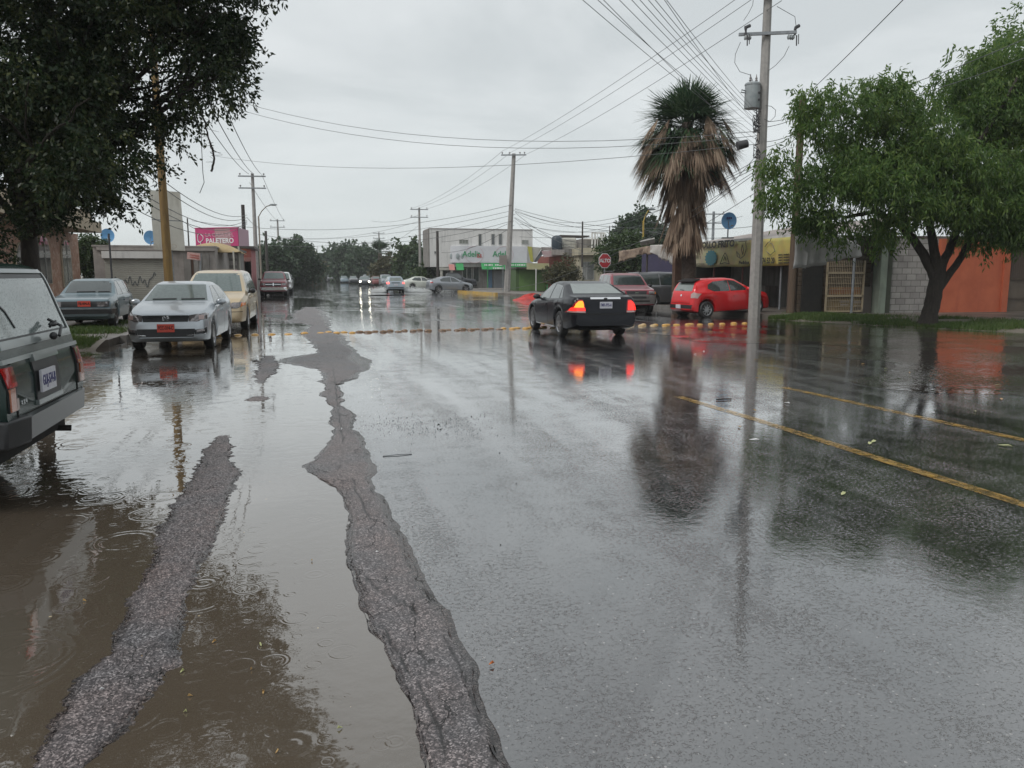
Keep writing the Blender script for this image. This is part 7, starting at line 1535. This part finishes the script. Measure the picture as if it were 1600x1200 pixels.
# scattered grit on the lane: uncountable
rs2 = np.random.RandomState(9); n = 900; c = []
for k in range(n):
    if k < 520: px_, py_ = rs2.normal(655,60), rs2.normal(663,9)
    else: px_, py_ = rs2.uniform(560,900), rs2.uniform(560,1150)
    c.append(G(px_, py_, .004))
c = np.array([tuple(v) for v in c]); r = rs2.uniform(.0015,.0055, n)*np.where(rs2.rand(n) < .05, 1.8, 1)*np.clip(np.hypot(c[:,0],c[:,1])/8,.3,1)
V = (c[:,None,:]+oct_[None]*np.stack([r,r,r*.7],1)[:,None,:]).reshape(-1,3); F_ = (tri[None]+np.arange(n)[:,None,None]*6).reshape(-1,3)
me = bpy.data.meshes.new('grit'); me.from_pydata(V.tolist(), [], F_.tolist()); o = link('grit', me, M['dark']); tag(o, 'dark grit scattered over the wet lane', 'grit', kind='stuff')
# ================================================================== TREES
M['leaf_backlit'] = leafmat('backlit_dark_leaves', (.010,.022,.010), (.023,.046,.017), (.085,.095,.03), .25)  # backlit shade of the left crown is put into these near-black greens
M['leaf_willow'] = leafmat('bright_lance_leaves', (.05,.105,.03), (.095,.175,.045), (.20,.28,.07), .6)
M['leaf_mid'] = leafmat('far_leaves', (.03,.055,.022), (.05,.085,.03), (.09,.125,.045), .3)
M['leaf_far'] = leafmat('distant_leaves', (.028,.055,.03), (.042,.075,.038), (.068,.105,.05), .3)
M['leaf_olive'] = leafmat('olive_leaves', (.05,.055,.025), (.085,.085,.04), (.13,.11,.06), .25)
def foliage(name, blobs, n, ll, lw, droop, mat, parent, seed, origin, cl=14, shell=.45, spread=.28, spray=.6, clump=0):
    """blobs: (x,y,z,r[,rz,weight]) ellipsoids; leaf-sized faces set along short drooping sprays"""
    rs = np.random.RandomState(seed); B = np.array([(b[0],b[1],b[2],b[3],b[4] if len(b) > 4 else b[3],b[5] if len(b) > 5 else 1) for b in blobs], float)
    if clump:
        nb_ = []
        for b in B:
            for _ in range(clump):
                d = rs.randn(3); d /= np.linalg.norm(d); q = rs.uniform(.45,.85); r_ = b[3]*rs.uniform(.26,.46); nb_.append((b[0]+d[0]*b[3]*q, b[1]+d[1]*b[3]*q, b[2]+d[2]*b[4]*q, r_, r_*.75, b[5]))
        B = np.array(nb_)
    vol = B[:,3]**2*B[:,4]; vol = vol**.8*B[:,5]; pr = vol/vol.sum(); ncl = n//cl
    k = rs.choice(len(B), ncl, p=pr); d = rs.randn(ncl,3); d /= np.linalg.norm(d,axis=1)[:,None]; rad = shell+(1-shell)*rs.rand(ncl)**.6
    lump = 1+.16*np.sin(d[:,0]*5+k)+.14*np.sin(d[:,1]*6+k*2)+.12*np.sin(d[:,2]*7+k)
    c = B[k,:3]+d*rad[:,None]*lump[:,None]*np.stack([B[k,3],B[k,3],B[k,4]],1)
    out = d+np.array([0,0,-droop*1.2]); out += rs.randn(ncl,3)*.35; out /= np.linalg.norm(out,axis=1)[:,None]
    t = rs.rand(ncl,cl); sl = spread*(1.0+rs.rand(ncl)*.8)
    p = c[:,None,:]+out[:,None,:]*t[:,:,None]*sl[:,None,None]+rs.randn(ncl,cl,3)*spread*.22
    p[:,:,2] -= droop*t*t*sl[:,None]*.6
    ld = out[:,None,:]*spray+rs.randn(ncl,cl,3)*.55; ld[:,:,2] -= droop; ld /= np.linalg.norm(ld,axis=2)[:,:,None]
    nn = rs.randn(ncl,cl,3); s = np.cross(ld,nn); s /= np.linalg.norm(s,axis=2)[:,:,None]+1e-9
    L_ = ll*(.6+.8*rs.rand(ncl,cl))[:,:,None]; W_ = lw*(.7+.6*rs.rand(ncl,cl))[:,:,None]
    bend = np.cross(ld,s)*L_*.12
    q = np.stack([p, p+ld*L_*.45+s*W_+bend, p+ld*L_, p+ld*L_*.45-s*W_+bend],2).reshape(-1,4,3)-np.array(origin)
    return quads_mesh(name, q, mat, parent)
def limb(mb, pts, r0, r1, seed=0, wob=.06, n=8):
    rs = random.Random(seed); P_ = [Vector(p) for p in pts]; out = []
    for a, b in zip(P_[:-1], P_[1:]):
        for k in range(5): out.append(a.lerp(b, k/5)+Vector((rs.uniform(-1,1), rs.uniform(-1,1), rs.uniform(-1,1)))*wob*(a-b).length*.12)
    out.append(P_[-1]); m = len(out); mb.tube(out, [r0+(r1-r0)*i/(m-1) for i in range(m)], n)
def tree(name, base, blobs, n, ll, lw, droop, mat, label, seed, trunk_r=.2, fork=2.0, lean=(0,0), limbs=True, cat='tree', group=None, nl=None, **kw):
    base = Vector(base); o = empty(name, base, 0, label, cat, group); e = MB(); rs = random.Random(seed)
    fk = Vector((lean[0], lean[1], fork)); limb(e, [(0,0,-.2),(fk.x*.4,fk.y*.4,fork*.5),fk], trunk_r*1.25, trunk_r*.85, seed, n=10)
    e.build('trunk', M['bark'], o, smooth=60, fix=False)
    if limbs:
        e = MB()
        for b in (blobs if nl is None else blobs[:nl]):
            t_ = Vector(b[:3])-base; mid = fk.lerp(t_, .5)+Vector((rs.uniform(-.3,.3),rs.uniform(-.3,.3),.15)); limb(e, [fk-Vector((0,0,.12)), mid, t_], trunk_r*.5, trunk_r*.12, seed, .25)
            for k in range(5):
                tt = t_+Vector((rs.uniform(-1,1),rs.uniform(-1,1),rs.uniform(-.8,.8)))*b[3]*.75; limb(e, [mid.lerp(t_, rs.uniform(.2,.9)), tt], trunk_r*.16, trunk_r*.04, seed+k, .3, 5)
        e.build('branches', M['bark'], o, smooth=60, fix=False)
    foliage('crown', blobs, n, ll, lw, droop, mat, o, seed, base, **kw)
    return o
def B_(px, py, d, rpx, k=1.0, w=1.0, dd=1.0):   # blob from its place in the picture: radius in photo pixels at that distance
    p = D(px, py, d); r = rpx*d/FOC; return (p.x, p.y, p.z, r, r*k, w)
# --- big left tree over the stone house
d0 = 15.0; tb = bz(52, d=15.5)
bl = [B_(30,60,14,190),B_(150,20,13,150),B_(250,50,13.5,130),B_(325,20,13,75,1,1.2),B_(345,105,13,42,1,1.2),B_(60,200,14,140),B_(190,150,13.5,110),B_(270,145,13.5,58,1,1.1),
      B_(30,300,14,95,.8),B_(120,270,14,72,.85,1.2),B_(165,300,14,40,1,1.3),B_(90,200,12,120),B_(-80,250,14,140),B_(-100,60,13,200),
      B_(240,228,14,34,1,.7),B_(290,215,13.5,26,1,.4),B_(318,160,13,30,1,.7),B_(235,295,14,20,1,.25),B_(190,335,14,18,1,.6),
      B_(120,-160,13,210),B_(300,-150,12.5,150),B_(400,-270,12,150,1,.8),B_(180,-380,12,250,1,.8),B_(-80,-200,13,250,1,.8),B_(395,10,13,18,1,.5),B_(375,45,13,18,1,.5)]
T1 = tree('broadleaf_tree', tb, bl, 210000, .085, .021, .32, M['leaf_backlit'], 'huge dark leafy tree filling the upper left corner, its trunk behind the green off-roader', 11, trunk_r=.17, fork=2.3, nl=14, cl=14, shell=.2, spread=.17, clump=10)
e = MB(); limb(e, [D(314,165,13)-tb, D(322,200,13)-tb, D(332,235,13)-tb, D(335,248,13)-tb, D(330,268,13)-tb], .012, .020, 3, .3, 6); rs_ = random.Random(2)
for k in range(16): a = D(317+k*1.1, 175+k*5.2, 13)-tb; limb(e, [a, a+Vector((rs_.uniform(-.18,.18), rs_.uniform(-.1,.1), rs_.uniform(-.12,.05)))], .004, .002, k, .2, 4)
e.build('broken_branch', M['bark'], T1, fix=False)
# --- big right tree
tb = G(1452, 509, .15); dR = 24.0; o = empty('broadleaf_tree', tb, 0, 'broad green tree with drooping lance-shaped leaves on the right sidewalk, forked dark trunk', 'tree')
def T(px, py, dd=0): return D(px, py, dR+dd)-tb
e = MB(); limb(e, [T(1448,516), T(1457,470), T(1466,430), T(1466,405)], .25, .21, 1, .12, 12); limb(e, [T(1447,513,.05), T(1453,492)], .33, .25, 2, .1, 12)
for k, q in enumerate([(-25,518),(22,517),(0,520)]): limb(e, [T(1455,495), T(1452+q[0]*.7,q[1]-3)], .16, .07, k, .2, 8)
e.build('trunk', M['bark'], o, smooth=70, fix=False)
e = MB()
for k, (pts, r0, r1) in enumerate([([(1463,438),(1444,398),(1420,365),(1398,345),(1370,330),(1335,300)],.17,.06),([(1420,365),(1412,340),(1400,310),(1380,260)],.14,.05),([(1465,425),(1456,370),(1450,330),(1440,260),(1430,180)],.15,.05),([(1467,428),(1486,385),(1505,340),(1520,290),(1530,220)],.14,.05),([(1466,452),(1500,405),(1518,370),(1545,330),(1590,290)],.13,.04),([(1335,300),(1290,290),(1240,280)],.07,.03),([(1370,330),(1320,340),(1270,330)],.07,.03),([(1440,260),(1380,210),(1320,170)],.08,.03),([(1530,220),(1570,160),(1590,120)],.07,.03)]):
    limb(e, [T(x, y, math.sin(k*2.1+i)*.5*i/3) for i, (x, y) in enumerate(pts)], r0, r1, k, .2, 8)
e.build('branches', M['bark'], o, smooth=70, fix=False)
bl = [B_(1300,190,23.5,58),B_(1340,175,24,62),B_(1400,200,24.5,80),B_(1295,285,23,66),B_(1370,280,23,85),B_(1450,260,23.5,95),B_(1530,250,24,95),B_(1590,220,24.5,90),B_(1235,300,23,42,.9),B_(1200,290,23,26,.9,.7),
      B_(1215,245,23.5,30),B_(1295,338,23.5,42,.6),B_(1350,345,24.5,34,.55),B_(1440,300,22.5,50,.6),B_(1520,310,23,60,.6),B_(1590,330,23,55,.65),B_(1560,150,25,75),B_(1600,110,25,60),B_(1530,120,25,45),B_(1480,170,25,60),B_(1310,375,24,22,.5,.7),B_(1390,372,25,24,.5,.7),B_(1535,358,23,30,.5,.8),B_(1640,300,24,110),B_(1262,150,23.5,20),B_(1180,285,23,12,1,.3),B_(1255,345,23.5,30,.7)]
foliage('crown', bl, 105000, .17, .023, .75, M['leaf_willow'], o, 21, tb, cl=14, shell=.3, spread=.26, spray=.5, clump=9)
tb2 = bz(1640, d=31); bl = [B_(1560,110,30,60),B_(1620,120,30,95),B_(1680,200,30,130),B_(1590,180,31,70)]
tree('broadleaf_tree', tb2, bl, 26000, .20, .035, .6, M['leaf_willow'], 'second green tree rising behind the broad one at the right edge', 22, trunk_r=.25, fork=3, spread=.45)
# climbing plant by the stone house
tb = bz(137, d=44); bl = [B_(137,388,43.5,14,1.2),B_(134,405,43.5,13,1.3),B_(140,418,43.5,10,1.1),B_(150,380,43.5,10,.7),B_(128,395,43.5,6,2.5)]
tree('climbing_shrub', tb, bl, 6000, .12, .05, .3, M['leaf_mid'], 'leafy climbing shrub between the stone house and the shutter shop', 31, trunk_r=.08, fork=1.0, cat='shrub')
# far trees
def ftree(nm, px, d, blobs, n, label, seed, mat='leaf_far', ll=None, **kw):
    b = bz(px, d=d); s_ = d/100.0; tree(nm, b, blobs, n, (ll or .42)*s_, .17*s_, .2, M[mat], label, seed, trunk_r=.3, fork=1.8, spread=.75*s_, shell=.5, **kw)
ftree('broadleaf_tree', 425, 112, [B_(425,402,112,17),B_(412,416,112,14),B_(430,420,112,20,.8),B_(440,408,112,12)], 9000, 'far green tree just right of the black pole, first of the left row', 41)
ftree('broadleaf_tree', 463, 122, [B_(462,399,122,20),B_(452,415,122,20,.8),B_(474,412,122,18),B_(463,424,122,22,.6)], 12000, 'tallest rounded tree of the far left row', 42)
ftree('broadleaf_tree', 484, 150, [B_(484,415,150,11),B_(482,425,150,11)], 4000, 'yellowish thin tree at the right end of the far left row', 43, 'leaf_olive')
ftree('broadleaf_tree', 516, 205, [B_(510,416,205,15,.8),B_(522,410,205,14),B_(520,422,205,16,.7)], 6000, 'round dark tree left of the far poles, first of the right row', 44)
ftree('broadleaf_tree', 545, 185, [B_(538,404,185,13),B_(550,402,185,14),B_(543,418,185,20,.8),B_(560,415,185,14)], 8000, 'dark tree beside the round one, second of the right row', 45)
ftree('broadleaf_tree', 570, 170, [B_(568,408,170,15),B_(580,412,170,13),B_(570,422,170,18,.7)], 7000, 'dark tree left of the far palm, third of the right row', 46)
ftree('bush', 612, 125, [B_(604,425,125,13,.8),B_(620,428,125,13,.8),B_(612,416,125,9)], 5000, 'brownish bush under the far palm', 47, 'leaf_olive', cat='bush')
ftree('broadleaf_tree', 640, 116, [B_(634,400,116,14,1,.35),B_(646,392,116,13,1,.3),B_(628,385,116,9,1,.15),B_(640,415,116,16),B_(652,418,116,12),B_(650,402,116,11)], 7000, 'half-bare tree left of the white corner building', 48, 'leaf_mid')
ftree('broadleaf_tree', 661, 104, [B_(663,412,104,11),B_(659,425,104,11),B_(668,425,104,9)], 5000, 'dark tree against the left flank of the white corner building', 49)
ftree('bush', 670, 93, [B_(667,431,93,11,.7),B_(677,433,93,8,.7)], 3000, 'light green bush at the left foot of the white corner building', 50, 'leaf_mid', cat='bush')
ftree('broadleaf_tree', 998, 84, [B_(985,362,84,18),B_(1000,358,84,20),B_(1015,366,84,18),B_(995,376,84,26,.6),B_(1020,378,84,14)], 9000, 'round dark tree crown rising behind the yellow street lamp', 51)
ftree('broadleaf_tree', 1042, 95, [B_(1042,377,95,14,.8)], 2500, 'small pale tree top between the round crown and the palm', 52, 'leaf_olive')
tb = bz(972, d=52); tree('broadleaf_tree', tb, [B_(960,392,52,24,.8),B_(985,388,52,26,.8),B_(968,412,52,26,.7),B_(993,410,52,20,.8),B_(950,406,52,16),B_(1008,396,52,12),B_(975,380,52,20,.7)], 16000, .14, .055, .3, M['leaf_mid'], 'dense dark shop tree behind the stop sign and the maroon off-roader', 53, trunk_r=.14, fork=1.6, spread=.3)
tb = bz(878, d=62); tree('bush', tb, [B_(868,425,62,14),B_(885,420,62,15),B_(878,436,62,20,.6),B_(896,432,62,8)], 7000, .16, .05, .4, M['leaf_olive'], 'grey-green bushy shrub in front of the brick shop', 54, trunk_r=.08, fork=.8, cat='bush', spread=.3)
# --- fan palm
def palm(base, ctr, rad, label, seed, nfr, ndead, scale=1.0, skirt=True, top=None, far=False):
    rs = np.random.RandomState(seed); base = Vector(base); ctr = Vector(ctr); o = empty('fan_palm', base, 0, label, 'palm tree')
    e = MB(); K = 14; e.tube([(( ctr-base)*(k/K)) for k in range(K+1)], [(.34-.10*k/K)*scale for k in range(K+1)], 14); e.build('trunk', M['palm_bark'], o, smooth=60)
    def fans(n, lo, hi, reach, fanr, droop, nm, mat, cz=0.0, hang=0.0, nb=26, spanr=(1.9,2.5)):
        Q = []
        for i in range(n):
            az = rs.uniform(0, 2*math.pi); el = rs.uniform(lo, hi); dr = np.array([math.cos(az)*math.cos(el), math.sin(az)*math.cos(el), math.sin(el)])
            c0 = np.array(ctr-base)+np.array([0,0,cz*rs.uniform(.0,1)]); L_ = reach*rs.uniform(.75,1.1); tip = c0+dr*L_; tip[2] -= droop*L_*.25
            side = np.cross(dr, [0,0,1]); side /= np.linalg.norm(side)+1e-9; upv = np.cross(side, dr)
            ps = side*.022*scale; Q.append([c0-ps, c0+ps, tip+ps*.6, tip-ps*.6])
            sp = rs.uniform(*spanr)/2
            fr = fanr*rs.uniform(.8,1.1)
            for b in range(nb):
                a = -sp+2*sp*b/(nb-1)+rs.normal(0,.03); bd = dr*math.cos(a)+side*math.sin(a)
                bd = bd+upv*rs.normal(.0,.10); l_ = fr*(1-.28*abs(a/sp)**2)*rs.uniform(.85,1.1)
                p0 = tip-dr*.02; p1 = p0+bd*l_*.55; p2 = p0+bd*l_; p1[2] -= droop*l_*.10; p2[2] -= droop*l_*rs.uniform(.3,.75)
                if hang: p1 = p1*(1-hang)+(p0+np.array([bd[0]*.25,bd[1]*.25,-1])*l_*.55)*hang; p2 = p2*(1-hang)+(p0+np.array([bd[0]*.3,bd[1]*.3,-1.0])*l_)*hang
                wv = np.cross(bd, upv+.01); wv /= np.linalg.norm(wv)+1e-9; wv = wv*.030*scale*(1.4 if far else 1)
                mid = (p0+p1)/2
                Q.append([p0-wv*.5, p0+wv*.5, p1+wv, p1-wv]); Q.append([p1-wv, p1+wv, p2+wv*.12, p2-wv*.12])
        quads_mesh(nm, np.array(Q), mat, o)
    if far:
        fans(nfr, R(-10), R(85), .85*rad, .95*rad, .45, 'green_fronds', M['palm_green']); return o
    fans(int(nfr*1.3), R(5), R(88), .55*rad, .95*rad, .3, 'green_fronds', M['palm_green'], cz=-.25*rad)
    fans(int(nfr*1.1), R(-35), R(25), .70*rad, .95*rad, .7, 'green_fronds', M['palm_green'], cz=-1.0*rad)
    fans(int(nfr*.6), R(-20), R(40), .30*rad, .85*rad, .5, 'green_fronds', M['palm_green'], cz=-.9*rad)
    fans(int(ndead*.42), R(-25), R(25), .95*rad, 1.0*rad, 1.0, 'dead_fronds', M['palm_dead'], cz=-.75*rad, hang=.66, spanr=(.8,1.7))
    fans(int(ndead*.8), R(-60), R(-20), .55*rad, .95*rad, 1.0, 'dead_skirt', M['palm_dead'], cz=-2.3*rad, hang=.9, spanr=(.8,1.5))
    fans(int(ndead*.35), R(-80), R(-50), .35*rad, .8*rad, 1.0, 'dead_skirt', M['palm_dead'], cz=-2.6*rad, hang=.95, spanr=(.6,1.2))
    return o
M['palm_green'] = leafmat('palm_fronds', (.02,.048,.026), (.04,.08,.04), (.085,.13,.055), .25)
M['palm_dead'] = leafmat('dead_palm_fronds', (.09,.062,.044), (.22,.155,.11), (.42,.32,.235), .25, .8)
M['palm_bark'] = pm('palm_trunk', (.10,.075,.06), .9, col2=(.05,.038,.03), scale=8, bump=.9, bscale=20)
dP = 34.0
palm(bz(1078, d=dP), D(1074, 192, dP), 1.58, 'tall fan palm with a thick skirt of dead brown fronds behind the banner', 61, 44, 200)
palm(bz(594, d=128), D(594, 396, 128), 1.7, 'distant palm in the row of trees left of the white corner building', 62, 26, 0, 1.3, far=True)
# green rolled litter of leaves on the right sidewalk
# ---------------------------------------------------------------- air
M['haze'] = bpy.data.materials.new('haze'); M['haze'].use_nodes = True
nt = M['haze'].node_tree; nt.nodes.clear(); ou = nt.nodes.new('ShaderNodeOutputMaterial'); pv = nt.nodes.new('ShaderNodeVolumePrincipled')
pv.inputs['Color'].default_value = (.93,.96,.97,1); pv.inputs['Density'].default_value = .00045; pv.inputs['Anisotropy'].default_value = 0.0
nt.links.new(pv.outputs[0], ou.inputs['Volume'])
HAZE = True
if HAZE:
    e = MB(); e.box(-260,260,-60,620,-1.5,26); o = e.build('haze', M['haze']); o['kind'] = 'stuff'; o['label'] = 'thin rain haze over the avenue'
